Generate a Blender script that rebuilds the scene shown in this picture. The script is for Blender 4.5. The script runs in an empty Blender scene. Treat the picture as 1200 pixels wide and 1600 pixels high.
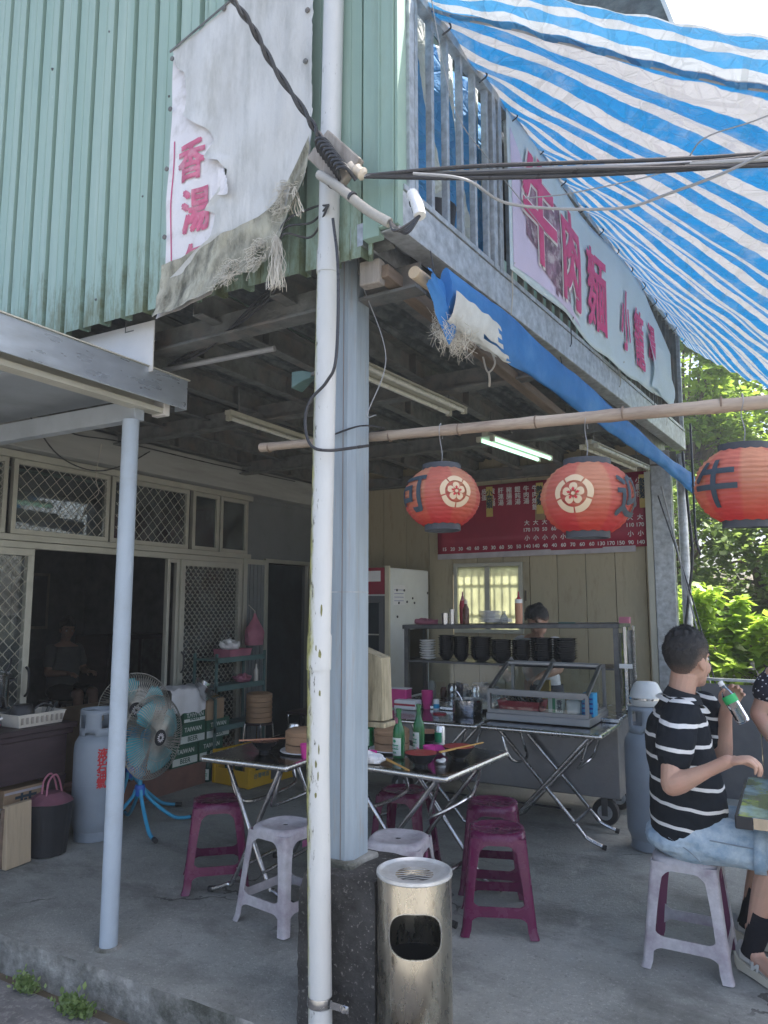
import bpy, bmesh, math, random
from mathutils import Vector, Matrix, noise
rnd = random.Random(7)
PI = math.pi
S = bpy.context.scene
COL = S.collection

# ---------------------------------------------------------------- camera, sky, sun, exposure
cd = bpy.data.cameras.new('camera'); cam = bpy.data.objects.new('camera', cd); COL.objects.link(cam)
S.camera = cam
cd.sensor_fit = 'VERTICAL'; cd.sensor_height = 24.0; cd.lens = 24.0 * 1150 / 1600
cd.clip_start = 0.05; cd.clip_end = 600
cam.location = (0, 0, 1.5)
cam.rotation_euler = (PI / 2 + math.atan(142 / 1150.0), 0, math.radians(29.0))

SUN_EL, SUN_AZ = math.radians(64), math.radians(-50)          # azimuth measured from +Y towards -X
W = bpy.data.worlds.new('World'); S.world = W; W.use_nodes = True
nt = W.node_tree; nt.nodes.clear()
sky = nt.nodes.new('ShaderNodeTexSky'); sky.sky_type = 'NISHITA'; sky.sun_disc = False
sky.sun_elevation = SUN_EL; sky.sun_rotation = -SUN_AZ
sky.air_density = .75; sky.dust_density = 4.5; sky.ozone_density = .8
bg = nt.nodes.new('ShaderNodeBackground'); bg.inputs[1].default_value = 0.15
wo = nt.nodes.new('ShaderNodeOutputWorld')
nt.links.new(sky.outputs[0], bg.inputs[0]); nt.links.new(bg.outputs[0], wo.inputs[0])
sl = bpy.data.lights.new('sun', 'SUN'); sl.energy = 4.5; sl.angle = math.radians(0.5); sl.color = (1, .95, .87)
so = bpy.data.objects.new('sun', sl); COL.objects.link(so)
sd = Vector((-math.sin(SUN_AZ) * math.cos(SUN_EL), math.cos(SUN_AZ) * math.cos(SUN_EL), math.sin(SUN_EL)))
so.location = sd * 40; so.rotation_euler = sd.to_track_quat('Z', 'Y').to_euler()
S.view_settings.view_transform = 'Standard'; S.view_settings.look = 'None'
S.view_settings.exposure = 1.72; S.view_settings.gamma = 1.0; S.view_settings.use_curve_mapping = False
S.cycles.max_bounces = 8; S.cycles.transparent_max_bounces = 16; S.cycles.use_denoising = True
S.cycles.caustics_reflective = False; S.cycles.caustics_refractive = False
S.cycles.sample_clamp_indirect = 6

# ---------------------------------------------------------------- materials
def mixc(t, a, b, fac):
    m = t.nodes.new('ShaderNodeMix'); m.data_type = 'RGBA'
    for s, v in ((6, a), (7, b)):
        if isinstance(v, tuple): m.inputs[s].default_value = (*v[:3], 1)
        else: t.links.new(v, m.inputs[s])
    if isinstance(fac, float): m.inputs[0].default_value = fac
    else: t.links.new(fac, m.inputs[0])
    return m.outputs[2]
def nz(t, vec, scale, detail=4, rough=.6):
    n = t.nodes.new('ShaderNodeTexNoise'); n.inputs['Scale'].default_value = scale
    n.inputs['Detail'].default_value = detail; n.inputs['Roughness'].default_value = rough
    t.links.new(vec, n.inputs['Vector']); return n.outputs[0]
def ramp(t, x, p0, p1, lo=0., hi=1.):
    r = t.nodes.new('ShaderNodeMapRange'); r.inputs[1].default_value = p0; r.inputs[2].default_value = p1
    r.inputs[3].default_value = lo; r.inputs[4].default_value = hi
    t.links.new(x, r.inputs[0]); return r.outputs[0]
def mathn(t, op, a, b=0.):
    m = t.nodes.new('ShaderNodeMath'); m.operation = op
    for i, v in enumerate((a, b)):
        if isinstance(v, (int, float)): m.inputs[i].default_value = v
        else: t.links.new(v, m.inputs[i])
    return m.outputs[0]
def coord(t, stretch=(1, 1, 1), kind='Object'):
    tc = t.nodes.new('ShaderNodeTexCoord'); mp = t.nodes.new('ShaderNodeMapping')
    mp.inputs['Scale'].default_value = stretch
    t.links.new(tc.outputs[kind], mp.inputs[0]); return mp.outputs[0]
MATS = {}
def M(name, col, rough=.6, metal=0., var=.18, scale=6., dirt=None, damt=.5, dscale=3., dlo=.5, dhi=.75, bump=.15, bscale=60., stretch=(1, 1, 1),
      trans=0., ior=1.45, emis=None, estr=0., spec=.5, rvar=.1, perobj=0., transl=None, coat=0.):
    """one procedural material: base colour with noise variation, stains of their own colour, relief, worn gloss"""
    m = bpy.data.materials.new(name); m.use_nodes = True; t = m.node_tree; b = t.nodes['Principled BSDF']
    v = coord(t, stretch)
    n1 = nz(t, v, scale)
    c = mixc(t, tuple(x * (1 - var) for x in col), tuple(min(1, x * (1 + var)) for x in col), ramp(t, n1, .3, .7))
    if perobj:
        oi = t.nodes.new('ShaderNodeObjectInfo')
        c = mixc(t, c, tuple(x * (1 - perobj) for x in col), oi.outputs['Random'])
    if dirt:
        n2 = nz(t, v, dscale, 8, .7)
        c = mixc(t, c, dirt, mathn(t, 'MULTIPLY', ramp(t, n2, dlo, dhi), damt))
    t.links.new(c, b.inputs['Base Color'])
    if rvar:
        t.links.new(ramp(t, nz(t, v, scale * 2.3), .3, .7, max(.02, rough - rvar), min(1, rough + rvar)), b.inputs['Roughness'])
    else: b.inputs['Roughness'].default_value = rough
    b.inputs['Metallic'].default_value = metal; b.inputs['IOR'].default_value = ior
    b.inputs['Specular IOR Level'].default_value = spec
    b.inputs['Transmission Weight'].default_value = trans
    b.inputs['Coat Weight'].default_value = coat
    if emis: b.inputs['Emission Color'].default_value = (*emis, 1); b.inputs['Emission Strength'].default_value = estr
    if bump:
        bp = t.nodes.new('ShaderNodeBump'); bp.inputs['Strength'].default_value = bump; bp.inputs['Distance'].default_value = .01
        t.links.new(nz(t, v, bscale, 6, .65), bp.inputs['Height']); t.links.new(bp.outputs[0], b.inputs['Normal'])
    if transl:
        tr = t.nodes.new('ShaderNodeBsdfTranslucent'); t.links.new(c, tr.inputs[0])
        mx = t.nodes.new('ShaderNodeMixShader'); mx.inputs[0].default_value = transl
        t.links.new(b.outputs[0], mx.inputs[1]); t.links.new(tr.outputs[0], mx.inputs[2])
        t.links.new(mx.outputs[0], t.nodes['Material Output'].inputs[0])
    MATS[name] = m; return m
def glass(name, tint=(.9, .95, .95), amount=.12, rough=.03):
    """thin pane: mostly see-through, with its own reflection"""
    m = bpy.data.materials.new(name); m.use_nodes = True; t = m.node_tree; t.nodes.clear()
    o = t.nodes.new('ShaderNodeOutputMaterial'); tr = t.nodes.new('ShaderNodeBsdfTransparent'); tr.inputs[0].default_value = (*tint, 1)
    gl = t.nodes.new('ShaderNodeBsdfGlossy'); gl.inputs[1].default_value = rough
    df = t.nodes.new('ShaderNodeBsdfDiffuse'); df.inputs[0].default_value = (.5, .55, .55, 1)
    fr = t.nodes.new('ShaderNodeFresnel'); fr.inputs[0].default_value = 1.5
    m1 = t.nodes.new('ShaderNodeMixShader'); m2 = t.nodes.new('ShaderNodeMixShader')
    t.links.new(fr.outputs[0], m1.inputs[0]); t.links.new(tr.outputs[0], m1.inputs[1]); t.links.new(gl.outputs[0], m1.inputs[2])
    v = coord(t); d = ramp(t, nz(t, v, 5, 6), .35, .8, 0., amount)
    t.links.new(d, m2.inputs[0]); t.links.new(m1.outputs[0], m2.inputs[1]); t.links.new(df.outputs[0], m2.inputs[2])
    t.links.new(m2.outputs[0], o.inputs[0]); MATS[name] = m; return m
def custom(name):
    m = bpy.data.materials.new(name); m.use_nodes = True; MATS[name] = m
    return m, m.node_tree, m.node_tree.nodes['Principled BSDF']

# ---------------------------------------------------------------- mesh helpers
class MB:
    def __init__(s): s.v = []; s.f = []; s.sm = []
    def add(s, vs, fs, smooth=False):
        k = len(s.v); s.v += [tuple(p) for p in vs]; s.f += [tuple(i + k for i in f) for f in fs]; s.sm += [smooth] * len(fs); return s
    def box(s, a, b, mtx=None):
        x0, y0, z0 = a; x1, y1, z1 = b
        vs = [Vector(p) for p in ((x0, y0, z0), (x1, y0, z0), (x1, y1, z0), (x0, y1, z0), (x0, y0, z1), (x1, y0, z1), (x1, y1, z1), (x0, y1, z1))]
        if mtx: vs = [mtx @ p for p in vs]
        return s.add(vs, [(0, 3, 2, 1), (4, 5, 6, 7), (0, 1, 5, 4), (1, 2, 6, 5), (2, 3, 7, 6), (3, 0, 4, 7)])
    def bar(s, p, q, w, h, up=(0, 0, 1)):
        """rectangular bar from p to q, w wide, h high"""
        p = Vector(p); q = Vector(q); d = (q - p); L = d.length; d.normalize(); u = Vector(up)
        r = d.cross(u); r = r.normalized() if r.length > 1e-5 else Vector((1, 0, 0)); u = r.cross(d)
        m = Matrix((r, d, u)).transposed().to_4x4(); m.translation = p
        return s.box((-w / 2, 0, -h / 2), (w / 2, L, h / 2), m)
    def loft(s, rings, cap=True, closed=True, smooth=True):
        n = len(rings[0]); vs = [p for r in rings for p in r]; fs = []
        for i in range(len(rings) - 1):
            for j in range(n if closed else n - 1):
                a = i * n + j; b = i * n + (j + 1) % n
                fs.append((a, b, b + n, a + n))
        s.add(vs, fs, smooth)
        if cap and closed:
            s.add(rings[0], [tuple(range(n))[::-1]]); s.add(rings[-1], [tuple(range(n))])
        return s
    def tube(s, pts, r, n=8, cap=True, smooth=True):
        pts = [Vector(p) for p in pts]; R = r if isinstance(r, (list, tuple)) else [r] * len(pts)
        rings = []; ref = None
        for i, p in enumerate(pts):
            d = (pts[min(i + 1, len(pts) - 1)] - pts[max(i - 1, 0)]).normalized()
            if ref is None:
                ref = d.orthogonal().normalized()
            ref = (ref - d * ref.dot(d)).normalized(); b = d.cross(ref)
            rings.append([p + (ref * math.cos(2 * PI * k / n) + b * math.sin(2 * PI * k / n)) * R[i] for k in range(n)])
        return s.loft(rings, cap, True, smooth)
    def lathe(s, prof, n=24, c=(0, 0, 0), smooth=True, cap=True):
        rings = [[(c[0] + r * math.cos(2 * PI * k / n), c[1] + r * math.sin(2 * PI * k / n), c[2] + z) for k in range(n)] for r, z in prof]
        return s.loft(rings, cap, True, smooth)
    def ball(s, c, r, n=14, mtx=None):
        rx, ry, rz = r if isinstance(r, (tuple, list)) else (r, r, r)
        rings = []
        for i in range(n // 2 + 1):
            a = -PI / 2 + PI * max(.02, min(.98, i / (n // 2)))
            rings.append([Vector((rx * math.cos(a) * math.cos(2 * PI * k / n), ry * math.cos(a) * math.sin(2 * PI * k / n), rz * math.sin(a))) for k in range(n)])
        rings = [[(mtx @ p if mtx else p) + Vector(c) for p in r_] for r_ in rings]
        return s.loft(rings)
    def grid(s, fn, nu, nv, smooth=True, keep=None):
        vs = [fn(i / nu, j / nv) for j in range(nv + 1) for i in range(nu + 1)]
        fs = []
        for j in range(nv):
            for i in range(nu):
                if keep and not keep((i + .5) / nu, (j + .5) / nv): continue
                a = j * (nu + 1) + i; fs.append((a, a + 1, a + nu + 2, a + nu + 1))
        return s.add(vs, fs, smooth)
    def poly(s, pts2, z0, z1, fn=lambda x, y, z: (x, y, z)):
        """extruded 2-D outline"""
        n = len(pts2)
        vs = [fn(x, y, z0) for x, y in pts2] + [fn(x, y, z1) for x, y in pts2]
        fs = [tuple(range(n))[::-1], tuple(range(n, 2 * n))] + [(i, (i + 1) % n, n + (i + 1) % n, n + i) for i in range(n)]
        return s.add(vs, fs)
    def build(s, name, mat, parent=None, loc=None, bevel=0, thick=0, sharp=40, seg=2, off=None):
        me = bpy.data.meshes.new(name); me.from_pydata([tuple(p) for p in s.v], [], s.f)
        for p, sm in zip(me.polygons, s.sm): p.use_smooth = sm
        if any(s.sm): me.set_sharp_from_angle(angle=math.radians(sharp))
        mat = MATS[mat] if isinstance(mat, str) else mat
        if mat: me.materials.append(mat)
        o = bpy.data.objects.new(name, me); COL.objects.link(o)
        if parent: o.parent = parent
        if loc: o.location = loc
        if thick:
            md = o.modifiers.new('thick', 'SOLIDIFY'); md.thickness = thick; md.offset = 0
        if bevel:
            md = o.modifiers.new('edge', 'BEVEL'); md.width = bevel; md.segments = seg; md.limit_method = 'ANGLE'; md.angle_limit = math.radians(50)
        return o
def tag(o, label, cat, group=None, kind=None):
    o['label'] = label; o['category'] = cat
    if group: o['group'] = group
    if kind: o['kind'] = kind
    return o
def thing(name, label, cat, loc=(0, 0, 0), rz=0., group=None):
    o = bpy.data.objects.new(name, None); COL.objects.link(o); o.empty_display_size = .1
    o.location = loc; o.rotation_euler = (0, 0, rz); return tag(o, label, cat, group)
def structure(o): o['kind'] = 'structure'; return o
def stuff(o): o['kind'] = 'stuff'; return o
def copy_tree(o, parent=None):
    c = o.copy(); COL.objects.link(c)
    if parent: c.parent = parent; c.matrix_parent_inverse = o.matrix_parent_inverse.copy()
    for ch in list(o.children): copy_tree(ch, c)
    return c
def dup(o, loc, rz=0., label=None, group=None):
    c = copy_tree(o); c.location = loc; c.rotation_euler = (o.rotation_euler[0], o.rotation_euler[1], rz)
    if label: c['label'] = label
    if group: c['group'] = group
    return c
def evalmesh(o):
    dg = bpy.context.evaluated_depsgraph_get(); dg.update()
    return bpy.data.meshes.new_from_object(o.evaluated_get(dg), depsgraph=dg)
def bake(o):
    """apply an object's modifiers"""
    me = evalmesh(o); old = o.data; o.modifiers.clear(); o.data = me; bpy.data.meshes.remove(old); return o
def bool_cut(o, cutter):
    md = o.modifiers.new('cut', 'BOOLEAN'); md.object = cutter; md.operation = 'DIFFERENCE'; md.solver = 'EXACT'
    bake(o); bpy.data.objects.remove(cutter); return o
_tc = {}
def glyphs(text, size, off=0., line=1., fine=0):
    """flat lettering as triangles centred on 0,0: (verts2d, faces)"""
    key = (text, size, off, line, fine)
    if key in _tc: return _tc[key]
    cu = bpy.data.curves.new('lettering', 'FONT'); cu.body = text; cu.size = size; cu.offset = off
    cu.align_x = 'CENTER'; cu.align_y = 'CENTER'; cu.space_line = line; cu.resolution_u = 3
    o = bpy.data.objects.new('lettering', cu); COL.objects.link(o)
    me = evalmesh(o); bm = bmesh.new(); bm.from_mesh(me)
    bmesh.ops.triangulate(bm, faces=bm.faces[:])
    for _ in range(fine):
        es = [e for e in bm.edges if e.calc_length() > .012]
        if not es: break
        bmesh.ops.subdivide_edges(bm, edges=es, cuts=1); bmesh.ops.triangulate(bm, faces=bm.faces[:])
    bm.verts.index_update()
    r = ([(v.co.x, v.co.y) for v in bm.verts], [tuple(v.index for v in f.verts) for f in bm.faces])
    bm.free(); bpy.data.objects.remove(o); bpy.data.curves.remove(cu); bpy.data.meshes.remove(me)
    if r[0]:
        xs = [p[0] for p in r[0]]; ys = [p[1] for p in r[0]]
        cx = (min(xs) + max(xs)) / 2; cy = (min(ys) + max(ys)) / 2
        r = ([(x - cx, y - cy) for x, y in r[0]], r[1])
    _tc[key] = r; return r
def lettering(mb, text, size, fn, bold=0., line=1., fine=0, sx=1.):
    """fn(x, y, lift) puts a flat point on its surface; bold strokes are stacked a hair apart"""
    vs, fs = glyphs(text, size, 0., line, fine)
    for k, (dx, dy) in enumerate(((-1, -1), (1, -1), (1, 1), (-1, 1), (0, 0)) if bold else ((0, 0),)):
        mb.add([fn(x * sx + dx * bold, y + dy * bold, k * .0003) for x, y in vs], fs)
    return mb
def arc(pts, n=8):
    """Catmull-Rom through the points"""
    P = [Vector(p) for p in pts]; P = [P[0] * 2 - P[1]] + P + [P[-1] * 2 - P[-2]]; out = []
    for i in range(1, len(P) - 2):
        for k in range(n):
            t = k / n; a, b, c, d = P[i - 1:i + 3]
            out.append(.5 * (2 * b + (c - a) * t + (2 * a - 5 * b + 4 * c - d) * t * t + (3 * b - a - 3 * c + d) * t ** 3))
    out.append(P[-2]); return out
def sag(p, q, d, n=14): return [Vector(p).lerp(Vector(q), k / n) - Vector((0, 0, d * 4 * (k / n) * (1 - k / n))) for k in range(n + 1)]
def nval(x, y, z=0., s=1.): return noise.noise(Vector((x * s, y * s, z * s)))
# ---------------------------------------------------------------- the materials of the place
m, t, b = custom('concrete')
v = coord(t)
c = mixc(t, (.225, .24, .22), (.40, .415, .385), ramp(t, nz(t, v, 1.1, 6), .34, .66))
c = mixc(t, c, (.60, .60, .56), mathn(t, 'MULTIPLY', ramp(t, nz(t, v, 75, 5, .8), .56, .64), .55)); c = mixc(t, c, (.08, .08, .07), mathn(t, 'MULTIPLY', ramp(t, nz(t, v, 48, 6, .8), .57, .66), .55))
c = mixc(t, c, (.10, .105, .095), mathn(t, 'MULTIPLY', ramp(t, nz(t, coord(t, (.8, 1.3, 1)), 1.7, 9, .7), .48, .68), .8))
c = mixc(t, c, (.50, .50, .47), mathn(t, 'MULTIPLY', ramp(t, nz(t, coord(t, (1.7, .9, 1)), 2.6, 8, .7), .56, .74), .6))
vo = t.nodes.new('ShaderNodeTexVoronoi'); vo.feature = 'DISTANCE_TO_EDGE'; vo.inputs['Scale'].default_value = .55
wv = t.nodes.new('ShaderNodeVectorMath'); wv.operation = 'ADD'; nn = t.nodes.new('ShaderNodeTexNoise'); nn.inputs['Scale'].default_value = 3; nn.inputs['Detail'].default_value = 6; t.links.new(v, nn.inputs['Vector'])
sc_ = t.nodes.new('ShaderNodeVectorMath'); sc_.operation = 'SCALE'; sc_.inputs['Scale'].default_value = .5; t.links.new(nn.outputs['Color'], sc_.inputs[0]); t.links.new(v, wv.inputs[0]); t.links.new(sc_.outputs[0], wv.inputs[1]); t.links.new(wv.outputs[0], vo.inputs['Vector'])
ck = mathn(t, 'LESS_THAN', vo.outputs['Distance'], .0035)
c = mixc(t, c, (.06, .06, .055), mathn(t, 'MULTIPLY', ck, ramp(t, nz(t, v, 2.0, 3), .45, .6, 0, .8)))
t.links.new(c, b.inputs['Base Color']); t.links.new(ramp(t, nz(t, v, 2.2, 6), .3, .7, .55, .95), b.inputs['Roughness'])
bp = t.nodes.new('ShaderNodeBump'); bp.inputs['Strength'].default_value = .8; bp.inputs['Distance'].default_value = .016; t.links.new(nz(t, v, 60, 8, .75), bp.inputs['Height']); t.links.new(bp.outputs[0], b.inputs['Normal'])
M('kerb_concrete', (.31, .31, .285), .9, var=.35, scale=14, dirt=(.055, .06, .045), damt=.92, dscale=3.2, dlo=.42, dhi=.62, bump=1, bscale=40)
M('asphalt', (.16, .16, .16), .9, var=.3, scale=8, dirt=(.30, .30, .28), damt=.7, dscale=40, dlo=.5, dhi=.62, bump=1, bscale=70)
M('old_footing', (.045, .044, .042), .95, var=.6, scale=9, dirt=(.30, .29, .26), damt=.85, dscale=60, dlo=.57, dhi=.67, bump=1, bscale=60)
M('soil', (.10, .085, .06), .95, var=.4, scale=4, bump=.6, bscale=20)
m, t, b = custom('green_sheet')
v = coord(t); st = coord(t, (9, 1, .25)); sp = t.nodes.new('ShaderNodeSeparateXYZ'); t.links.new(v, sp.inputs[0])
c = mixc(t, (.26, .39, .32), (.34, .455, .385), ramp(t, nz(t, st, 1.4, 4), .3, .7))
c = mixc(t, c, (.44, .54, .48), mathn(t, 'MULTIPLY', ramp(t, nz(t, st, 3.5, 6, .7), .56, .75), .6))
low = ramp(t, sp.outputs[2], .75, .0, 0, .42)                        # mould climbing from the wet lower edge
c = mixc(t, c, (.13, .15, .07), ramp(t, mathn(t, 'ADD', nz(t, coord(t, (5, 1, 1.2)), 4, 9, .75), low), .74, .98, 0, .9))
c = mixc(t, c, (.20, .13, .07), mathn(t, 'MULTIPLY', ramp(t, nz(t, coord(t, (14, 1, .5)), 2.5, 6, .7), .66, .76), .7))
c = mixc(t, c, (.62, .64, .60), ramp(t, nz(t, coord(t, (2, 1, 1)), 13, 3, .6), .745, .755))
t.links.new(c, b.inputs['Base Color']); b.inputs['Roughness'].default_value = .5
bp = t.nodes.new('ShaderNodeBump'); bp.inputs['Strength'].default_value = .25; bp.inputs['Distance'].default_value = .02; t.links.new(nz(t, v, 3.5, 4), bp.inputs['Height']); t.links.new(bp.outputs[0], b.inputs['Normal'])
M('green_sheet_shade', (.25, .37, .31), .55, var=.1, dirt=(.16, .17, .10), damt=.6, stretch=(2, 1, .5))
M('galvanised', (.42, .45, .47), .45, .55, var=.3, scale=22, dirt=(.22, .2, .17), damt=.5, dscale=3, bump=.06)
M('painted_post', (.30, .36, .40), .55, var=.12, scale=5, dirt=(.30, .24, .16), damt=.6, dscale=7, dlo=.55, dhi=.75, stretch=(6, 6, .5), bump=.1)
M('grey_pole_paint', (.40, .47, .53), .5, var=.06, scale=5, dirt=(.3, .32, .32), damt=.5, dscale=4)
m, t, b = custom('white_pipe')
v = coord(t); sp = t.nodes.new('ShaderNodeSeparateXYZ'); t.links.new(v, sp.inputs[0]); vst = coord(t, (3, 3, .7))
c = mixc(t, (.50, .52, .50), (.62, .63, .61), nz(t, vst, 7))
edge = mathn(t, 'ADD', ramp(t, sp.outputs[0], -.012, -.066, 0, .55), mathn(t, 'MULTIPLY', nz(t, vst, 9, 8, .75), .8))
c = mixc(t, c, (.34, .34, .12), ramp(t, edge, .54, .74)); c = mixc(t, c, (.10, .10, .07), ramp(t, mathn(t, 'ADD', nz(t, vst, 22, 6, .7), ramp(t, sp.outputs[0], .0, -.07, 0, .22)), .66, .72))
t.links.new(c, b.inputs['Base Color']); b.inputs['Roughness'].default_value = .55
bp = t.nodes.new('ShaderNodeBump'); bp.inputs['Strength'].default_value = .3; bp.inputs['Distance'].default_value = .004; t.links.new(nz(t, v, 60, 6), bp.inputs['Height']); t.links.new(bp.outputs[0], b.inputs['Normal'])
M('fascia_steel', (.48, .54, .60), .32, .6, var=.14, scale=3, dirt=(.33, .36, .36), damt=.6, dscale=2, stretch=(1, 1, 4), bump=.04)
M('cream_metal', (.55, .54, .46), .5, .2, var=.12, dirt=(.3, .28, .2), damt=.5)
M('canopy_soffit', (.36, .40, .43), .6, var=.1, scale=2, dirt=(.2, .22, .22), damt=.5)
M('white_sheet', (.74, .72, .68), .6, var=.06, dirt=(.5, .46, .38), damt=.4)
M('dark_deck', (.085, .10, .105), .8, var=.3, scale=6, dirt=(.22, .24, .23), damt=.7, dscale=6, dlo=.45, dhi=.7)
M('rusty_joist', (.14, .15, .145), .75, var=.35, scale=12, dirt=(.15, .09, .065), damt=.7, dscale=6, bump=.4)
M('header_paint', (.36, .37, .35), .75, var=.15, scale=4, dirt=(.2, .2, .18), damt=.6, stretch=(1, .3, 3))
M('wall_plaster', (.18, .195, .2), .8, var=.15, scale=3, dirt=(.12, .13, .12), damt=.6)
M('room_plaster', (.20, .21, .21), .85, var=.2)
M('alu_frame', (.47, .47, .40), .45, .35, var=.1, dirt=(.25, .24, .2), damt=.5)
M('brown_tile', (.19, .10, .08), .55, var=.2, scale=5, dirt=(.1, .08, .07), damt=.6)
M('panel_board', (.45, .395, .27), .6, var=.12, scale=4, dirt=(.20, .15, .09), damt=.75, dscale=4, dlo=.52, dhi=.75, stretch=(3, 1, .6), perobj=.22)
M('board_edge', (.09, .07, .05), .8)
M('dark_wood', (.04, .025, .03), .5, var=.3, scale=3, stretch=(1, 1, 5))
M('raw_wood', (.50, .40, .27), .7, var=.2, scale=3, dirt=(.22, .16, .1), damt=.6, stretch=(8, 8, .7), bump=.3)
M('grey_wood', (.33, .30, .26), .8, var=.25, scale=4, dirt=(.15, .13, .11), damt=.7, stretch=(6, 6, .8), bump=.4)
M('old_green_wood', (.46, .40, .27), .8, var=.25, scale=5, dirt=(.13, .12, .07), damt=.9, dscale=5, dlo=.42, dhi=.66, stretch=(6, 6, .7), bump=.4)
M('batten_wood', (.20, .15, .11), .8, var=.3, scale=4, stretch=(5, .6, 5), bump=.4)
M('bamboo', (.38, .31, .24), .5, var=.25, scale=5, dirt=(.16, .11, .08), damt=.8, dscale=6, dlo=.5, dhi=.75, stretch=(.7, 6, 6), bump=.2)
M('black_rubber', (.025, .026, .028), .6, var=.2)
M('black_plastic', (.02, .022, .026), .4, var=.2)
M('cable_black', (.035, .037, .042), .32, var=.2)
M('conduit_grey', (.40, .39, .35), .6, var=.2, dirt=(.2, .19, .16), damt=.7, dscale=12)
M('cable_grey', (.32, .33, .34), .5, var=.15)
M('string', (.52, .49, .42), .9, var=.2)
M('steel', (.56, .57, .58), .22, 1., var=.1, scale=9, dirt=(.3, .28, .25), damt=.35, dscale=6, bump=.02)
M('table_steel', (.22, .24, .27), .16, 1., var=.2, scale=5, dirt=(.12, .12, .12), damt=.5, bump=.03)
M('lid_steel', (.62, .63, .62), .38, .55, var=.15, scale=14, dirt=(.35, .34, .3), damt=.5, dscale=20)
M('edge_steel', (.62, .61, .57), .25, 1., var=.1)
M('chrome', (.50, .51, .52), .2, 1., var=.2, scale=20, dirt=(.2, .17, .14), damt=.5, dscale=14)
M('cart_steel', (.30, .31, .32), .4, .9, var=.2, scale=3, dirt=(.2, .19, .17), damt=.6)
M('dark_frame', (.10, .105, .11), .4, .7, var=.3, scale=10)
M('bin_steel', (.62, .575, .48), .28, 1., var=.12, scale=4, dirt=(.16, .11, .06), damt=.8, dscale=11, dlo=.57, dhi=.72, stretch=(3, 3, 1), bump=.05)
M('white_enamel', (.70, .72, .70), .4, var=.05, scale=4, dirt=(.5, .5, .42), damt=.35)
M('cream_enamel', (.62, .58, .44), .45, var=.08)
M('fridge_red', (.28, .03, .055), .4, var=.15)
M('fridge_dark', (.035, .045, .05), .15, var=.2)
M('grey_enamel', (.25, .295, .34), .42, var=.08, scale=4, dirt=(.22, .24, .26), damt=.5, dscale=5, bump=.05)
M('sheet_grey', (.13, .135, .145), .45, .3, var=.12, dirt=(.2, .19, .18), damt=.35)
M('maroon_plastic', (.125, .012, .060), .25, var=.1, scale=6, dirt=(.17, .05, .08), damt=.12, dscale=5, bump=.03)
M('faded_plastic', (.48, .46, .47), .65, var=.16, scale=22, dirt=(.24, .17, .22), damt=.75, dscale=6, dlo=.46, dhi=.70, bump=.15, bscale=90)
M('stool_inner', (.21, .06, .13), .5, var=.15)
M('fan_blue', (.05, .36, .58), .4, var=.15)
M('fan_blade', (.08, .40, .46), .35, var=.12, dirt=(.18, .17, .13), damt=.6, dscale=7)
M('fan_wire', (.42, .41, .36), .45, .6, var=.2, scale=20)
M('fan_hub', (.42, .43, .42), .5)
M('clamp_blue', (.03, .14, .55), .4)
M('black_bowl', (.012, .014, .017), .28, var=.2)
M('red_bowl', (.42, .05, .05), .35, var=.1)
M('white_china', (.74, .75, .74), .3, var=.04)
M('pink_plastic', (.62, .05, .30), .4, var=.1)
M('dark_pink', (.50, .04, .2), .4, var=.1)
M('pink_bag', (.55, .22, .30), .5, var=.2, transl=.4)
M('bag_dark', (.26, .11, .15), .5, var=.25, transl=.3)
M('cloth_dim', (.11, .11, .11), .9)
M('paper', (.78, .78, .77), .85, var=.05, bump=.3)
M('worn_canvas', (.50, .52, .50), .9, var=.15, scale=8, dirt=(.33, .32, .29), damt=.6, bump=.5, bscale=20)
M('cloth_white', (.72, .72, .72), .9, var=.06, bump=.3)
M('red_plastic', (.38, .03, .05), .4, var=.1)
M('cyan_plastic', (.03, .33, .62), .4, var=.1)
M('green_print', (.02, .22, .09), .5, var=.1)
M('carton_green', (.025, .10, .06), .7, var=.15)
M('carton_board', (.33, .23, .14), .85, var=.15)
M('crate_yellow', (.62, .37, .02), .5, var=.1, dirt=(.3, .2, .05), damt=.4)
M('basket_white', (.60, .57, .50), .5, var=.08)
M('bamboo_steamer', (.34, .21, .12), .7, var=.25, scale=6, stretch=(1, 1, 5), bump=.3)
M('rack_green', (.09, .16, .15), .5, var=.15)
M('ink_red', (.50, .03, .04), .5, var=.05)
M('ink_black', (.03, .05, .07), .6, var=.1)
M('ink_blue', (.03, .06, .3), .5, var=.05)
M('print_white', (.72, .70, .70), .6, var=.05)
M('gold_tag', (.56, .42, .13), .5, var=.15)
M('banner_magenta', (.55, .06, .19), .55, var=.12)
M('banner_sheet', (.70, .82, .88), .6, var=.08, scale=2, dirt=(.38, .46, .42), damt=.45, dscale=2, transl=.3)
M('banner_photo', (.20, .11, .16), .6, var=.8, scale=9, dirt=(.55, .5, .52), damt=.8, dscale=12, dlo=.5, dhi=.62)
M('banner_lilac', (.58, .52, .68), .6, var=.1, scale=3)
M('old_vinyl', (.56, .57, .55), .75, var=.1, scale=2.5, dirt=(.28, .29, .26), damt=.8, dscale=3.2, dlo=.46, dhi=.74, stretch=(2.2, 1, .6), bump=.8, bscale=6)
M('old_letter', (.55, .13, .22), .6, var=.3, scale=9, dirt=(.6, .5, .5), damt=.7, dscale=14)
M('vinyl_dirty', (.36, .35, .27), .85, var=.35, scale=5, dirt=(.06, .06, .04), damt=.9, dscale=4, dlo=.46, dhi=.66, stretch=(3, 1, 1.2), bump=.8, bscale=14)
M('vinyl_white', (.74, .72, .72), .6, var=.05, dirt=(.40, .38, .33), damt=.6, dscale=9, dlo=.5, dhi=.7)
M('frayed_cloth', (.56, .53, .45), .9, var=.2, scale=10)
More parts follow.
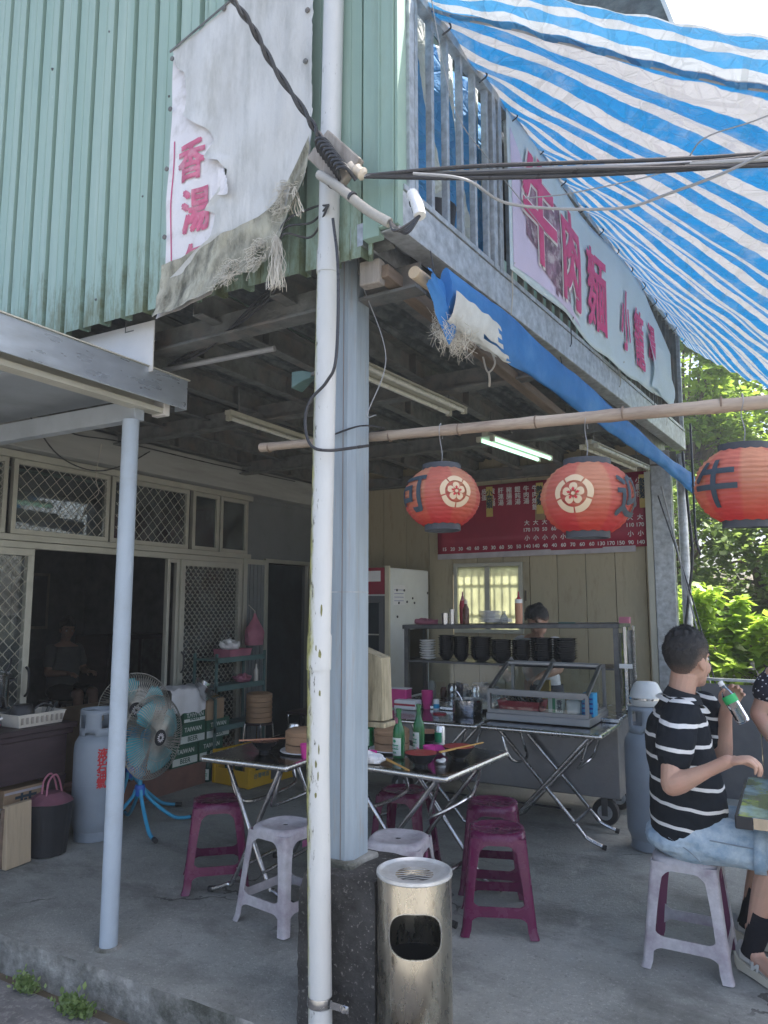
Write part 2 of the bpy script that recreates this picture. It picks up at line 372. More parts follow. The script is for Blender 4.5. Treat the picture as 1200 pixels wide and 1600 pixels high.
M('menu_red', (.29, .018, .05), .4, var=.15, scale=1.5, dirt=(.42, .05, .06), damt=.4)
M('menu_edge', (.45, .42, .44), .6)
M('blue_canvas', (.035, .20, .52), .6, var=.15, scale=3, dirt=(.12, .32, .55), damt=.6, dscale=3, bump=.3, bscale=18, transl=.25)
M('light_housing', (.42, .41, .33), .5, var=.1, dirt=(.25, .23, .17), damt=.5)
M('tube_off', (.55, .56, .50), .3, var=.05)
M('tube_on', (.8, 1, .9), .4, emis=(.55, 1, .76), estr=.5, var=0, bump=0)
M('ceramic', (.62, .55, .44), .3, var=.12)
M('bottle_green', (.02, .30, .09), .08, var=.1, trans=.6, ior=1.5)
M('bottle_dark', (.01, .05, .035), .12, var=.1)
M('label_white', (.62, .68, .62), .6, var=.04)
M('label_green', (.02, .28, .13), .5, var=.04)
M('can_silver', (.66, .67, .66), .3, .8, var=.05)
M('wood_stick', (.62, .36, .10), .5, var=.1)
M('brown_sauce', (.12, .05, .03), .3)
M('orange_sauce', (.52, .25, .15), .4)
M('clear_plastic', (.85, .9, .92), .15, var=.02, trans=.85, ior=1.2, bump=.2, bscale=40)
M('clear_bag', (.6, .6, .62), .3, var=.2, transl=.5, scale=20)
M('skin', (.52, .32, .23), .45, var=.12, scale=14, dirt=(.46, .20, .15), damt=.5, dscale=7, dlo=.45, dhi=.7, bump=.25, bscale=220)
M('skin_dark', (.38, .22, .16), .55, var=.08)
m, t, b = custom('hair_fade')
at = t.nodes.new('ShaderNodeAttribute'); at.attribute_name = 'fade'; v = coord(t)
c = mixc(t, (.010, .0095, .010), (.20, .125, .09), mathn(t, 'MULTIPLY', at.outputs['Fac'], ramp(t, nz(t, v, 300, 2), .25, .6)))
t.links.new(c, b.inputs['Base Color']); b.inputs['Roughness'].default_value = .55
bp = t.nodes.new('ShaderNodeBump'); bp.inputs['Strength'].default_value = .8; bp.inputs['Distance'].default_value = .006; t.links.new(nz(t, coord(t, (1, 1, .35)), 260, 3), bp.inputs['Height']); t.links.new(bp.outputs[0], b.inputs['Normal'])
M('hair', (.012, .011, .012), .5, var=.3, scale=60, bump=.6, bscale=120)
M('sock', (.010, .012, .018), .9, var=.2, bump=.3, spec=.1)
M('shoe_grey', (.42, .42, .40), .75, var=.15, scale=20)
M('shoe_white', (.62, .62, .58), .6, var=.08)
M('shoe_sole', (.60, .57, .46), .6, var=.1)
M('tee_white', (.66, .67, .70), .85, var=.05, bump=.3)
M('apron_dark', (.04, .045, .06), .8)
M('bark', (.14, .11, .08), .9, var=.3, scale=10, bump=.6, bscale=20)
glass('pane_glass'); glass('case_glass', (.95, .98, .98), .02); glass('dirty_glass', (.8, .86, .86), .2)
glass('bottle_clear', (.88, .93, .94), .05)

m, t, b = custom('denim')
v = coord(t); vs = coord(t, (1, 1, 1))
c = mixc(t, (.27, .39, .50), (.52, .62, .68), ramp(t, nz(t, v, 12, 7, .7), .38, .66))
c = mixc(t, c, (.16, .26, .40), mathn(t, 'MULTIPLY', ramp(t, nz(t, v, 5, 3), .55, .75), .5))
t.links.new(c, b.inputs['Base Color']); b.inputs['Roughness'].default_value = .85
bp = t.nodes.new('ShaderNodeBump'); bp.inputs['Strength'].default_value = .5; bp.inputs['Distance'].default_value = .012
t.links.new(mathn(t, 'ADD', nz(t, coord(t, (26, 9, 20)), 1.6, 5), mathn(t, 'MULTIPLY', nz(t, v, 120, 3), .3)), bp.inputs['Height']); t.links.new(bp.outputs[0], b.inputs['Normal'])

def stripes_shirt():
    m, t, b = custom('striped_knit')
    tc = t.nodes.new('ShaderNodeTexCoord'); sp = t.nodes.new('ShaderNodeSeparateXYZ'); t.links.new(tc.outputs['Object'], sp.inputs[0])
    n = nz(t, tc.outputs['Object'], 5, 2)
    z = mathn(t, 'ADD', sp.outputs[2], mathn(t, 'MULTIPLY', sp.outputs[0], .12))
    z = mathn(t, 'ADD', z, mathn(t, 'MULTIPLY', n, .035))
    f = mathn(t, 'FRACT', mathn(t, 'DIVIDE', z, .087))
    w = mathn(t, 'LESS_THAN', f, .165)
    c = mixc(t, (.012, .016, .022), (.72, .72, .70), w)
    t.links.new(c, b.inputs['Base Color']); b.inputs['Roughness'].default_value = .9; b.inputs['Specular IOR Level'].default_value = .12
    bp = t.nodes.new('ShaderNodeBump'); bp.inputs['Strength'].default_value = .5; bp.inputs['Distance'].default_value = .012
    t.links.new(nz(t, tc.outputs['Object'], 16, 5), bp.inputs['Height']); t.links.new(bp.outputs[0], b.inputs['Normal'])
stripes_shirt()
m, t, b = custom('spotted_dress')
v = coord(t); vo = t.nodes.new('ShaderNodeTexVoronoi'); vo.inputs['Scale'].default_value = 55; t.links.new(v, vo.inputs['Vector'])
n = nz(t, v, 60, 2)
c = mixc(t, (.012, .014, .025), (.62, .62, .64), mathn(t, 'LESS_THAN', mathn(t, 'ADD', vo.outputs['Distance'], mathn(t, 'MULTIPLY', n, .3)), .42))
t.links.new(c, b.inputs['Base Color']); b.inputs['Roughness'].default_value = .9

def striped_tarp(name, period, blue, white, att='stripe', tl=.55, grime=.25):
    m, t, b = custom(name)
    a = t.nodes.new('ShaderNodeAttribute'); a.attribute_name = att
    tc = t.nodes.new('ShaderNodeTexCoord'); o = tc.outputs['Object']
    x = mathn(t, 'ADD', a.outputs['Fac'], mathn(t, 'MULTIPLY', nz(t, o, 3.5, 3), period * .3))
    f = mathn(t, 'FRACT', mathn(t, 'DIVIDE', x, period))
    w = ramp(t, mathn(t, 'ABSOLUTE', mathn(t, 'SUBTRACT', f, .5)), .275, .29)
    c = mixc(t, blue, white, w)
    c = mixc(t, c, (.42, .43, .44), mathn(t, 'MULTIPLY', ramp(t, nz(t, o, 4, 8, .75), .5, .72), grime))
    t.links.new(c, b.inputs['Base Color']); b.inputs['Roughness'].default_value = .4 if name != 'tarp_inner' else .8
    bp = t.nodes.new('ShaderNodeBump'); bp.inputs['Strength'].default_value = .7; bp.inputs['Distance'].default_value = .03
    cr = t.nodes.new('ShaderNodeTexVoronoi'); cr.feature = 'DISTANCE_TO_EDGE'; cr.inputs['Scale'].default_value = 4.5; t.links.new(o, cr.inputs['Vector'])
    cr2 = t.nodes.new('ShaderNodeTexVoronoi'); cr2.feature = 'DISTANCE_TO_EDGE'; cr2.inputs['Scale'].default_value = 13; t.links.new(o, cr2.inputs['Vector'])
    hgt = mathn(t, 'ADD', ramp(t, cr.outputs['Distance'], 0, .12), mathn(t, 'ADD', mathn(t, 'MULTIPLY', ramp(t, cr2.outputs['Distance'], 0, .1), .25), nz(t, o, 9, 6)))
    t.links.new(hgt, bp.inputs['Height']); t.links.new(bp.outputs[0], b.inputs['Normal'])
    tr = t.nodes.new('ShaderNodeBsdfTranslucent'); t.links.new(c, tr.inputs[0]); t.links.new(bp.outputs[0], tr.inputs[1])
    mx = t.nodes.new('ShaderNodeMixShader'); mx.inputs[0].default_value = tl
    t.links.new(b.outputs[0], mx.inputs[1]); t.links.new(tr.outputs[0], mx.inputs[2]); t.links.new(mx.outputs[0], t.nodes['Material Output'].inputs[0])
striped_tarp('tarp', .165, (.012, .20, .50), (.46, .48, .53), tl=.17, grime=.4)
striped_tarp('tarp_flap', .15, (.06, .28, .56), (.46, .51, .57), tl=.2)
striped_tarp('tarp_inner', .26, (.06, .28, .60), (.66, .70, .68), tl=.3)

def lantern_paper():
    m, t, b = custom('lantern_paper')
    tc = t.nodes.new('ShaderNodeTexCoord'); sp = t.nodes.new('ShaderNodeSeparateXYZ'); t.links.new(tc.outputs['Object'], sp.inputs[0])
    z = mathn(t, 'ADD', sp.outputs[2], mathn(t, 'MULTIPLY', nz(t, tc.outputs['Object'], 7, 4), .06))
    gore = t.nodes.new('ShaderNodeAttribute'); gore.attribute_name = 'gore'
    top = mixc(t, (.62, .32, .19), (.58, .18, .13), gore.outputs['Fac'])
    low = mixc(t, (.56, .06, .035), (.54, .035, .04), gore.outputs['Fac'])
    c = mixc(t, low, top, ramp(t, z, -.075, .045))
    t.links.new(c, b.inputs['Base Color']); b.inputs['Roughness'].default_value = .65
    tr = t.nodes.new('ShaderNodeBsdfTranslucent'); t.links.new(c, tr.inputs[0])
    mx = t.nodes.new('ShaderNodeMixShader'); mx.inputs[0].default_value = .4
    t.links.new(b.outputs[0], mx.inputs[1]); t.links.new(tr.outputs[0], mx.inputs[2]); t.links.new(mx.outputs[0], t.nodes['Material Output'].inputs[0])
lantern_paper()
M('lantern_cream', (.74, .62, .42), .6, var=.06, transl=.3)
M('lantern_ring', (.05, .06, .075), .6, var=.2)
def leafmat(name, a, b_, tl=.45):
    m, t, b = custom(name)
    at = t.nodes.new('ShaderNodeAttribute'); at.attribute_name = 'shade'
    c = mixc(t, a, b_, at.outputs['Fac'])
    t.links.new(c, b.inputs['Base Color']); b.inputs['Roughness'].default_value = .38
    tr = t.nodes.new('ShaderNodeBsdfTranslucent'); t.links.new(mixc(t, c, (.30, .40, .03), .35), tr.inputs[0])
    mx = t.nodes.new('ShaderNodeMixShader'); mx.inputs[0].default_value = tl
    t.links.new(b.outputs[0], mx.inputs[1]); t.links.new(tr.outputs[0], mx.inputs[2]); t.links.new(mx.outputs[0], t.nodes['Material Output'].inputs[0])
leafmat('leaf_bright', (.17, .32, .03), (.40, .56, .08), .52)
leafmat('leaf_mid', (.13, .25, .035), (.38, .52, .10), .52)
leafmat('leaf_dark', (.09, .17, .045), (.27, .37, .13), .48)
# ---------------------------------------------------------------- ground and the large structure
balx = lambda y: -1.2 + .0863 * (y - 2.25)          # the balcony side runs a few degrees off the square
R5 = math.atan(.0863)
def undul(x, y): return .012 * nval(x, y, 0, .7) + .004 * nval(x, y, 3, 4)
g = MB(); g.grid(lambda u, v: ((u - .5) * 130, (v - .5) * 130, -.16), 8, 8)
structure(g.build('ground', 'soil'))
g = MB(); g.grid(lambda u, v: (-14 + u * 34, -16 + v * 18.2, -.14 + undul(-14 + u * 34, v * 18) * .6), 90, 60)
structure(g.build('road', 'asphalt'))
def slab_xy(u, v):
    x = -4.9 + u * 11.5; y = 2.28 + v * 4.9
    return (x, y + (.012 * nval(x, 0, 5, 6) if v == 0 else 0), -.006 + undul(x, y) * .5)
g = MB(); g.grid(slab_xy, 160, 60)
structure(g.build('concrete_floor', 'concrete'))
g = MB()
def kerbf(u, v):
    x = -4.9 + u * 11.5
    if v >= 1: return slab_xy(u, 0)
    b = [-.2, -.12, -.06, -.02][min(3, int(v * 4))]
    return (x, 2.28 + .012 * nval(x, 0, 5, 6) - .012 * (1 - v) - .012 * nval(x, v * 2, 1, 9), b)
g.grid(kerbf, 220, 4); structure(g.build('kerb', 'kerb_concrete'))
g = MB(); g.box((-4.9, 2.30, -.3), (6.6, 7.18, -.05)); structure(g.build('floor_base', 'kerb_concrete'))

# green corrugated upper storey
B = thing('corrugated_building', 'green corrugated metal upper storey over the open eating area', 'building', (-3, 2.3, 2.8))
def P(mb, name, mat, root, **k):
    """part given in world coordinates"""
    inv = Vector(root.location)
    if root.rotation_euler.z:
        r = Matrix.Rotation(-root.rotation_euler.z, 3, 'Z'); mb.v = [tuple(r @ (Vector(p) - inv)) for p in mb.v]
    else: mb.v = [(p[0] - inv.x, p[1] - inv.y, p[2] - inv.z) for p in mb.v]
    return mb.build(name, mat, root, **k)
RIB = .1455
def rib_panel(x0, n, z0, z1):
    prof = []
    for i in range(n):
        a = x0 + i * RIB
        for dx, dy in ((0, 0), (.046, 0), (.050, .005), (.054, 0), (.100, 0), (.105, .05), (.126, .05), (.133, 0)): prof.append((a + dx, dy))
    prof.append((x0 + n * RIB + .004, 0))
    mb = MB(); zs = [z0 + (z1 - z0) * k / 6 for k in range(7)]
    vs = [(x, 2.3 + y + .003 * nval(x, z, 2, 1.5), z) for z in zs for x, y in prof]; n_ = len(prof)
    fs = [(j * n_ + i, j * n_ + i + 1, (j + 1) * n_ + i + 1, (j + 1) * n_ + i) for j in range(6) for i in range(n_ - 1)]
    return mb.add(vs, fs)
x = -1.33 - 6 * RIB
for k in range(7):
    o = P(rib_panel(x, 6, 2.815 + (.01 if k % 2 else 0), 6.0), 'wall_panel', 'green_sheet', B); o.location.y -= .004 * (k % 2)
    for q in range(7):
        s = MB(); s.lathe([(.001, -.004), (.009, -.003), (.006, 0), (.004, .004)], 8)
        sx, sz = x + .07 + RIB * rnd.randint(0, 5), 3.0 + q * .45 + rnd.uniform(-.06, .06)
        s.v = [(sx + p[0], 2.296 - p[2], sz + p[1]) for p in s.v]
        P(s, 'screw', 'rusty_joist', B)
    x -= 6 * RIB
c = MB(); c.box((-1.345, 2.262, 2.86), (-1.275, 2.302, 6)); c.box((-1.272, 2.25, 2.885), (-1.205, 2.3, 6)); c.box((-1.203, 2.254, 2.885), (-1.192, 2.40, 6))
c.box((-1.272, 2.246, 2.89), (-1.264, 2.2495, 6)); c.box((-1.214, 2.246, 2.89), (-1.206, 2.2495, 6))
P(c, 'corner_trim', 'green_sheet_shade', B)
# the side wall of the storey behind the balcony, the far walls and the roof
c = MB(); c.box((-2.3, 2.34, 2.96), (-2.26, 7.2, 6)); c.box((-7.5, 7.16, 2.96), (-2.3, 7.2, 6)); c.box((-7.5, 2.34, 2.96), (-7.46, 7.16, 6)); c.box((-2.3, 7.12, 2.96), (-.86, 7.16, 6)); P(c, 'inner_wall', 'green_sheet_shade', B)
c = MB(); c.poly([(-7.8, 2.0), (-.95, 2.0), (-.33, 7.7), (-7.8, 7.7)], 6.0, 6.05); P(c, 'roof', 'dark_deck', B)
c = MB(); c.bar((-.95, 2.0, 6.0), (-.33, 7.7, 6.0), .03, .16); P(c, 'eave_trim', 'white_sheet', B)
# ceiling under the storey: deck with ribs, joists, cross beams
c = MB(); n = 46
xs = []
for i in range(n):
    a = -4.72 + i * .078
    xs += [(a, 2.97), (a + .03, 2.97), (a + .04, 2.95), (a + .068, 2.95)]
xs = [p for p in xs if p[0] < -1.2]
vs = [(px + (.41 * k if px > -2 and k else 0) * ((px + 2) / .8 if k else 1), 2.36 + 4.8 * k, pz) for k in (0, 1) for px, pz in xs]; n_ = len(xs)
c.add(vs, [(i + 1, i, n_ + i, n_ + i + 1) for i in range(n_ - 1)])
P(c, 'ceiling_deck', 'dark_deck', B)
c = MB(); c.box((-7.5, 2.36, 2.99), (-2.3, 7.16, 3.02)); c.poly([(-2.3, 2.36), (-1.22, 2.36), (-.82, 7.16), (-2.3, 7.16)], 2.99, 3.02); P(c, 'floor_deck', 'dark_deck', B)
for i in range(8):
    px = -4.5 + i * .44
    c = MB(); c.box((px - .03, 2.4, 2.80), (px - .024, 7.1, 2.945)); c.box((px - .024, 2.4, 2.80), (px + .03, 7.1, 2.806)); c.box((px - .024, 2.4, 2.938), (px + .03, 7.1, 2.944))
    for y in (2.9, 3.7, 4.5, 5.3, 6.1): c.box((px - .022, y, 2.808), (px + .02, y + .006, 2.936))
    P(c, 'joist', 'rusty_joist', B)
for y in (2.62, 3.95, 5.45, 6.9):
    c = MB()
    c.bar((-4.6, y, 2.73), (balx(y) - .05, y - .12 if y < 6 else y, 2.73), .09, .012); c.bar((-4.6, y, 2.79), (balx(y) - .05, y - .12 if y < 6 else y, 2.79), .008, .105)
    P(c, 'cross_beam', 'rusty_joist', B)
# galvanised edge beam below the balcony
def along(y0, y1, off, z0, z1, w):   # box along the balcony line
    mb = MB(); mb.bar((balx(y0) + off, y0, (z0 + z1) / 2), (balx(y1) + off, y1, (z0 + z1) / 2), w, z1 - z0); return mb
c = along(2.27, 7.05, 0, 2.875, 3.035, .008)
for mbx in (along(2.27, 7.05, -.045, 2.875, 2.882, .082), along(2.27, 7.05, -.045, 3.028, 3.035, .082)): c.add(mbx.v, mbx.f)
P(c, 'edge_beam', 'galvanised', B, bevel=.003)
c = along(2.3, 7.02, -.2, 2.86, 2.95, .06); P(c, 'beam_lip', 'galvanised', B)
c = MB(); c.box((-4.4, 2.401, 2.58), (-2.575, 2.407, 2.83)); P(c, 'flashing', 'white_sheet', B)
c = MB(); c.box((-2.45, 2.36, 2.87), (-1.28, 2.40, 2.945)); P(c, 'end_beam', 'rusty_joist', B)

# balcony railing: posts and bars one by one
BR = thing('balcony_railing', 'grey steel balcony railing of upright bars above the galvanised beam', 'railing', (balx(2.3), 2.3, 3.03))
def up(y, z0, z1, w, off=0.): mb = MB(); mb.box((balx(y) + off - w / 2, y - w / 2, z0), (balx(y) + off + w / 2, y + w / 2, z1)); return mb
y = 2.40; bar_y = []
while y < 7.0:
    if abs(y - 3.12) > .07: bar_y.append(y)
    y += .127
for y in bar_y: P(up(y, 3.036, 3.90, .026, -.01), 'bar', 'galvanised' if y < 3.3 else 'rusty_joist', BR)
for y in (2.35, 3.09, 3.155, 5.0, 6.96): P(up(y, 3.036, 3.93, .045, -.01), 'post', 'galvanised', BR)
P(along(2.3, 7.02, -.01, 3.90, 3.945, .045), 'top_rail', 'galvanised', BR)
P(along(2.3, 7.02, -.01, 3.038, 3.06, .04), 'bottom_rail', 'galvanised', BR)

def with_attr(o, name, vals):
    a = o.data.attributes.new(name, 'FLOAT', 'POINT'); a.data.foreach_set('value', vals); return o
# striped sheet hung behind the bars
def inner(u, v):
    y = 2.33 + u * 1.0; z = 3.06 + v * .92
    return (balx(y) - .09 + .025 * math.sin(u * 26 + v * 1.5) + .02 * nval(u * 6, v * 2), y, z)
mb = MB(); mb.grid(inner, 60, 24)
o = mb.build('privacy_sheet', 'tarp_inner'); with_attr(o, 'stripe', [p[1] + .28 * (p[2] - 3) for p in mb.v])
tag(o, 'blue and white striped sheet hung behind the bare balcony bars', 'tarpaulin')
mb = MB(); mb.grid(lambda u, v: (balx(3.2 + u * 3.7) - .07 + .012 * nval(u * 9, v * 3), 3.2 + u * 3.7, 3.2 + v * .7), 40, 6)
tag(mb.build('backing_sheet', 'fridge_dark'), 'dark sheet hung behind the noodle banner on the balcony', 'sheet')
mb = MB(); mb.lathe([(.09, 0), (.1, .1), (.11, .18)], 20, (-1.30, 2.78, 3.04)); tag(mb.build('flower_pot', 'black_plastic'), 'dark plant pot on the balcony floor behind the bars', 'plant pot')

# noodle banner on the railing, lettered
BN = thing('noodle_banner', 'pale blue vinyl banner with magenta noodle lettering tied to the balcony', 'banner', (balx(4.8), 4.8, 3.1))
def bann(s, z, out=0.):
    """s metres along from Y=3.2, z height"""
    y = 3.2 + s
    b_ = .03 + .012 * math.sin(s * 4.1) + .02 * nval(s * 1.6, z * 2, 4) + out
    return (balx(y) + b_, y, z)
def bz(u, v):
    lo = 3.075 + .03 * math.sin(u * 9) + .05 * u * u - .02 * abs(math.sin(u * 14)); hi = 3.9 - .04 * math.sin(u * PI) - .30 * max(0, u - .78) / .22 * 1.0
    return lo + (hi - lo) * v
mb = MB(); mb.grid(lambda u, v: bann(u * 3.28, bz(u, v)), 90, 26); P(mb, 'sheet', 'banner_sheet', BN, thick=.003)
mb = MB(); mb.grid(lambda u, v: bann(.03 + u * .98 * (1 - .3 * v) + .0, 3.10 + .03 * math.sin(u * 3) + v * (.72 - .62 * u), .004), 24, 16)
P(mb, 'lilac_panel', 'banner_lilac', BN)
mb = MB(); mb.grid(lambda u, v: bann(.12 + u * .82, 3.16 + v * .56 - .30 * (u - .5) * (1 - v) * .6, .0075), 24, 16,
   keep=lambda u, v: (u - .5) ** 2 / .25 + (v - .5) ** 2 / .25 < .85 + .3 * nval(u * 6, v * 6))
P(mb, 'food_photo', 'banner_photo', BN)
for ch, s, zc, size, sx, red in (('牛', .36, 3.52, .60, .78, 0), ('肉', .83, 3.46, .60, .62, 0), ('麵', 1.30, 3.44, .56, .62, 1), ('小', 1.86, 3.42, .46, .55, 1), ('籠', 2.27, 3.42, .46, .62, 1), ('湯', 2.62, 3.50, .30, .62, 1)):
    if not red:
        mb = MB(); lettering(mb, ch, size, lambda x, y, o=0: bann(s + x, zc + y, .011 + o), .026, 1, 4, sx); P(mb, 'letter_outline', 'print_white', BN)
    mb = MB(); lettering(mb, ch, size, lambda x, y, o=0: bann(s + x, zc + y, .0145 + o), .013 if not red else .008, 1, 4, sx); P(mb, 'letter', 'banner_magenta', BN)
mb = MB(); mb.grid(lambda u, v: bann(2.55 + u * .6 + .05 * math.sin(v * 5), 3.14 + v * (.42 - .1 * u) , .02 + .015 * math.sin(u * 7 + v * 3)), 20, 14); P(mb, 'torn_patch', 'banner_sheet', BN)
for k, yy in enumerate((3.24, 4.05, 5.0, 5.9, 6.3)):
    mb = MB(); mb.tube(arc([bann(yy - 3.2, 3.12, .005), (balx(yy) + .02, yy, 3.06), (balx(yy) + .015, yy + .02, 2.98), (balx(yy) + .012, yy, 2.86 if k == 0 else 2.95)]), .003, 5); P(mb, 'tie_string', 'cable_black' if k % 2 else 'string', BN)

# ---- house on the left: wall along Y at X=-4.75
H = thing('house', 'old single storey house with aluminium sliding doors and a dark room inside', 'house', (-4.75, 5, 0))
XW = -4.75
def wb(y0, y1, z0, z1, name='wall', mat='wall_plaster', x0=-.14, x1=0., **k):
    mb = MB(); mb.box((XW + x0, y0, z0), (XW + x1, y1, z1)); return P(mb, name, mat, H, **k)
wb(1.2, 7.3, 2.52, 3.0); wb(5.73, 6.0, 0, 2.519); wb(6.76, 7.3, 0, 2.519); wb(6.0, 6.76, 1.93, 2.519); wb(1.2, 2.05, 0, 2.519)
wb(2.05, 6.0, -.05, .05, 'door_sill', 'alu_frame', -.1, .03)
wb(3.6, 5.75, .051, .20, 'tiled_step', 'brown_tile', .005, .035)
mb = MB(); mb.box((XW + .02, 1.2, 2.56), (XW + .17, 7.1, 2.80)); P(mb, 'header_beam', 'header_paint', H, bevel=.006)
mb = MB(); mb.box((XW + .01, 1.2, 2.505), (XW + .07, 5.75, 2.555)); P(mb, 'lintel_rail', 'alu_frame', H, bevel=.004)
mb = MB(); mb.box((XW + .005, 2.06, 1.93), (XW + .065, 5.74, 1.975)); P(mb, 'transom_rail', 'alu_frame', H, bevel=.004)
mb = MB(); mb.box((XW + .01, 2.06, 1.88), (XW + .045, 5.74, 1.928)); P(mb, 'door_track', 'alu_frame', H, bevel=.003)
def frame(y0, y1, z0, z1, w=.035, name='window_frame', x=.03, mat='alu_frame'):
    mb = MB()
    for a, b_ in (((y0, z0), (y1, z0 + w)), ((y0, z1 - w), (y1, z1)), ((y0, z0 + w), (y0 + w, z1 - w)), ((y1 - w, z0 + w), (y1, z1 - w))):
        mb.box((XW + x - .02, a[0], a[1]), (XW + x + .02, b_[0], b_[1]))
    return P(mb, name, mat, H, bevel=.002)
def pane(fr, y0, y1, z0, z1, x=.025, mat='pane_glass'):
    mb = MB(); mb.box((x - .002, y0, z0), (x + .002, y1, z1)); mb.v = [(p[0] , p[1] - 5, p[2]) for p in mb.v]; return mb.build('pane', mat, fr)
def lattice(fr, y0, y1, z0, z1, step, x=.06, r=.0028, dots=0.):
    mb = MB(); h = z1 - z0; w = y1 - y0
    for sgn in (1, -1):
        k = -h
        while k < w:
            a0 = max(0, k); a1 = min(w, k + h)
            if a1 - a0 > .02:
                p = (a0, a0 - k); q = (a1, a1 - k)
                if sgn < 0: p = (p[0], h - p[1]); q = (q[0], h - q[1])
                mb.tube([(x + sgn * r, y0 + p[0] - 5, z0 + p[1]), (x + sgn * r, y0 + q[0] - 5, z0 + q[1])], r, 4)
            k += step
    if dots:
        j = 0
        zz = z0
        while zz < z1:
            yy = y0 + (step / 2 if j % 2 else 0)
            while yy < y1:
                mb.lathe([(dots, 0), (dots * .7, .004)], 6); n_ = 12
                mb.v[-n_ - 0:] = [(x + .008 + p[2], yy - 5 + p[0], zz + p[1]) for p in mb.v[-n_:]]
                yy += step
            zz += step / 2; j += 1
    return stuff(mb.build('diamond_grille', 'alu_frame', fr))
for y0, y1, kind in ((2.08, 3.13, 1), (3.17, 4.0, 0), (4.02, 4.88, 0), (4.93, 5.28, 2), (5.30, 5.70, 2)):
    f_ = frame(y0, y1, 1.977, 2.503)
    pane(f_, y0 + .036, y1 - .036, 2.012, 2.468, mat='dirty_glass')
    if kind < 2: lattice(f_, y0 + .036, y1 - .036, 2.012, 2.468, .095 if kind == 0 else .05)
f_ = frame(2.08, 3.36, .06, 1.878, .05, 'screen_door', .04); lattice(f_, 2.13, 3.31, .12, 1.83, .09, .05, dots=.006); pane(f_, 2.13, 3.31, .12, 1.83, .02, 'dirty_glass')
mb = MB(); mb.tube(arc([(.065, -1.66, .86), (.095, -1.66, .90), (.095, -1.66, 1.02), (.065, -1.66, 1.06)]), .008, 6); mb.build('handle', 'black_plastic', f_)
f_ = frame(4.80, 5.62, .06, 1.878, .05, 'screen_door', .04); lattice(f_, 4.85, 5.57, .12, 1.83, .062, .05, .0022, dots=.0075); pane(f_, 4.85, 5.57, .12, 1.83, .02, 'dirty_glass')
mb = MB(); mb.tube(arc([(.065, -.175, .9), (.09, -.175, .94), (.09, -.175, 1.04), (.065, -.175, 1.08)]), .008, 6); mb.build('handle', 'black_plastic', f_)
frame(4.66, 4.795, .06, 1.878, .03, 'door_jamb', .02); frame(5.64, 6.02, .06, 1.93, .05, 'door_jamb', .045)
for k in range(5):
    mb = MB(); mb.box((XW + .03, 5.69 + k * .058, .1), (XW + .052, 5.738 + k * .058, 1.9)); P(mb, 'folding_slat', 'wall_plaster', H)
frame(6.0, 6.78, .05, 1.95, .04, 'door_frame', .03)
mb = MB(); mb.box((XW - .05, 6.05, .06), (XW - .03, 6.74, 1.9)); P(mb, 'dark_door', 'fridge_dark', H)
# the room behind
mb = MB(); mb.box((-9, 1.2, -.05), (XW - .15, 7.3, .0)); P(mb, 'room_floor', 'concrete', H)
mb = MB(); mb.box((-9.1, 1.1, -.1), (-9, 7.4, 3.1)); mb.box((-9, 7.301, -.1), (XW - .001, 7.4, 3.1)); mb.box((-9, 1.1, -.1), (XW - .001, 1.199, 3.1)); mb.box((-9, 1.2, 3.002), (XW - .001, 7.3, 3.09)); P(mb, 'room_wall', 'room_plaster', H)
mb = MB(); mb.box((-9, 1.3, 0), (-8.5, 5.2, 1.55)); P(mb, 'room_panelling', 'dark_wood', H)

for x0, y0, z0, w, h, lab in ((-8.45, 4.9, 1.25, .34, .5, 'framed picture on the wall deep inside the dark room'), (-8.45, 6.1, 1.15, .55, .75, 'large dark framed picture at the back of the dark room')):
    T = thing('picture_frame', lab, 'picture', (x0 - .5, y0, z0))
    mb = MB(); mb.box((0, 0, 0), (.02, w, h)); mb.build('frame', 'grey_wood', T)
    mb = MB(); mb.box((.021, .04, .04), (.023, w - .04, h - .04)); mb.build('picture', 'paper' if w < .4 else 'sheet_grey', T)
T = thing('cabinet', 'dark cabinet standing inside the room behind the doorway', 'cabinet', (-7.6, 6.78, 0))
mb = MB(); mb.box((-.3, -.5, 0), (.3, .5, 1.1)); mb.build('body', 'dark_wood', T, bevel=.01)
for k in (-.25, .25): mb = MB(); mb.box((.301, k - .22, .06), (.315, k + .22, 1.04)); mb.build('door', 'dark_frame', T)
T = thing('storage_box', 'brown cardboard box on the floor just inside the doorway', 'box', (-5.25, 4.55, 0))
mb = MB(); mb.box((-.25, -.3, 0), (.25, .3, .62)); mb.build('body', 'carton_board', T, bevel=.004)

# ---- back wall of upright boards at Y=7
BW = thing('board_wall', 'yellowed back wall of upright boards behind the food cart', 'wall', (-3, 7, 0))
WX0, WX1, WZ0, WZ1 = -3.05, -2.32, 1.20, 1.90
x = -4.7; k = 0
while x < -1.12:
    w = min(.272, -1.10 - x)
    spans = [(0, 2.98)]
    a, b_ = x + .003, x + w - .003
    if b_ > WX0 and a < WX1:
        spans = [(0, WZ0), (WZ1, 2.98)]
        for e0, e1 in ((a, min(b_, WX0)), (max(a, WX1), b_)):
            if e1 - e0 > .02:
                mb = MB(); mb.box((e0, 7, WZ0), (e1, 7.03, WZ1)); P(mb, 'board', 'panel_board', BW)
        a2, b2 = a, b_
    for z0, z1 in spans:
        mb = MB(); mb.box((a, 7 + rnd.uniform(0, .006), z0), (b_, 7.03, z1)); P(mb, 'board', 'panel_board', BW, bevel=.003, seg=1)
    x += .272; k += 1
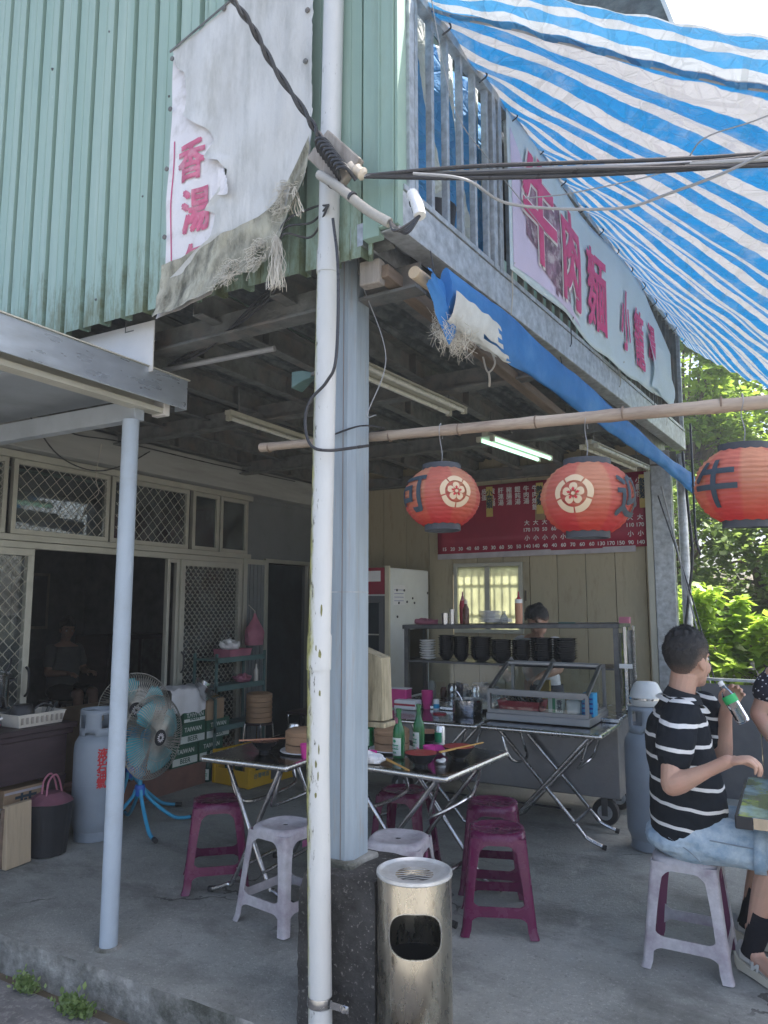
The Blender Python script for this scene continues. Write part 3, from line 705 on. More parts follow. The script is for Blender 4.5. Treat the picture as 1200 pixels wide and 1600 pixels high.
mb = MB(); mb.box((-4.7, 7.035, 0), (WX0, 7.05, 2.9)); mb.box((WX1, 7.035, 0), (-1.1, 7.05, 2.9)); mb.box((WX0, 7.035, 0), (WX1, 7.05, WZ0)); mb.box((WX0, 7.035, WZ1), (WX1, 7.05, 2.9)); P(mb, 'backing', 'board_edge', BW)
for z in (2.03, 1.52): mb = MB(); mb.box((-1.75 if z > 2 else -2.3, 6.985, z), (-1.74 if z > 2 else -2.29, 6.999, z + .1)); P(mb, 'batten', 'board_edge', BW)
wf = MB()
for a, b_ in (((WX0, WZ0), (WX1, WZ0 + .04)), ((WX0, WZ1 - .04), (WX1, WZ1)), ((WX0, WZ0 + .04), (WX0 + .04, WZ1 - .04)), ((WX1 - .04, WZ0 + .04), (WX1, WZ1 - .04)), (((WX0 + WX1) / 2 - .025, WZ0 + .04), ((WX0 + WX1) / 2 + .025, WZ1 - .04))):
    wf.box((a[0], 6.97, a[1]), (b_[0], 7.03, b_[1]))
wfo = P(wf, 'window', 'alu_frame', BW, bevel=.003)
M('frosted', (.74, .75, .58), .5, var=.15, scale=5, transl=.8)
mb = MB(); mb.box((WX0 + .04, 7.004, WZ0 + .04), (WX1 - .04, 7.007, WZ1 - .04)); mb.v = [(p[0] + 3, p[1] - 7, p[2]) for p in mb.v]; mb.build('pane', 'frosted', wfo)
mb = MB()
for k in range(1, 8):
    xx = WX0 + .04 + k * .081; mb.box((xx - .005, 7.018, WZ0 + .04), (xx + .005, 7.028, WZ1 - .04))
for z in (1.38, 1.68): mb.box((WX0 + .04, 7.012, z), (WX1 - .04, 7.0175, z + .012))
mb.v = [(p[0] + 3, p[1] - 7, p[2]) for p in mb.v]; mb.build('window_bars', 'alu_frame', wfo)

# posts at the far right corner
T = thing('steel_post', 'dark galvanised square post at the far end of the board wall', 'post', (-.99, 6.95, -.02))
mb = MB(); mb.box((-.085, -.06, 0), (.085, .06, 2.88)); mb.build('post', 'galvanised', T, bevel=.006); mb = MB(); mb.box((-.14, -.05, 0.03), (-.088, .02, 2.7)); mb.build('edge_strip', 'alu_frame', T)
T = thing('round_post', 'thin round dark pole beside the far steel post', 'post', (-.83, 7.0, -.02))
mb = MB(); mb.lathe([(.04, 0), (.04, 2.85)], 14); mb.build('pole', 'galvanised', T); mb = MB(); mb.lathe([(.046, 0), (.046, .03)], 14, (0, 0, 1.5)); mb.build('collar', 'galvanised', T)

# near corner: footing, steel post, drain pipe
T = thing('concrete_footing', 'black stained concrete footing under the corner steel post', 'footing', (-1.45, 2.5, -.16))
mb = MB()
def foot(u, v):
    # closed box-like skin with rough edges
    a = u * 4; s_ = int(a) % 4; f_ = a - int(a)
    c4 = [(-.2, -.165), (.12, -.165), (.12, .17), (-.2, .17)]
    p, q = c4[s_], c4[(s_ + 1) % 4]
    x_, y_ = p[0] + (q[0] - p[0]) * f_, p[1] + (q[1] - p[1]) * f_
    k_ = 1.0 if v < .9 else 1.0 - .16 * (v - .9) / .1 * 0.6
    if v >= .999: pass
    n_ = .004 * nval(x_, y_, v * 1.0, 9) + .006 * nval(x_, y_, v, 28)
    return (x_ * (k_ + n_ / .2 * .5), y_ * (k_ + n_ / .2 * .5), v * .69 + .006 * nval(x_, y_, 2, 14))
mb.grid(foot, 64, 30); top = [mb.v[30 * 65 + i] for i in range(64)]
mb.add(top + [(0, 0, .70)], [(i, (i + 1) % 64, 64) for i in range(64)], True)
mb.build('body', 'old_footing', T, sharp=60)
T = thing('corner_post', 'grey painted octagonal steel post standing on the black footing', 'post', (-1.56, 2.5, .52))
mb = MB(); oc = [(-.075, -.05), (-.05, -.075), (.05, -.075), (.075, -.05), (.075, .05), (.05, .075), (-.05, .075), (-.075, .05)]
mb.poly(oc, 0, 2.42); mb.build('post', 'painted_post', T, bevel=.004)
mb = MB(); mb.poly([(x * 1.01, y * 1.01) for x, y in oc], 1.02, 1.024); mb.build('seam', 'galvanised', T)
mb = MB(); mb.box((-.040, -.0775, .9), (-.018, -.0765, 2.42)); mb.box((.03, -.0775, .02), (.032, -.0765, 2.42)); M('rust_paint', (.24, .17, .13), .8, var=.3, scale=20, stretch=(1, 1, .2)); mb.build('rust_streak', 'rust_paint', T)
mb = MB(); mb.box((-.12, -.1, 2.423), (.24, .12, 2.43)); mb.build('cap_plate', 'galvanised', T)
mb = MB(); mb.poly([(-.10, -.09), (.09, -.1), (.11, .08), (-.09, .1)], .0, .035); mb.build('mortar', 'kerb_concrete', T, bevel=.01)
T = thing('drain_pipe', 'tall white plastic drain pipe with lichen in front of the steel post', 'pipe', (-1.497, 2.262, -.14))
mb = MB(); mb.tube([(0, 0, 0), (-.027, 0, 1.1), (-.027, 0, 1.46)], .041, 24); mb.build('lower_pipe', 'white_pipe', T)
mb = MB(); mb.lathe([(.0445, 1.40), (.0445, 1.52), (.041, 1.53), (.041, 2.9), (.044, 2.90), (.044, 2.99), (.041, 3.0), (.041, 6.0)], 24); mb.v = [(p[0] - .027 + .039 * (p[2] - 1.4) / 2.7, p[1], p[2]) for p in mb.v]; mb.build('upper_pipe', 'white_pipe', T)
mb = MB(); mb.lathe([(.0435, .275), (.0445, .28), (.0445, .302), (.0435, .307)], 24, (-.007, 0, 0))
mb.box((.04, -.012, .279), (.115, -.006, .303)); mb.build('pipe_clamp', 'steel', T)
mb = MB(); mb.lathe([(.001, 0), (.011, 0), (.011, .008), (.001, .009)], 10); mb.v = [(p[0] + .098, -.012 - p[2], .291 + p[1]) for p in mb.v]; mb.build('bolt', 'steel', T)
mb = MB()
for k in range(22):   # flaking paint and lichen scabs
    a = rnd.choice((-2.7, -2.4, -1.1, -.9)) + rnd.gauss(0, .18); z = rnd.uniform(.9, 1.75); h_ = rnd.uniform(.008, .03); w_ = rnd.uniform(.05, .14)
    rr = .0417 if z < 1.39 or z > 1.54 else .0452
    sh = -.027 * min(1, z / 1.1) + (.039 * (z - 1.4) / 2.7 if z > 1.4 else 0)
    pts = [(sh + math.cos(a + w_ * math.cos(q) * rnd.uniform(.6, 1)) * rr, math.sin(a + w_ * math.cos(q)) * rr, z + h_ * math.sin(q) * rnd.uniform(.6, 1)) for q in [i * PI / 3.5 for i in range(7)]]
    mb.add(pts, [tuple(range(7))])
M('lichen', (.17, .17, .06), .9, var=.4, scale=30); stuff(mb.build('lichen_scabs', 'lichen', T))

# ---- metal canopy on the left and its pole
T = thing('metal_canopy', 'grey sheet metal canopy with a wide fascia at the left', 'canopy', (-2.7, 2.4, 2.4)); CANOPY = T
mb = MB(); mb.box((-2.604, .2, 2.49), (-2.60, 2.66, 2.64)); mb.box((-2.68, 2.655, 2.49), (-2.604, 2.66, 2.635)); P(mb, 'fascia', 'fascia_steel', T, bevel=.002)
mb = MB(); mb.box((-2.64, .2, 2.641), (-2.592, 2.67, 2.646)); P(mb, 'fascia_cap', 'cream_metal', T)
mb = MB(); mb.box((-6.6, .2, 2.60), (-2.606, 2.65, 2.615)); P(mb, 'roof_sheet', 'canopy_soffit', T)
mb = MB(); mb.box((-2.73, .2, 2.46), (-2.66, 2.56, 2.465)); mb.box((-2.73, .2, 2.465), (-2.726, 2.56, 2.54)); mb.box((-2.664, .2, 2.465), (-2.66, 2.56, 2.485)); mb.box((-2.70, .2, 2.466), (-2.695, 2.56, 2.48)); P(mb, 'edge_channel', 'cream_metal', T)
mb = MB(); mb.box((-2.74, 2.561, 2.452), (-2.655, 2.60, 2.535)); P(mb, 'channel_end', 'white_sheet', T, bevel=.004)
mb = MB(); mb.box((-6.6, 2.42, 2.405), (-2.70, 2.48, 2.50)); P(mb, 'front_beam', 'canopy_soffit', T, bevel=.004)
for y in (.5, 1.2, 1.85): mb = MB(); mb.box((-6.6, y, 2.50), (-2.74, y + .05, 2.599)); P(mb, 'rafter', 'canopy_soffit', T)
CANOPY.location.z -= .035
T = thing('canopy_pole', 'round grey painted pole holding up the left canopy', 'pole', (-2.735, 2.43, -.01))
mb = MB(); mb.lathe([(.039, 0), (.039, 2.38)], 24); mb.build('pole', 'grey_pole_paint', T)
mb = MB(); mb.lathe([(.055, -.002), (.06, .004), (.045, .014)], 20); mb.build('mortar_ring', 'kerb_concrete', T)
# ---------------------------------------------------------------- cloth, lanterns, lights, cables
RN = Vector((math.cos(R5), -math.sin(R5), 0)); RD = Vector((math.sin(R5), math.cos(R5), 0))
def tz(s, y): a = .48 + .085 * max(0, y - 2.4); b_ = .085 + .022 * max(0, y - 2.4); return 3.945 - a * s + b_ * s * s
def tarp_pt(s, y, up_=0.):
    q_ = (y + 2.03 * max(0, s)) / (1 + 1.1 * max(0, s)); z = tz(s, y) + .022 * math.sin(q_ * 17 + nval(s, y) * 2) * min(1, s * 2.5) + .04 * nval(s * 1.3, y * 1.3, 5) * min(1, s * 3) + .012 * nval(s * 5, y * 2, 8) + up_
    return (balx(y) + s * RN.x, y + s * RN.y, z)
mb = MB(); uv = []
def main_pt(u, v):
    s = -.03 + 4.0 * u ** 1.25; y0 = 2.47 + .5 * max(0, s); y1 = 7.35; y = y0 + (y1 - y0) * v
    sp_ = max(0, s); uv.append((y + 2.03 * sp_) / (1 + 1.1 * sp_) + .03 * nval(s * 1.6, y * 1.2, 2)); return tarp_pt(s, y, .02 * math.sin(y * 17) * max(0, 1 - s * 3) * (s > 0))
mb.grid(main_pt, 90, 150)
T = thing('striped_tarpaulin', 'blue and white striped tarpaulin roof sagging from the balcony rail over the diners', 'tarpaulin', (0, 0, 0))
o = mb.build('sheet', 'tarp', T); with_attr(o, 'stripe', uv)
mb = MB(); uv = []
def flap_pt(u, v):
    s = -.03 + 4.0 * u ** 1.25; y1 = 2.50 + .5 * max(0, s); y0 = 2.36 + .30 * max(0, s) + .05 * max(0, s) ** 2; y = y1 + (y0 - y1) * v
    uv.append(v * .36 + .12 * u + .02); return tarp_pt(s, y, -.012 + .015 * math.sin(v * PI) + .006 * math.sin(s * 40 + 6 * v))
mb.grid(flap_pt, 110, 16); o = mb.build('folded_hem', 'tarp_flap', T); with_attr(o, 'stripe', uv)
mb = MB(); mb.tube([tarp_pt(-.03 + 4 * (k / 40) ** 1.25, 2.50 + .5 * max(0, -.03 + 4 * (k / 40) ** 1.25), -.008) for k in range(41)], .006, 5); mb.build('hem_rope', 'cable_grey', T)
for k in range(14):
    y = 2.6 + k * .34
    mb = MB(); mb.tube(arc([(balx(y) - .03, y, 3.90), (balx(y) + .01, y + .01, 3.96), (balx(y) + .05, y, 3.90), (balx(y) + .02, y - .02, 3.86)]), .004, 5); mb.build('tie', 'cable_black', T)
# far support of the sheet, outside the picture
T2 = thing('tarp_support', 'steel poles and rail carrying the far edge of the tarpaulin', 'support', (2.75, 4.9, 0))
for y in (3.2, 7.2): mb = MB(); mb.lathe([(.03, 0), (.03, tz(3.9, y + .3) + .06)], 12, (0, y - 4.9 - .3, 0)); mb.build('post', 'galvanised', T2)
mb = MB(); mb.tube([(-.03, 2.9 - 4.9, tz(3.9, 3.2)), (.0, 7.0 - 4.9, tz(3.9, 7.3))], .025, 8); mb.build('rail', 'galvanised', T2)

# wooden pole with the blue awning roll and its clips
A_, B_ = Vector((-1.165, 2.33, 2.715)), Vector((-.79, 6.95, 2.57))
T = thing('awning_pole', 'round wooden pole under the balcony beam carrying the rolled blue awning', 'pole', A_)
mb = MB(); mb.tube([(B_ - A_) * (k / 8) + Vector((.004 * math.sin(k * 2), 0, .004 * math.cos(k * 3))) for k in range(9)], .024, 14); mb.build('pole', 'raw_wood', T)
for y in (2.5, 3.95, 5.45, 6.8):
    p = (B_ - A_) * ((y - A_.y) / (B_.y - A_.y)); mb = MB(); mb.tube([p + Vector((0, 0, .02)), p + Vector((-.03, 0, .2))], .003, 5); mb.build('hanging_wire', 'cable_black', T)
T = thing('blue_awning', 'rolled blue canvas awning with white clips along the wooden pole', 'awning', A_)
mb = MB(); N = 90; rings = []
for i in range(N + 1):
    u = i / N; c = (B_ - A_) * (.03 + .975 * u) + Vector((.055, 0, .0)); w = .026 + .008 * nval(u * 9, 1); hh = .072 + .045 * max(0, 1 - u * 1.4) + .018 * nval(u * 6, 4) - .01 * u - (.03 * (1 - u / .1) if u < .1 else 0) + (.03 * (u - .9) / .1 if u > .9 else 0)
    rings.append([c + Vector((w * math.cos(a) * (1 + .45 * nval(u * 26, math.cos(a) * 2, math.sin(a) * 2)), 0, hh * math.sin(a) * (1 + .2 * nval(u * 14, 3 + math.cos(a) * 2, math.sin(a) * 2)) - .02)) for a in [2 * PI * k / 22 for k in range(22)]])
mb.loft(rings); mb.build('canvas', 'blue_canvas', T, sharp=80)
mb = MB(); mb.grid(lambda u, v: tuple((B_ - A_) * (.004 + .085 * u) + Vector((.040 + .022 * math.sin(v * PI) + .012 * nval(u * 7, v * 4), 0, .022 - v * (.03 + .22 * max(0, 1 - abs(u - .42) / .5)) + .010 * nval(u * 6, v * 5, 3)))), 16, 16); mb.build('loose_end', 'blue_canvas', T)
mb = MB(); mb.grid(lambda u, v: tuple((B_ - A_) * (.03 + .125 * u * (1 - .45 * abs(v - .45))) + Vector((.055 + .045 * math.cos(-2.2 + 2.1 * v), 0, -.02 + .125 * math.sin(-2.2 + 2.1 * v) + .012 * nval(u * 7, v * 6, 9)))), 22, 14, keep=lambda u, v: u < .82 + .6 * nval(v * 9, 3)); mb.build('white_patch', 'worn_canvas', T)
mb = MB()
for k in range(190):
    b0 = (B_ - A_) * rnd.uniform(.03, .075) + Vector((.01 + rnd.uniform(-.01, .05), 0, -.09))
    d = [b0 + Vector((rnd.gauss(0, .02), rnd.gauss(0, .02), -.03 * j * rnd.uniform(.6, 1.3))) for j in range(5)]; mb.tube(arc(d, 3), .0007, 3)
stuff(mb.build('frayed_threads', 'frayed_cloth', T))
for k in range(17):
    c = (B_ - A_) * (.11 + .053 * k) + Vector((.008, 0, -.015)); mb = MB()
    mb.poly([(0, -.02), (.012, -.016), (.02, 0), (.012, .016), (0, .02)], -.006, .006, lambda x, y, z: (c.x + z - .004, c.y + y, c.z - .012 + x)); mb.build('clip', 'white_china', T)
T = thing('timber_batten', 'brown timber batten with a pale sawn end beside the awning pole', 'batten', (-1.33, 2.38, 2.78))
mb = MB(); mb.bar((0, 0, 0), (.05, 2.5, -.06), .06, .05); mb.build('batten', 'batten_wood', T, bevel=.004)
mb = MB(); mb.box((-.09, -.02, -.05), (.0, .03, .05)); mb.build('end_block', 'grey_wood', T, bevel=.006)
mb = MB(); mb.tube(arc([(.06, 1.0, .0), (.09, 1.0, -.09), (.05, 1.0, -.13), (.02, 1.0, -.02)]), .005, 5); mb.tube(arc([(.055, 1.0, -.13), (.06, 1.0, -.17), (.05, 1.02, -.2)]), .006, 5); mb.build('knotted_string', 'string', T)

# bamboo pole and lanterns
BP = Vector((-2.08, 2.6, 2.195)); BQ = Vector((.75, 2.56, 2.115))
T = thing('bamboo_pole', 'long bamboo pole tied across behind the corner post with lanterns on it', 'pole', BP)
mb = MB(); n = 60; rad = []; pts = []
for i in range(n + 1):
    u = i / n; L = (BQ - BP).length * u; r = .0185 + .006 * u; k = (L % .31)
    if k < .05: r += .0022
    pts.append((BQ - BP) * u + Vector((0, .006 * math.sin(u * 9), .006 * math.sin(u * 5 + 1)))); rad.append(r)
mb.tube(pts, rad, 14); mb.build('cane', 'bamboo', T)
for k in range(9):
    p = (BQ - BP) * ((.31 * k + .05) / (BQ - BP).length) + Vector((0, .006 * math.sin(k), 0)); mb = MB(); mb.lathe([(.0215 + .0006 * k, -.003), (.0225 + .0007 * k, 0), (.0215 + .0006 * k, .003)], 14)
    mb.v = [(p.x + q[2], p.y + q[0], p.z + q[1]) for q in mb.v]; mb.build('node', 'batten_wood', T)
mb = MB()
for k in range(4): mb.tube(arc([(.44 + .01 * k, -.16, -.045 + .01 * k), (.52, -.19, -.03), (.63, -.17, -.005), (.66, -.04, .01), (.60, .03, .02), (.5, -.02, .0)], 5), .0035, 5)
mb.build('binding_wire', 'cable_black', T)
def on_lantern(rx, rz, a, z, out): 
    r = rx * math.sqrt(max(.02, 1 - (z / rz) ** 2)) * 1.0 + out
    return (r * math.cos(a), r * math.sin(a), z)
def lantern(loc, rx, label, ems, char, chara, hang, gtone):
    """paper lantern: ems = angle of the flower crest, chara = angle of the brushed character"""
    T = thing('paper_lantern', label, 'lantern', loc, 0, 'red paper lanterns hanging from the bamboo pole')
    rz = rx * .86; H_ = rx * .74; mb = MB(); nr, na = 84, 72; g = []
    rings = []
    for i in range(nr + 1):
        z = -H_ + 2 * H_ * i / nr; r = rx * math.sqrt(1 - (z / rz) ** 2) * 1.0
        r += .0030 * (math.cos(2 * PI * i / 6) * .5) * (1 if i % 12 < 7 else 1.3)
        rings.append([((r + .004 * nval(k * .35, z * 24, loc[0] * 9) + .0025 * nval(math.cos(2 * PI * k / na) * 2, math.sin(2 * PI * k / na) * 2, z * 9 + loc[0])) * math.cos(2 * PI * k / na), (r + .004 * nval(k * .35, z * 24, loc[0] * 9)) * math.sin(2 * PI * k / na), z + .0016 * math.sin(k * 1.3 + i)) for k in range(na)])
        g += [1.0 if (k // 9 + gtone) % 2 == 0 else .25 for k in range(na)]
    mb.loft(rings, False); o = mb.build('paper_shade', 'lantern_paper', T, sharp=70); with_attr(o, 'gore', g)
    re = rx * math.sqrt(1 - (H_ / rz) ** 2)
    mb = MB(); mb.lathe([(re - .004, H_ - .002), (re + .001, H_ - .002), (re + .001, H_ + .021), (re - .004, H_ + .021)], 32, cap=False); mb.build('top_ring', 'lantern_ring', T)
    re *= .92; mb = MB(); mb.lathe([(re - .004, -H_ + .006), (re + .001, -H_ + .006), (re + .001, -H_ - .021), (re - .004, -H_ - .021), (re - .004, -H_ + .006)], 32, cap=False)
    mb.lathe([(.001, -H_ - .012), (re - .004, -H_ - .012)], 24, cap=False); mb.build('bottom_ring', 'lantern_ring', T)
    top = H_ + .017
    mb = MB(); mb.tube([(-re, 0, top - .006), (0, 0, top + .012), (re, 0, top - .006)], .0018, 5); mb.tube(arc([(0, 0, top + .01), (.004, 0, top + .05), (-.005, .002, hang - .04), (.004, -.025, hang - .004), (.0, .0, hang + .028), (-.004, .026, hang), (.006, .0, hang - .035)], 6), .0018, 5); mb.build('hook_wire', 'cable_grey', T)
    def wrap(a0, out): return lambda x, y, o=0: on_lantern(rx, rz, a0 + x / rx, y, out + o)
    W_ = wrap(ems, .006)
    R1, R0 = rx * .40, rx * .285; mb = MB()
    for k in range(5):   # outer ring of the crest in five segments
        a0, a1 = PI / 2 + .05 + k * 2 * PI / 5 + PI / 5, PI / 2 - .05 + (k + 1) * 2 * PI / 5 + PI / 5
        sub = MB(); sub.grid(lambda u, v: W_((R0 + (R1 * (1 + .05 * math.sin(u * PI)) - R0) * v) * math.cos(a0 + (a1 - a0) * u), (R0 + (R1 * (1 + .05 * math.sin(u * PI)) - R0) * v) * math.sin(a0 + (a1 - a0) * u)), 14, 5); mb.add(sub.v, sub.f, True)
    mb.build('crest_ring', 'lantern_cream', T); mb = MB()
    for k in range(5):
        a = PI / 2 + k * 2 * PI / 5; cx_, cy_ = .155 * rx * math.cos(a), .155 * rx * math.sin(a)
        pts = [(cx_, cy_)] + [(cx_ + .088 * rx * math.cos(q + a) * (1 - .14 * math.cos(q) * (math.cos(q) > .9)), cy_ + .088 * rx * math.sin(q + a) * (1 if abs(q) > .2 else .95)) for q in [2 * PI * j / 16 for j in range(16)]]
        mb.add([W_(*p) for p in pts], [(0, 1 + j, 1 + (j + 1) % 16) for j in range(16)])
    pts = [(0, 0)] + [(.04 * rx * math.cos(2 * PI * j / 12), .04 * rx * math.sin(2 * PI * j / 12)) for j in range(12)]; W2 = wrap(ems, .0075)
    mb.add([W2(*p) for p in pts], [(0, 1 + j, 1 + (j + 1) % 12) for j in range(12)]); mb.build('crest_flower', 'lantern_cream', T)
    mb = MB()
    for k in range(5):
        for d in (-.35, 0, .35):
            a = PI / 2 + k * 2 * PI / 5 + d * .5; p0, p1 = .06 * rx, (.14 if d == 0 else .12) * rx
            W3 = wrap(ems, .0082); px, py = -math.sin(a) * .005 * rx * 2, math.cos(a) * .005 * rx * 2
            mb.add([W3(p0 * math.cos(a) + px, p0 * math.sin(a) + py), W3(p1 * math.cos(a) + px, p1 * math.sin(a) + py), W3(p1 * math.cos(a) - px, p1 * math.sin(a) - py), W3(p0 * math.cos(a) - px, p0 * math.sin(a) - py)], [(0, 1, 2, 3)])
    stuff(mb.build('stamens', 'ink_red', T))
    mb = MB(); lettering(mb, char, .155, wrap(chara, .006), .003, 1, 4, 1.0); mb.build('brushed_character', 'ink_black', T)
    T.rotation_euler = (rnd.uniform(-.045, .045), rnd.uniform(-.045, .045), 0); return T
def facing(x, y, d): return math.atan2(-y, -x) + d        # angle of the side turned to the viewer, offset d
lantern((-1.175, 2.585, 1.905), .146, 'red paper lantern nearest the steel post, brushed character on its left side', facing(-1.175, 2.585, .36), '可', facing(-1.175, 2.585, -.92), .27, 0)
lantern((-.615, 2.58, 1.862), .158, 'red paper lantern hanging in the middle with its crest to the left', facing(-.615, 2.58, -.28), '迎', facing(-.615, 2.58, 1.10), .285, 1)
lantern((-.115, 2.57, 1.868), .150, 'red paper lantern cut by the edge of the photo with a bold ox character', facing(-.115, 2.57, .9), '牛', facing(-.115, 2.57, -.62), .27, 1)

# fluorescent fittings under the deck
def strip_light(a, b_, label, lit, twin=True):
    a = Vector(a); b_ = Vector(b_); T = thing('strip_light', label, 'light', a, 0); d = b_ - a
    mb = MB(); mb.bar((0, 0, .02), d + Vector((0, 0, .02)), .05, .03); mb.build('housing', 'light_housing', T, bevel=.004)
    for s in ((-.05, .05) if twin else (0,)):
        o_ = Vector((s, 0, -.015)); mb = MB(); mb.tube([o_ + d * .015, o_ + d * .985], .0135, 10); mb.build('tube', 'tube_on' if lit else 'tube_off', T)
        for e in (.0, .975):
            mb = MB(); mb.bar(o_ + d * e, o_ + d * (e + .025), .03, .036); mb.build('lamp_holder', 'light_housing', T)
    if twin: mb = MB(); mb.bar((0, 0, .003), d + Vector((0, 0, .003)), .14, .006); mb.build('reflector', 'light_housing', T)
    for e in (.1, .9): mb = MB(); mb.tube([d * e + Vector((0, 0, .03)), d * e + Vector((0, 0, .2))], .006, 5); mb.build('hanger', 'rusty_joist', T)
    return T
strip_light((-1.82, 2.98, 2.66), (-1.72, 4.02, 2.66), 'unlit twin tube light beside the steel post', False)
strip_light((-1.84, 4.78, 2.66), (-1.69, 5.72, 2.66), 'lit greenish twin tube light behind the bamboo pole', True)
strip_light((-3.02, 3.44, 2.66), (-3.02, 4.5, 2.66), 'thin single unlit light strip behind the drain pipe', False, False)
strip_light((-1.22, 5.2, 2.62), (-1.05, 6.3, 2.62), 'unlit twin tube light beneath the far end of the blue awning', False)
T = thing('conduit_pipe', 'short grey conduit pipe end sticking out under the deck by the canopy', 'pipe', (-2.75, 2.64, 2.68))
mb = MB(); mb.tube([(0, 0, 0), (.66, .06, .02)], .014, 10); mb.build('pipe', 'cable_grey', T)
T = thing('security_lamp', 'small square outdoor lamp fixed behind the drain pipe', 'lamp', (-1.80, 2.55, 2.47))
mb = MB(); mb.loft([[(-.055, -.03, .028), (-.055, .05, .028), (-.055, .05, -.045), (-.055, -.03, -.045)], [(-.01, -.022, .03), (-.01, .04, .03), (-.01, .04, -.02), (-.01, -.022, -.02)], [(.03, -.01, .02), (.03, .02, .02), (.03, .02, -.005), (.03, -.01, -.005)]], smooth=False); mb.build('hood', 'rack_green', T, bevel=.004)
mb = MB(); mb.box((-.058, -.024, -.04), (-.0555, .044, .022)); mb.build('lens', 'tube_off', T)
mb = MB(); mb.tube([(.02, 0, .01), (.24, -.03, .03)], .01, 6); mb.build('bracket', 'rusty_joist', T)

# torn old banner on the green wall
T = thing('torn_banner', 'torn weathered white banner with fragments of pink lettering on the green wall', 'banner', (-2.0, 2.25, 2.7))
def bx(u): return -2.36 + .79 * u
def bot(u): return 2.725 + .09 * u + .30 * max(0, (u - .72) / .28) ** 1.5
def topz(u): return 4.01 + .25 * u
def bpt(u, v, out=0.):
    z = bot(u) + (topz(u) - bot(u)) * v
    bulge = .02 + .016 * nval(u * 3, z * 2, 1) + .01 * nval(u * 9, z * 4, 2) + (.05 * (1 - v / .18) ** 2 if v < .18 else 0)
    return (bx(u), 2.272 - bulge - out, z)
mb = MB(); mb.grid(lambda u, v: bpt(u * .42, v), 14, 60); P(mb, 'lettered_strip', 'vinyl_white', T)
J = [(0, .0), (.03, .12), (.20, .17), (.36, .20), (.38, .28), (.30, .31), (.40, .34), (.46, .40), (.40, .45), (.29, .49), (.36, .54), (.30, .60), (.22, .64), (.13, .70), (.14, .78), (.12, .87), (.05, .92), (.02, 1)]
def jag(v):
    v = .12 + v * .88
    for (a, p), (b_, q) in zip(J, J[1:]):
        if p <= v <= q: return a + (b_ - a) * (v - p) / (q - p) + .006 * nval(v * 60, 0)
    return .1
mb = MB(); mb.grid(lambda u, v: bpt(jag(v) + (1.0 + .012 * nval(v * 30, 4) - jag(v)) * u, .13 + v * .87, .013 + .018 * max(0, .12 - u) / .12 * (.5 + nval(v * 9, 0))), 50, 80); P(mb, 'peeled_layer', 'old_vinyl', T)
holes = [(.55, .055, .045, .03), (.72, .075, .035, .035), (.86, .15, .02, .04)]
def keep(u, v):
    v = v * .2
    return all(((u - a) / c) ** 2 + ((v - b_) / d) ** 2 > .8 + .5 * nval(u * 30, v * 60) for a, b_, c, d in holes) and not (u > .45 and v < .022 + .02 * nval(u * 25, 5))
mb = MB(); mb.grid(lambda u, v: bpt(u, v * .2, .022 + .012 * nval(u * 12, v * 4)), 110, 34, keep=keep); P(mb, 'dirty_hem', 'vinyl_dirty', T)
mb = MB()
for k in range(230):
    u = rnd.uniform(.44, 1.0); hz_ = rnd.choice(holes) if rnd.random() < .75 else None
    a = Vector(bpt(u, .02 + .08 * max(0, u - .6), .035))
    if hz_: q = rnd.uniform(0, 6.3); a = Vector(bpt(hz_[0] + hz_[2] * math.cos(q), max(0.001, hz_[1] + hz_[3] * math.sin(q)), .034))
    d = [a]
    for j in range(4): d.append(d[-1] + Vector((rnd.gauss(-.006, .012), rnd.gauss(-.003, .007), rnd.gauss(-.006, .008))))
    mb.tube(arc(d, 3), .0009, 3)
for k in range(70):
    a = Vector(bpt(.83, .05, .03)); d = [a]
    for j in range(6): d.append(d[-1] + Vector((rnd.gauss(.001, .009), rnd.gauss(0, .008), -.036)))
    mb.tube(arc(d, 3), .0011, 3)
for k in range(8):
    a = Vector(bpt(.93, .10, .03)); d = [a]
    for j in range(4): d.append(d[-1] + Vector((rnd.gauss(.004, .008), rnd.gauss(0, .006), -.03)))
    mb.tube(arc(d, 3), .002, 3)
stuff(P(mb, 'frayed_threads', 'frayed_cloth', T))
for ch, xc, zc, sz in (('香', -2.215, 3.44, .20), ('湯', -2.18, 3.20, .21), ('包', -2.19, 2.97, .18)):
    def put(x, y, o=0):
        z = zc + y; X = xc + x; u = (X + 2.36) / .79; v = (z - bot(u)) / (topz(u) - bot(u)); return bpt(u, v, .004 + o)
    mb = MB(); lettering(mb, ch, sz, put, .0055, 1, 4, .8); P(mb, 'letter', 'old_letter', T)
mb = MB(); mb.grid(lambda u, v: bpt(.40 + .10 * u, .34 + .09 * v - .03 * u, .02 + .03 * u * u), 8, 8, keep=lambda u, v: u + v * .8 < 1.15); P(mb, 'curled_flap', 'vinyl_white', T)
mb = MB(); mb.grid(lambda u, v: bpt(.035 + .004 * math.sin(v * 9), .05 + v * .6 + u * .0, .003 + u * .0) if u < .5 else bpt(.043 + .004 * math.sin(v * 9), .05 + v * .6, .003), 1, 30); P(mb, 'pink_margin', 'banner_magenta', T)
for u, v in ((.015, .97), (.01, .78), (.01, .55), (.01, .3), (.012, .08), (.96, .52), (.97, .7), (.4, .99)):
    p = bpt(u, v, .02); mb = MB(); mb.lathe([(.001, -.004), (.011, -.003), (.011, .003), (.001, .006)], 10); mb.v = [(p[0] + q[0], p[1] - q[2], p[2] + q[1]) for q in mb.v]; P(mb, 'screw', 'rusty_joist', T)
mb = MB(); p = Vector(bpt(.16, .985, .03)); mb.bar(Vector(bpt(.0, 1.0, .022)), Vector(bpt(1., 1.0, .022)), .004, .01); P(mb, 'hem_cord', 'rusty_joist', T)

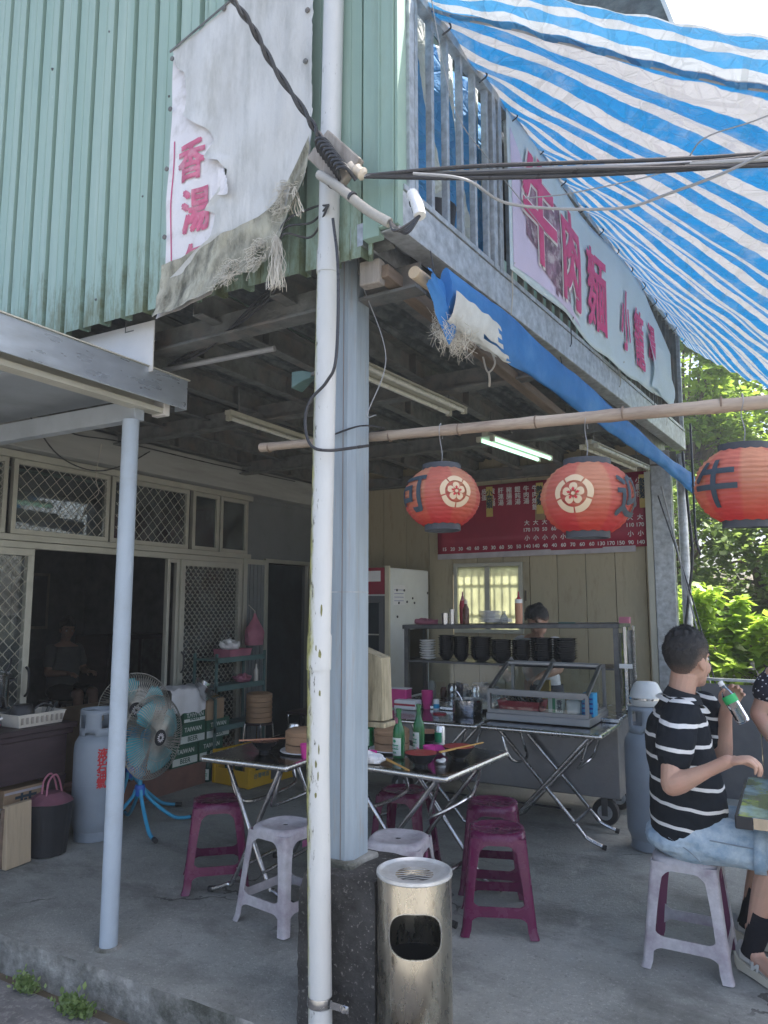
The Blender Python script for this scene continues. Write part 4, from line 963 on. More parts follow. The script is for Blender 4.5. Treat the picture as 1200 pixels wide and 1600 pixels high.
# cables
def cable(name, label, pts, r, mat='cable_black', n=8, fine=8, group=None):
    p0 = Vector(pts[0]); T = thing(name, label, 'cable', p0, 0, group); mb = MB(); mb.tube(arc([Vector(p) - p0 for p in pts], fine), r, n); mb.build('wire', mat, T); return T
labs = ['top black cable of the bundle crossing the striped tarpaulin', 'second black cable of the bundle, just below the top one', 'grey sheathed cable in the middle of the overhead bundle', 'fourth cable of the overhead bundle with a slight sag', 'lowest black cable of the bundle crossing to the street']
for k in range(5):
    d = (k - 2) * .022 + (.006, -.008, .004, -.004, .01)[k]; pts = [(-1.31, 2.17, 3.055)]
    for j in range(1, 9): u = j / 8; pts.append((-1.31 + 2.75 * u, 2.17 + 1.02 * u + d * .3 * math.sin(u * 7 + k), 3.05 + .0 * u + d * (.3 + 1.9 * u) - .10 * math.sin(PI * min(1, u * 1.0)) * (.3 + .16 * k) + .008 * math.sin(k * 3 + u * 9)))
    cable('overhead_cable', labs[k], pts, .0075 if k != 2 else .009, 'cable_grey' if k == 2 else 'cable_black', group='overhead cables bundled across the tarpaulin')
cable('sagging_wire', 'thin grey wire sagging well below the overhead bundle', [(-1.1, 2.2, 3.02), (-.92, 2.25, 2.97), (-.82, 2.45, 2.95), (-.50, 2.66, 2.95), (-.30, 2.65, 2.95), (0, 2.55, 2.95), (.5, 2.3, 3.0)], .0055, 'cable_grey')
cable('thin_wire', 'very thin wire curving close under the tarpaulin', [(-.9, 2.85, 3.2), (-.7, 2.91, 3.2), (-.32, 2.93, 3.2), (-.19, 2.78, 3.2), (.02, 2.75, 3.2), (.4, 2.7, 3.25)], .0028, 'cable_grey')
cable('rail_string', 'thin string hanging down along the bare balcony bars', [(-1.13, 2.4, 3.95), (-1.09, 2.55, 3.5), (-1.07, 2.9, 3.45), (-1.03, 3.4, 3.42), (-1.0, 3.7, 3.38)], .0022, 'cable_grey')
T = thing('twisted_cable', 'thick twisted black cable dropping from above to the pipe bracket', 'cable', (-1.49, 2.19, 3.27)); base = [(0, 0, 0), (-.04, -.05, .09), (-.12, -.15, .25), (-.15, -.25, .36), (-.19, -.36, .46), (-.26, -.6, .75)]
path = arc(base, 14)
for ph in (0, PI):
    mb = MB(); mb.tube([p + Vector((.007 * math.cos(i * .42 + ph), .004 * math.sin(i * .42 + ph), .007 * math.sin(i * .42 + ph))) for i, p in enumerate(path)], .008, 7); mb.build('strand', 'cable_black', T)
T = thing('cable_bracket', 'weathered wooden cable spool bracket wired to the drain pipe', 'bracket', (-1.45, 2.19, 3.15))
mb = MB(); mb.bar((-.05, 0, .10), (.11, -.02, -.08), .03, .13, (1, 0, 1)); mb.build('bracket_plate', 'grey_wood', T, bevel=.006)
mb = MB()
for k in range(9): mb.tube(arc([(-.03 + .012 * k, -.03, .05 - .018 * k), (-.015 + .012 * k, -.07, .07 - .018 * k), (.02 + .012 * k, -.065, .065 - .018 * k), (.04 + .012 * k, -.03, .03 - .018 * k)], 5), .0075, 6)
mb.build('cable_coils', 'cable_black', T)
mb = MB(); mb.lathe([(.018, -.04), (.026, -.03), (.02, -.01), (.027, .005), (.02, .02), (.024, .035), (.012, .045)], 16); rot = Matrix.Rotation(2.2, 3, 'Y'); mb.v = [tuple(rot @ Vector(p) + Vector((.13, -.02, -.07))) for p in mb.v]; mb.build('insulator', 'ceramic', T)
mb = MB(); mb.tube(arc([(-.02, -.04, -.05), (.08, -.05, -.14), (.18, -.03, -.24), (.27, -.02, -.31)], 6), .018, 10); mb.build('taped_conduit', 'conduit_grey', T)
for k in (.2, .38, .5): mb = MB(); q = Vector((-.02 + .29 * k, -.045, -.05 - .26 * k)); mb.tube([q, q + Vector((.008, 0, -.008))], .0195, 10); mb.build('tape', 'cable_black', T)
mb = MB(); mb.tube(arc([(.34, .02, -.20), (.37, .0, -.26), (.385, -.01, -.31)], 5), .022, 10); mb.build('cable_joint', 'white_china', T)
for k in (.3, .6): mb = MB(); q = Vector((.345 + .035 * k, .01, -.21 - .09 * k)); mb.tube([q, q + Vector((.003, 0, -.008))], .0232, 10); mb.build('tape', 'cable_black', T)
mb = MB()
for k in range(4): mb.tube(arc([(.27, -.02, -.30), (.31, -.03 - .01 * k, -.35 - .006 * k), (.35, -.03, -.37 + .01 * k), (.385, -.012, -.31)], 5), .0055, 6)
mb.build('loop', 'cable_black', T)
for k, lab in enumerate(('uppermost thin black strand running from the pipe towards the left canopy', 'middle thin black strand running from the pipe towards the left canopy', 'lowest looped black strand running from the pipe towards the left canopy')):
    e = k * .02
    cable('loose_strand', lab, [(-1.46, 2.2, 3.0), (-1.58, 2.26, 3.05 - e * 3), (-1.68, 2.2, 2.97 - e), (-1.83, 2.38, 2.87 - e), (-2.06, 2.46, 2.80 - e), (-2.40, 2.58, 2.71 + e), (-2.7, 2.62, 2.69)], .0045, 'cable_black', group='loose strands under the torn banner')
cable('pipe_cable', 'black cable looping down around the drain pipe and the post', [(-1.44, 2.2, 2.94), (-1.415, 2.2, 2.73), (-1.42, 2.2, 2.40), (-1.46, 2.2, 2.31), (-1.53, 2.2, 2.25), (-1.555, 2.2, 2.17), (-1.53, 2.2, 2.08), (-1.45, 2.2, 2.05), (-1.40, 2.40, 2.10)], .006)
cable('thin_loop', 'thin wire loop hanging beside the steel post', [(-1.47, 2.48, 2.78), (-1.39, 2.5, 2.55), (-1.385, 2.5, 2.42), (-1.45, 2.48, 2.25), (-1.41, 2.48, 2.24)], .0022, 'cable_grey')
cable('wall_cable', 'slack cable sagging under the white header beam of the house', [(-4.5, 3.1, 2.79), (-4.5, 3.36, 2.54), (-4.52, 3.69, 2.48), (-4.52, 3.99, 2.58), (-4.55, 4.25, 2.73)], .005)
cable('eave_cable', 'two-bend cable strung along the deck edge above the header beam', [(-4.5, 3.2, 2.86), (-4.5, 3.45, 2.72), (-4.5, 3.91, 2.74), (-4.5, 4.93, 2.74), (-4.5, 6.2, 2.76)], .005)
cable('dangling_string', 'pale string dangling in front of the barred transom window', [(-4.55, 3.77, 2.7), (-4.56, 3.74, 2.45), (-4.57, 3.78, 2.33), (-4.57, 3.70, 2.25), (-4.58, 3.66, 2.16)], .003, 'string')
cable('hanging_rope', 'dark rope hanging from the balcony end past the far posts', [(-.80, 6.95, 2.84), (-.76, 6.8, 2.3), (-.74, 6.75, 1.9), (-.79, 6.72, 1.5), (-.84, 6.7, 1.1), (-.85, 6.7, .6)], .012)
cable('hanging_rope', 'second dark rope from the balcony end, bowed towards the trees', [(-.73, 7.0, 3.1), (-.71, 6.8, 2.5), (-.70, 6.7, 2.05), (-.67, 6.7, 1.9)], .010)
cable('guy_wire', 'straight thin guy wire slanting down behind the seated man', [(-.95, 6.65, 2.5), (-.77, 6.62, 1.56), (-.64, 6.6, .85), (-.55, 6.6, .4)], .007, 'cable_grey')
cable('guy_wire', 'second slanting guy wire just beside the first', [(-.98, 6.65, 2.42), (-.75, 6.62, 1.56), (-.60, 6.6, .85), (-.5, 6.6, .4)], .006, 'cable_black')
# ---------------------------------------------------------------- furniture and things
def stool_proto(label, mat, inner, loc, rz):
    T = thing('plastic_stool', label, 'stool', loc, rz, 'plastic stools around the tables')
    Hs, ht, hb = .435, .128, .172
    sq = lambda h, n=40, e=.45: [(h * math.copysign(abs(math.cos(a)) ** e, math.cos(a)), h * math.copysign(abs(math.sin(a)) ** e, math.sin(a))) for a in [2 * PI * k / n for k in range(n)]]
    def ring(h, z, e): return [(x, y, z) for x, y in sq(h, 40, e)]
    mb = MB(); mb.loft([ring(.134, Hs - .035, .5), ring(.132, Hs - .012, .55), ring(.126, Hs - .003, .7), ring(.118, Hs, .9), ring(.108, Hs - .001, 1), ring(.104, Hs - .004, 1), ring(.045, Hs - .004, 1), ring(.03, Hs - .007, 1), ring(.014, Hs - .008, 1), ring(.013, Hs - .02, 1)], False)
    mb.build('seat', mat, T, sharp=60)
    mb = MB(); mb.loft([ring(.011, Hs - .011, 1), ring(.0125, Hs - .010, 1)], True); mb.build('seat_hole', 'black_plastic', T)
    hw = lambda z: ht + (hb - ht) * (1 - z / Hs)           # half width of the frame at height z
    for q in range(4):
        R = Matrix.Rotation(q * PI / 2, 3, 'Z'); mb = MB(); rings = []
        for i in range(15):
            z = (Hs - .02) * i / 14; h = hw(z) + (.006 if i == 0 else 0); w = .042 + .014 * (z / Hs) ** 4 * 1.5; t_ = .006; r = .016
            out = [(-h + w, -h), (-h + r, -h), (-h + r * .3, -h + r * .3), (-h, -h + r), (-h, -h + w)]
            inn = [(-h + t_, -h + w), (-h + t_, -h + r + t_ * .6), (-h + r * .3 + t_ * .9, -h + r * .3 + t_ * .9), (-h + r + t_ * .6, -h + t_), (-h + w, -h + t_)]
            rings.append([R @ Vector((x, y, z)) for x, y in out + inn])
        mb.loft(rings, True, True, True); lg = mb.build('leg', mat, T, sharp=50)
        if inner:
            lg.data.materials.append(MATS[inner])
            for i_, p_ in enumerate(lg.data.polygons): p_.material_index = 1 if i_ < 140 and i_ % 10 in (5, 6, 7, 8) else 0
        mb = MB(); n = 24; vs = []
        for k in range(n + 1):                              # arched apron under the seat
            t_ = -1 + 2 * k / n; zl = Hs - .05 - .075 * max(0, (abs(t_) - .35) / .65) ** 2.6; 
            for z, o_ in ((zl, 0), (Hs - .022, 0), (zl, .005), (Hs - .022, .005)):
                h = hw(z); vs.append(R @ Vector(((h - .03) * t_, -h + o_ + .0012, z)))
        fs = []
        for k in range(n):
            a = 4 * k; b_ = a + 4; fs += [(a, b_, b_ + 1, a + 1), (a + 2, a + 3, b_ + 3, b_ + 2), (a, a + 2, b_ + 2, b_)]
        mb.add(vs, fs); mb.build('apron', mat, T)
        z0, z1 = .085, .128; mb = MB()
        vs = []
        for k in range(17):                                  # stretcher, its ends flared into the legs
            t_ = -1 + k / 8; f_ = max(0, (abs(t_) - .7) / .3) ** 2 * .022
            for z, o_ in ((z0 - f_, 0), (z1 + f_, 0), (z1 + f_, .006), (z0 - f_, .006)):
                h = hw(z); vs.append(R @ Vector(((h - .036) * t_, -h + o_ + .0015, z)))
        mb.add(vs, [(4 * k + a, 4 * k + 4 + a, 4 * k + 4 + (a + 1) % 4, 4 * k + (a + 1) % 4) for k in range(16) for a in range(4)]); mb.build('stretcher', mat, T)
        if inner and q in (1, 2, 3):
            mb = MB(); mb.box((-.02, -hw(Hs - .07) + .0, Hs - .085), (.02, -hw(Hs - .07) + .001, Hs - .055)); mb.v = [R @ Vector(p) for p in mb.v]; mb.build('unfaded_patch', inner, T)
    return T
ms = stool_proto('maroon plastic stool nearest the ash bin, its front legs in the open', 'maroon_plastic', None, (-1.315, 3.49, 0), math.radians(22))
dup(ms, (-1.50, 3.92, 0), math.radians(18), 'maroon plastic stool directly behind the other one at the table end')
dup(ms, (-2.04, 3.92, 0), math.radians(8), 'maroon plastic stool half hidden under the table with the bottles')
dup(ms, (-2.84, 3.24, 0), math.radians(42), 'maroon plastic stool turned corner first near the blue fan')
ws = stool_proto('sun bleached greyish plastic stool under the seated man', 'faded_plastic', 'stool_inner', (-.475, 3.55, 0), 0)
dup(ws, (-1.66, 3.13, 0), math.radians(12), 'bleached pale stool right behind the ash bin and footing')
dup(ws, (-2.24, 3.05, 0), math.radians(-9), 'bleached pale stool left of the white drain pipe')

def folding_table(label, loc, rz, w, d, z=.70):
    T = thing('folding_table', label, 'table', loc, rz, 'stainless folding tables'); r = .018
    mb = MB(); mb.box((-w / 2 + .012, -d / 2 + .012, z - .012), (w / 2 - .012, d / 2 - .012, z)); mb.build('tabletop', 'table_steel', T, bevel=.004)
    c4 = [(-w / 2 + r, -d / 2 + r), (w / 2 - r, -d / 2 + r), (w / 2 - r, d / 2 - r), (-w / 2 + r, d / 2 - r)]
    for i in range(4):
        a, b_ = c4[i], c4[(i + 1) % 4]; mb = MB(); mb.tube([(*a, z - r * .86), (*b_, z - r * .86)], r * .9, 12); mb.ball((*a, z - r * .86), r * .9, 10); mb.build('rolled_edge', 'edge_steel', T)
    for s in (-1, 1):
        y = s * (d / 2 - .10)
        for k in (-1, 1):
            yo = y + k * .013
            mb = MB(); mb.tube(arc([(-k * (w / 2 - .10), yo, z - .035), (k * (w / 2 - .20), yo, .12), (k * (w / 2 - .14), yo, .055), (k * (w / 2 - .03), yo, .012)], 6), .0125, 9); mb.build('leg', 'chrome', T)
            mb = MB(); mb.tube([(k * (w / 2 - .045), yo, .016), (k * (w / 2 - .022), yo, .012)], .016, 8); mb.build('foot_cap', 'black_rubber', T)
    for k in (-1, 1):
        mb = MB(); mb.tube([(k * (w / 2 - .205), -d / 2 + .1, .14), (k * (w / 2 - .205), d / 2 - .1, .14)], .010, 8); mb.build('stretcher', 'chrome', T)
        mb = MB(); mb.tube(arc([(k * (w / 2 - .11), -d / 2 + .12, z - .04), (k * (w / 2 - .16), -d / 2 + .12, z - .2), (k * (w / 2 - .2), -d / 2 + .2, z - .25), (k * (w / 2 - .2), d / 2 - .2, z - .25), (k * (w / 2 - .16), d / 2 - .12, z - .2), (k * (w / 2 - .11), d / 2 - .12, z - .04)], 5), .010, 8); mb.build('brace', 'chrome', T)
    return T
folding_table('steel folding table with the green beer bottles and red bowls', (-1.80, 3.61, 0), math.radians(-4), .75, .72)
folding_table('steel folding table left of the drain pipe with one black bowl', (-2.53, 3.43, 0), math.radians(2), .56, .78)
folding_table('folding table in front of the cart, left of the display case', (-2.30, 4.93, 0), math.radians(3), .80, .58)
folding_table('folding table carrying the glass display case', (-1.475, 4.96, 0), 0, .80, .58)

# things on the tables, all on z=.70
ZT = .7005
def bowl(label, x, y, inside, r=.082, mat='black_bowl', group='noodle bowls on the tables', z=ZT):
    T = thing('noodle_bowl', label, 'bowl', (x, y, z), 0, group)
    h = r * .78; prof = [(.4 * r, 0), (.42 * r, .012)] + [(r * (.46 + .54 * (k / 7) ** .75) + (.0012 if k % 2 else 0), .012 + (h - .012) * k / 7) for k in range(8)]
    mb = MB(); mb.lathe(prof, 32); mb.v = mb.v; mb.f = mb.f[:-1]; mb.sm = mb.sm[:-1]; mb.build('outside', mat, T)
    mb = MB(); mb.lathe([(r, h), (r * .97, h)] + [(r * (.46 + .5 * ((7 - k) / 7) ** .75), .016 + (h - .02) * (7 - k) / 7) for k in range(8)], 32); mb.build('inside', inside, T)
    return T
k_ = 1.0667
bowl('black noodle bowl with red inside nearest the table corner', -1.56 * k_, 3.17 * k_, 'red_bowl')
bowl('red lined black bowl behind, with chopsticks laid across it', -1.47 * k_, 3.40 * k_, 'red_bowl')
bowl('lone black bowl with chopsticks on the left table', -2.40 * k_, 3.08 * k_, 'brown_sauce', .075)
bowl('black bowl with orange rim behind the silver can', -1.78 * k_, 3.70 * k_, 'orange_sauce')
def sticks(label, p, q, mat='wood_stick', group='chopsticks on the tables'):
    p, q = Vector(p), Vector(q); T = thing('chopsticks', label, 'chopsticks', p, 0, group); d = q - p; s = Vector((-d.y, d.x, 0)).normalized() * .006
    for k in (-1, 1): mb = MB(); mb.tube([s * k, d + s * k * .4], [.0042, .003], 6); mb.build('stick', mat, T)
sticks('pair of wooden chopsticks lying at the front edge of the table', (-1.74 * k_, 3.15 * k_, ZT + .02), (-1.56 * k_, 3.045 * k_, ZT + .004))
sticks('pair of chopsticks across the red lined bowl towards the can', (-1.60, 3.46, ZT + .058), (-1.47, 3.72, ZT + .075))
sticks('reddish chopsticks across the lone bowl', (-2.67, 3.20, ZT + .062), (-2.45, 3.42, ZT + .062), 'orange_sauce')
def bottle(label, x, y, mat='bottle_green', z=ZT, lab=True, group='beer bottles', s=1., cap=False):
    T = thing('beer_bottle', label, 'bottle', (x, y, z), rnd.uniform(-2.4, -1.7), group)
    mb = MB(); mb.lathe([(.024 * s, 0), (.031 * s, .004), (.0315 * s, .12 * s), (.029 * s, .145 * s), (.017 * s, .175 * s), (.0125 * s, .20 * s), (.012 * s, .236 * s), (.0145 * s, .237 * s), (.0145 * s, .250 * s), (.011 * s, .252 * s)], 24); mb.build('glass', mat, T)
    if lab:
        band = lambda a, z_, o: (.0322 * s * math.cos(a) + o * math.cos(a), .0322 * s * math.sin(a) + o * math.sin(a), z_)
        mb = MB(); mb.grid(lambda u, v: band(-1.15 + 2.3 * u, (.018 + .088 * v) * s, 0), 18, 1); mb.build('label', 'label_white', T)
        mb = MB(); mb.grid(lambda u, v: band(-.72 + 1.44 * u, (.048 + .024 * v) * s, .0004), 12, 1); mb.build('label_stripe', 'label_green', T)
        mb = MB(); lettering(mb, '台灣啤酒', .016 * s, lambda x_, y_, o=0: band(x_ / .032 / s, (.060) * s + y_, .0008 + o), .0006); mb.build('lettering', 'label_white', T)
        mb = MB(); mb.lathe([(.0001, .0001), (.010, 0)], 14, cap=False); mb.v = [band(p[0] / .032, .090 * s + p[1] * .8, .0006) for p in mb.v]; mb.build('emblem', 'label_green', T)
        mb = MB(); lettering(mb, 'BEER', .012 * s, lambda x_, y_, o=0: band(x_ / .032 / s, .033 * s + y_, .0005 + o), .0004); mb.build('lettering', 'label_green', T)
    return T
b1 = bottle('open green beer bottle with a pinkish neck tag, left of the pair', -1.73 * k_, 3.27 * k_)
mb = MB(); mb.poly([(-.012, -.012), (.012, -.012), (.013, .012), (0, .02), (-.013, .012)], 0, .001, lambda x, y, z: (.018 + z, x, .19 + y)); mb.build('neck_tag', 'pink_bag', b1)
bottle('green beer bottle with a printed white back label, right of the pair', -1.715 * k_, 3.46 * k_)
bottle('green beer bottle half hidden behind the corner post', -1.99 * k_, 3.42 * k_); bottle('green beer bottle beside the post, behind the steamer basket', -1.97 * k_, 3.52 * k_)
T = thing('beer_can', 'silver and white drinks can behind the bowls', 'can', (-1.69 * k_, 3.66 * k_, ZT)); mb = MB(); mb.lathe([(.024, 0), (.03, .006), (.03, .098), (.025, .108), (.025, .11), (.022, .107)], 24); mb.build('can', 'can_silver', T)
mb = MB(); mb.lathe([(.0304, .02), (.0304, .075)], 24, cap=False); mb.v = mb.v; mb.f = [f for i, f in enumerate(mb.f) if i % 24 in range(14, 21)]; mb.sm = [False] * len(mb.f); mb.build('printed_panel', 'label_green', T)
T = thing('beer_can', 'white and silver drinks can at the back of the left table', 'can', (-2.40 * k_, 3.33 * k_, ZT)); mb = MB(); mb.lathe([(.024, 0), (.03, .006), (.03, .098), (.025, .108), (.025, .11), (.022, .107)], 24); mb.build('can', 'can_silver', T)
def steamer(label, x, y, z, n, r=.115, lid=True, group='bamboo steamer baskets', plate=False):
    T = thing('bamboo_steamer', label, 'steamer', (x, y, z), 0, group); h = .045
    for k in range(n): mb = MB(); mb.lathe([(r, k * h + .002), (r, k * h + h * .62), (r + .003, k * h + h * .64), (r + .003, k * h + h - .002), (r * .93, k * h + h - .002)], 32); mb.build('tier', 'bamboo_steamer', T)
    if lid: mb = MB(); mb.lathe([(r + .002, n * h), (r + .002, n * h + .02), (r * .8, n * h + .032), (.01, n * h + .036)], 32); mb.build('lid', 'bamboo_steamer', T)
    if plate: mb = MB(); mb.lathe([(.09, -.001), (r + .03, .008), (r + .028, .012), (.08, .004)], 32); mb.build('plate', 'white_china', T)
    return T
steamer('bamboo steamer on a white plate among the beer bottles', -1.85 * k_, 3.42 * k_, ZT + .002, 2, .095, True, plate=True)
steamer('bamboo steamer on a white plate on the left table', -2.22 * k_, 3.17 * k_, ZT + .002, 2, .10, True, plate=True)
def cup(label, x, y, mat='pink_plastic', z=ZT, s=1., group='pink plastic cups', n=1):
    T = thing('plastic_cup', label, 'cup', (x, y, z), 0, group)
    for k in range(n): mb = MB(); mb.lathe([(.024 * s, .0 + k * .014), (.033 * s, .07 * s + k * .014), (.031 * s, .07 * s + k * .014), (.023 * s, .006 + k * .014)], 22); mb.build('cup_wall', mat, T)
cup('tall pink cup standing on the left table by the pipe', -2.13 * k_, 3.06 * k_); cup('pink cup in the middle between the two red lined bowls', -1.585 * k_, 3.31 * k_)
cup('low pink cup beside the corner post', -1.80 * k_, 3.13 * k_, s=.8)
cup('stack of dark pink cups on the table before the cart', -2.34 * k_, 4.86 * k_, 'dark_pink', s=1.35, n=4)
T = thing('pink_dish', 'oval pink plastic dish between the bowls and the can', 'dish', (-1.64 * k_, 3.46 * k_, ZT)); mb = MB(); mb.lathe([(.05, .001), (.085, .028), (.083, .03), (.05, .006)], 28); mb.build('dish', 'pink_plastic', T)
def crumple(label, x, y, z, r, mat='paper', sx=1.):
    T = thing('crumpled_tissue', label, 'tissue', (x, y, z)); mb = MB(); mb.ball((0, 0, r * .5), (r * sx, r, r * .55), 20)
    mb.v = [tuple(Vector(p) * (1 + .45 * nval(p[0] * 40 + x * 9, p[1] * 40, p[2] * 40))) for p in mb.v]; mb.v = [(p[0], p[1], max(.0008, p[2])) for p in mb.v]; mb.build('paper', mat, T, sharp=20)
crumple('used white napkins in a heap at the table edge by the post', -1.79 * k_, 3.10 * k_, ZT, .05, sx=1.5); crumple('small crumpled tissue beside the nearest bowl', -1.505 * k_, 3.265 * k_, ZT, .022)
T = thing('stock_pot', 'wide steel pot with a ladle on the table before the cart', 'pot', (-2.09, 5.0, ZT)); mb = MB(); mb.lathe([(.10, 0), (.105, .006), (.108, .115), (.114, .118), (.106, .118), (.10, .01)], 32); mb.build('pot', 'steel', T)
mb = MB(); mb.tube(arc([(-.02, 0, .05), (-.05, -.01, .13), (-.08, -.02, .17), (-.11, -.02, .16)], 5), .006, 6); mb.build('ladle', 'steel', T); mb = MB(); mb.lathe([(.001, .095), (.10, .095)], 24); mb.build('soup', 'white_china', T)
T = thing('small_tin', 'small blue and white tin next to the pink cups', 'tin', (-2.26 * k_, 4.84 * k_, ZT)); mb = MB(); mb.lathe([(.022, 0), (.022, .075), (.018, .08)], 18); mb.build('tin', 'white_china', T); mb = MB(); mb.lathe([(.0224, .012), (.0224, .045)], 18, cap=False); mb.build('blue_band', 'cyan_plastic', T)
T = thing('napkin_pack', 'white napkin pack with a red stripe on the cart table', 'napkins', (-2.62, 5.1, ZT)); mb = MB(); mb.box((-.09, -.06, 0), (.09, .06, .07)); mb.build('pack', 'paper', T, bevel=.01); mb = MB(); mb.box((-.091, -.061, .03), (.091, -.0605, .045)); mb.build('stripe', 'red_plastic', T)
T = thing('tissue_box', 'dark pink box behind the napkin pack', 'box', (-2.72, 5.16, ZT + .09)); mb = MB(); mb.box((-.08, -.05, -.089), (.08, .05, .05)); mb.build('box', 'dark_pink', T, bevel=.008); mb = MB(); mb.box((-.06, -.04, .051), (.085, .045, .056)); mb.build('paper', 'paper', T)
T = thing('red_saucer', 'flat red saucer lying beside the blue tin', 'saucer', (-2.30, 4.98, ZT)); mb = MB(); mb.lathe([(.05, 0), (.05, .008), (.045, .01)], 20); mb.build('saucer', 'red_plastic', T)

# glass display case on its table
T = thing('display_case', 'stainless framed glass display case with a sloped top', 'display case', (-1.55, 4.90, ZT)); w, d = .335, .5
fr = lambda p, q, s=.022: (lambda m_: (m_.bar(p, q, s, s), m_.build('frame', 'cart_steel', T))[1])(MB())
mb = MB(); mb.box((-w - .02, -.02, .004), (w + .02, d + .02, .055)); mb.build('base', 'cart_steel', T, bevel=.006)
zf, zb = .20, .36
for s in (-w, w): fr((s, 0, .056), (s, 0, zf)); fr((s, d, .056), (s, d, zb)); fr((s, 0, zf), (s, d - .12, zb)); fr((s, d - .12, zb), (s, d, zb)); fr((s, 0, .066), (s, d, .066))
fr((-w, 0, zf), (w, 0, zf), .03); fr((-w, d - .12, zb), (w, d - .12, zb)); fr((-w, d, zb), (w, d, zb)); fr((0, 0, zf + .004), (0, d - .12, zb + .004)); fr((-w, 0, .066), (w, 0, .066), .026); fr((-w + .02, .0, zf - .02), (w - .02, .0, zf - .02), .012)
mb = MB(); mb.box((-w, -.001, .07), (w, .001, zf)); mb.build('front_pane', 'case_glass', T)
for s in (-w, w): mb = MB(); mb.add([(s, 0, .06), (s, d, .06), (s, d, zb), (s, d - .12, zb), (s, 0, zf)], [(0, 1, 2, 3, 4)]); mb.build('side_pane', 'case_glass', T)
for s in (-w + .01, .01): mb = MB(); mb.add([(s, 0, zf), (s + w - .02, 0, zf), (s + w - .02, d - .12, zb), (s, d - .12, zb)], [(0, 1, 2, 3)]); mb.build('lid_pane', 'case_glass', T)
def inbox(name, label, cat, x0, x1, y0, y1, z0, z1, mat, bev=.004, part_='body'):
    T = thing(name, label, cat, ((x0 + x1) / 2, (y0 + y1) / 2, z0)); mb = MB(); mb.box((x0 - T.location.x, y0 - T.location.y, 0), (x1 - T.location.x, y1 - T.location.y, z1 - z0)); mb.build(part_, mat, T, bevel=bev); return T
def tray(name, label, cat, x, y, z, w, d, h, mat, slots=0):
    """open box with flared sides"""
    T = thing(name, label, cat, (x, y, z)); t_ = .006; mb = MB()
    r = lambda s, z_: [(-w / 2 * s, -d / 2 * s, z_), (w / 2 * s, -d / 2 * s, z_), (w / 2 * s, d / 2 * s, z_), (-w / 2 * s, d / 2 * s, z_)]
    mb.loft([r(.9, 0), r(1, h), r(1.03, h), r(1.03, h + .004), r(.97, h + .004), r(.88, .006)], True, True, False); mb.build('tray', mat, T, bevel=.003); return T
zc = ZT + .057
tray('red_tray', 'red plastic tray of black dishes inside the display case', 'tray', -1.70, 5.06, zc, .30, .2, .07, 'red_plastic')
for k in range(7):
    T = thing('black_dish', f'black side dish leaning in the red tray, number of the row {"first second third fourth fifth sixth last".split()[k]} from the left', 'dish', (-1.81 + .036 * k, 5.06, zc + .075), 0, 'black dishes inside the red tray'); mb = MB(); mb.lathe([(.03, 0), (.06, .012), (.058, .016), (.03, .005)], 20); R_ = Matrix.Rotation(1.1, 3, 'Y'); mb.v = [tuple(R_ @ Vector(p)) for p in mb.v]; mb.build('dish', 'black_bowl', T)
T = inbox('snack_box', 'pale green and white carton with dark lettering in the case', 'carton', -1.50, -1.40, 4.99, 5.05, zc, zc + .115, 'label_white'); mb = MB(); mb.box((-.02, -.0306, .0), (.0, -.0302, .115)); mb.build('stripe', 'label_green', T); mb = MB(); lettering(mb, '香\n茶', .04, lambda x, y, o=0: (.028 + x, -.0308 - o, .058 + y), .001); mb.build('lettering', 'ink_black', T)
T = inbox('tofu_box', 'rounded white plastic tub standing beside the green carton', 'tub', -1.38, -1.28, 4.99, 5.06, zc, zc + .10, 'white_china', .02)
T = inbox('blue_basket', 'blue plastic basket in the right end of the case', 'basket', -1.27, -1.19, 4.97, 5.08, zc, zc + .15, 'cyan_plastic', .004)
for i in range(4): mb = MB(); mb.box((-.035, -.0565, .02 + .03 * i), (.035, -.0552, .032 + .03 * i)); mb.build('slot_rib', 'ink_blue', T)
inbox('orange_crackers', 'pack of yellow crackers on the middle of the case floor', 'pack', -1.62, -1.55, 5.2, 5.24, zc, zc + .2, 'gold_tag', .004)
for k, (x, y) in enumerate(((-1.36, 5.22), (-1.27, 5.25))): crumple(('clear bag of white buns at the back of the display case', 'second clear bag at the back right of the display case')[k], x, y, zc, .06, 'clear_bag')

# food cart with bowl shelf
T = thing('food_cart', 'stainless steel food cart with a glass shelf of bowls behind the tables', 'cart', (-1.97, 5.5, 0)); X0, X1 = -.86, .83
mb = MB(); mb.box((X0 - .05, -.3, .20), (X1 + .05, .35, .70)); mb.build('body', 'cart_steel', T, bevel=.008)
mb = MB(); mb.box((X0 - .08, -.33, .701), (X1 + .07, .4, .73)); mb.build('counter', 'steel', T, bevel=.006)
for x, h in ((X0, 1.30), (X1, 1.335)):
    for y in (0, .34): mb = MB(); mb.box((x - .018, y - .018, .731), (x + .018, y + .018, h)); mb.build('post', 'dark_frame', T)
mb = MB(); mb.add([(X0 - .03, -.03, 1.285), (X1 + .03, -.03, 1.32), (X1 + .03, .38, 1.32), (X0 - .03, .38, 1.285), (X0 - .03, -.03, 1.32), (X1 + .03, -.03, 1.355), (X1 + .03, .38, 1.355), (X0 - .03, .38, 1.32)], [(0, 3, 2, 1), (4, 5, 6, 7), (0, 1, 5, 4), (1, 2, 6, 5), (2, 3, 7, 6), (3, 0, 4, 7)]); mb.build('top_shelf', 'dark_frame', T, bevel=.004)
mb = MB(); mb.box((X0 + .02, -.02, 1.02), (X1 - .02, .36, 1.035)); mb.build('middle_shelf', 'dark_frame', T)
for x in (X0 + .0, X1): mb = MB(); mb.box((x - .002, .02, .74), (x + .002, .32, 1.28)); mb.build('side_pane', 'case_glass', T)
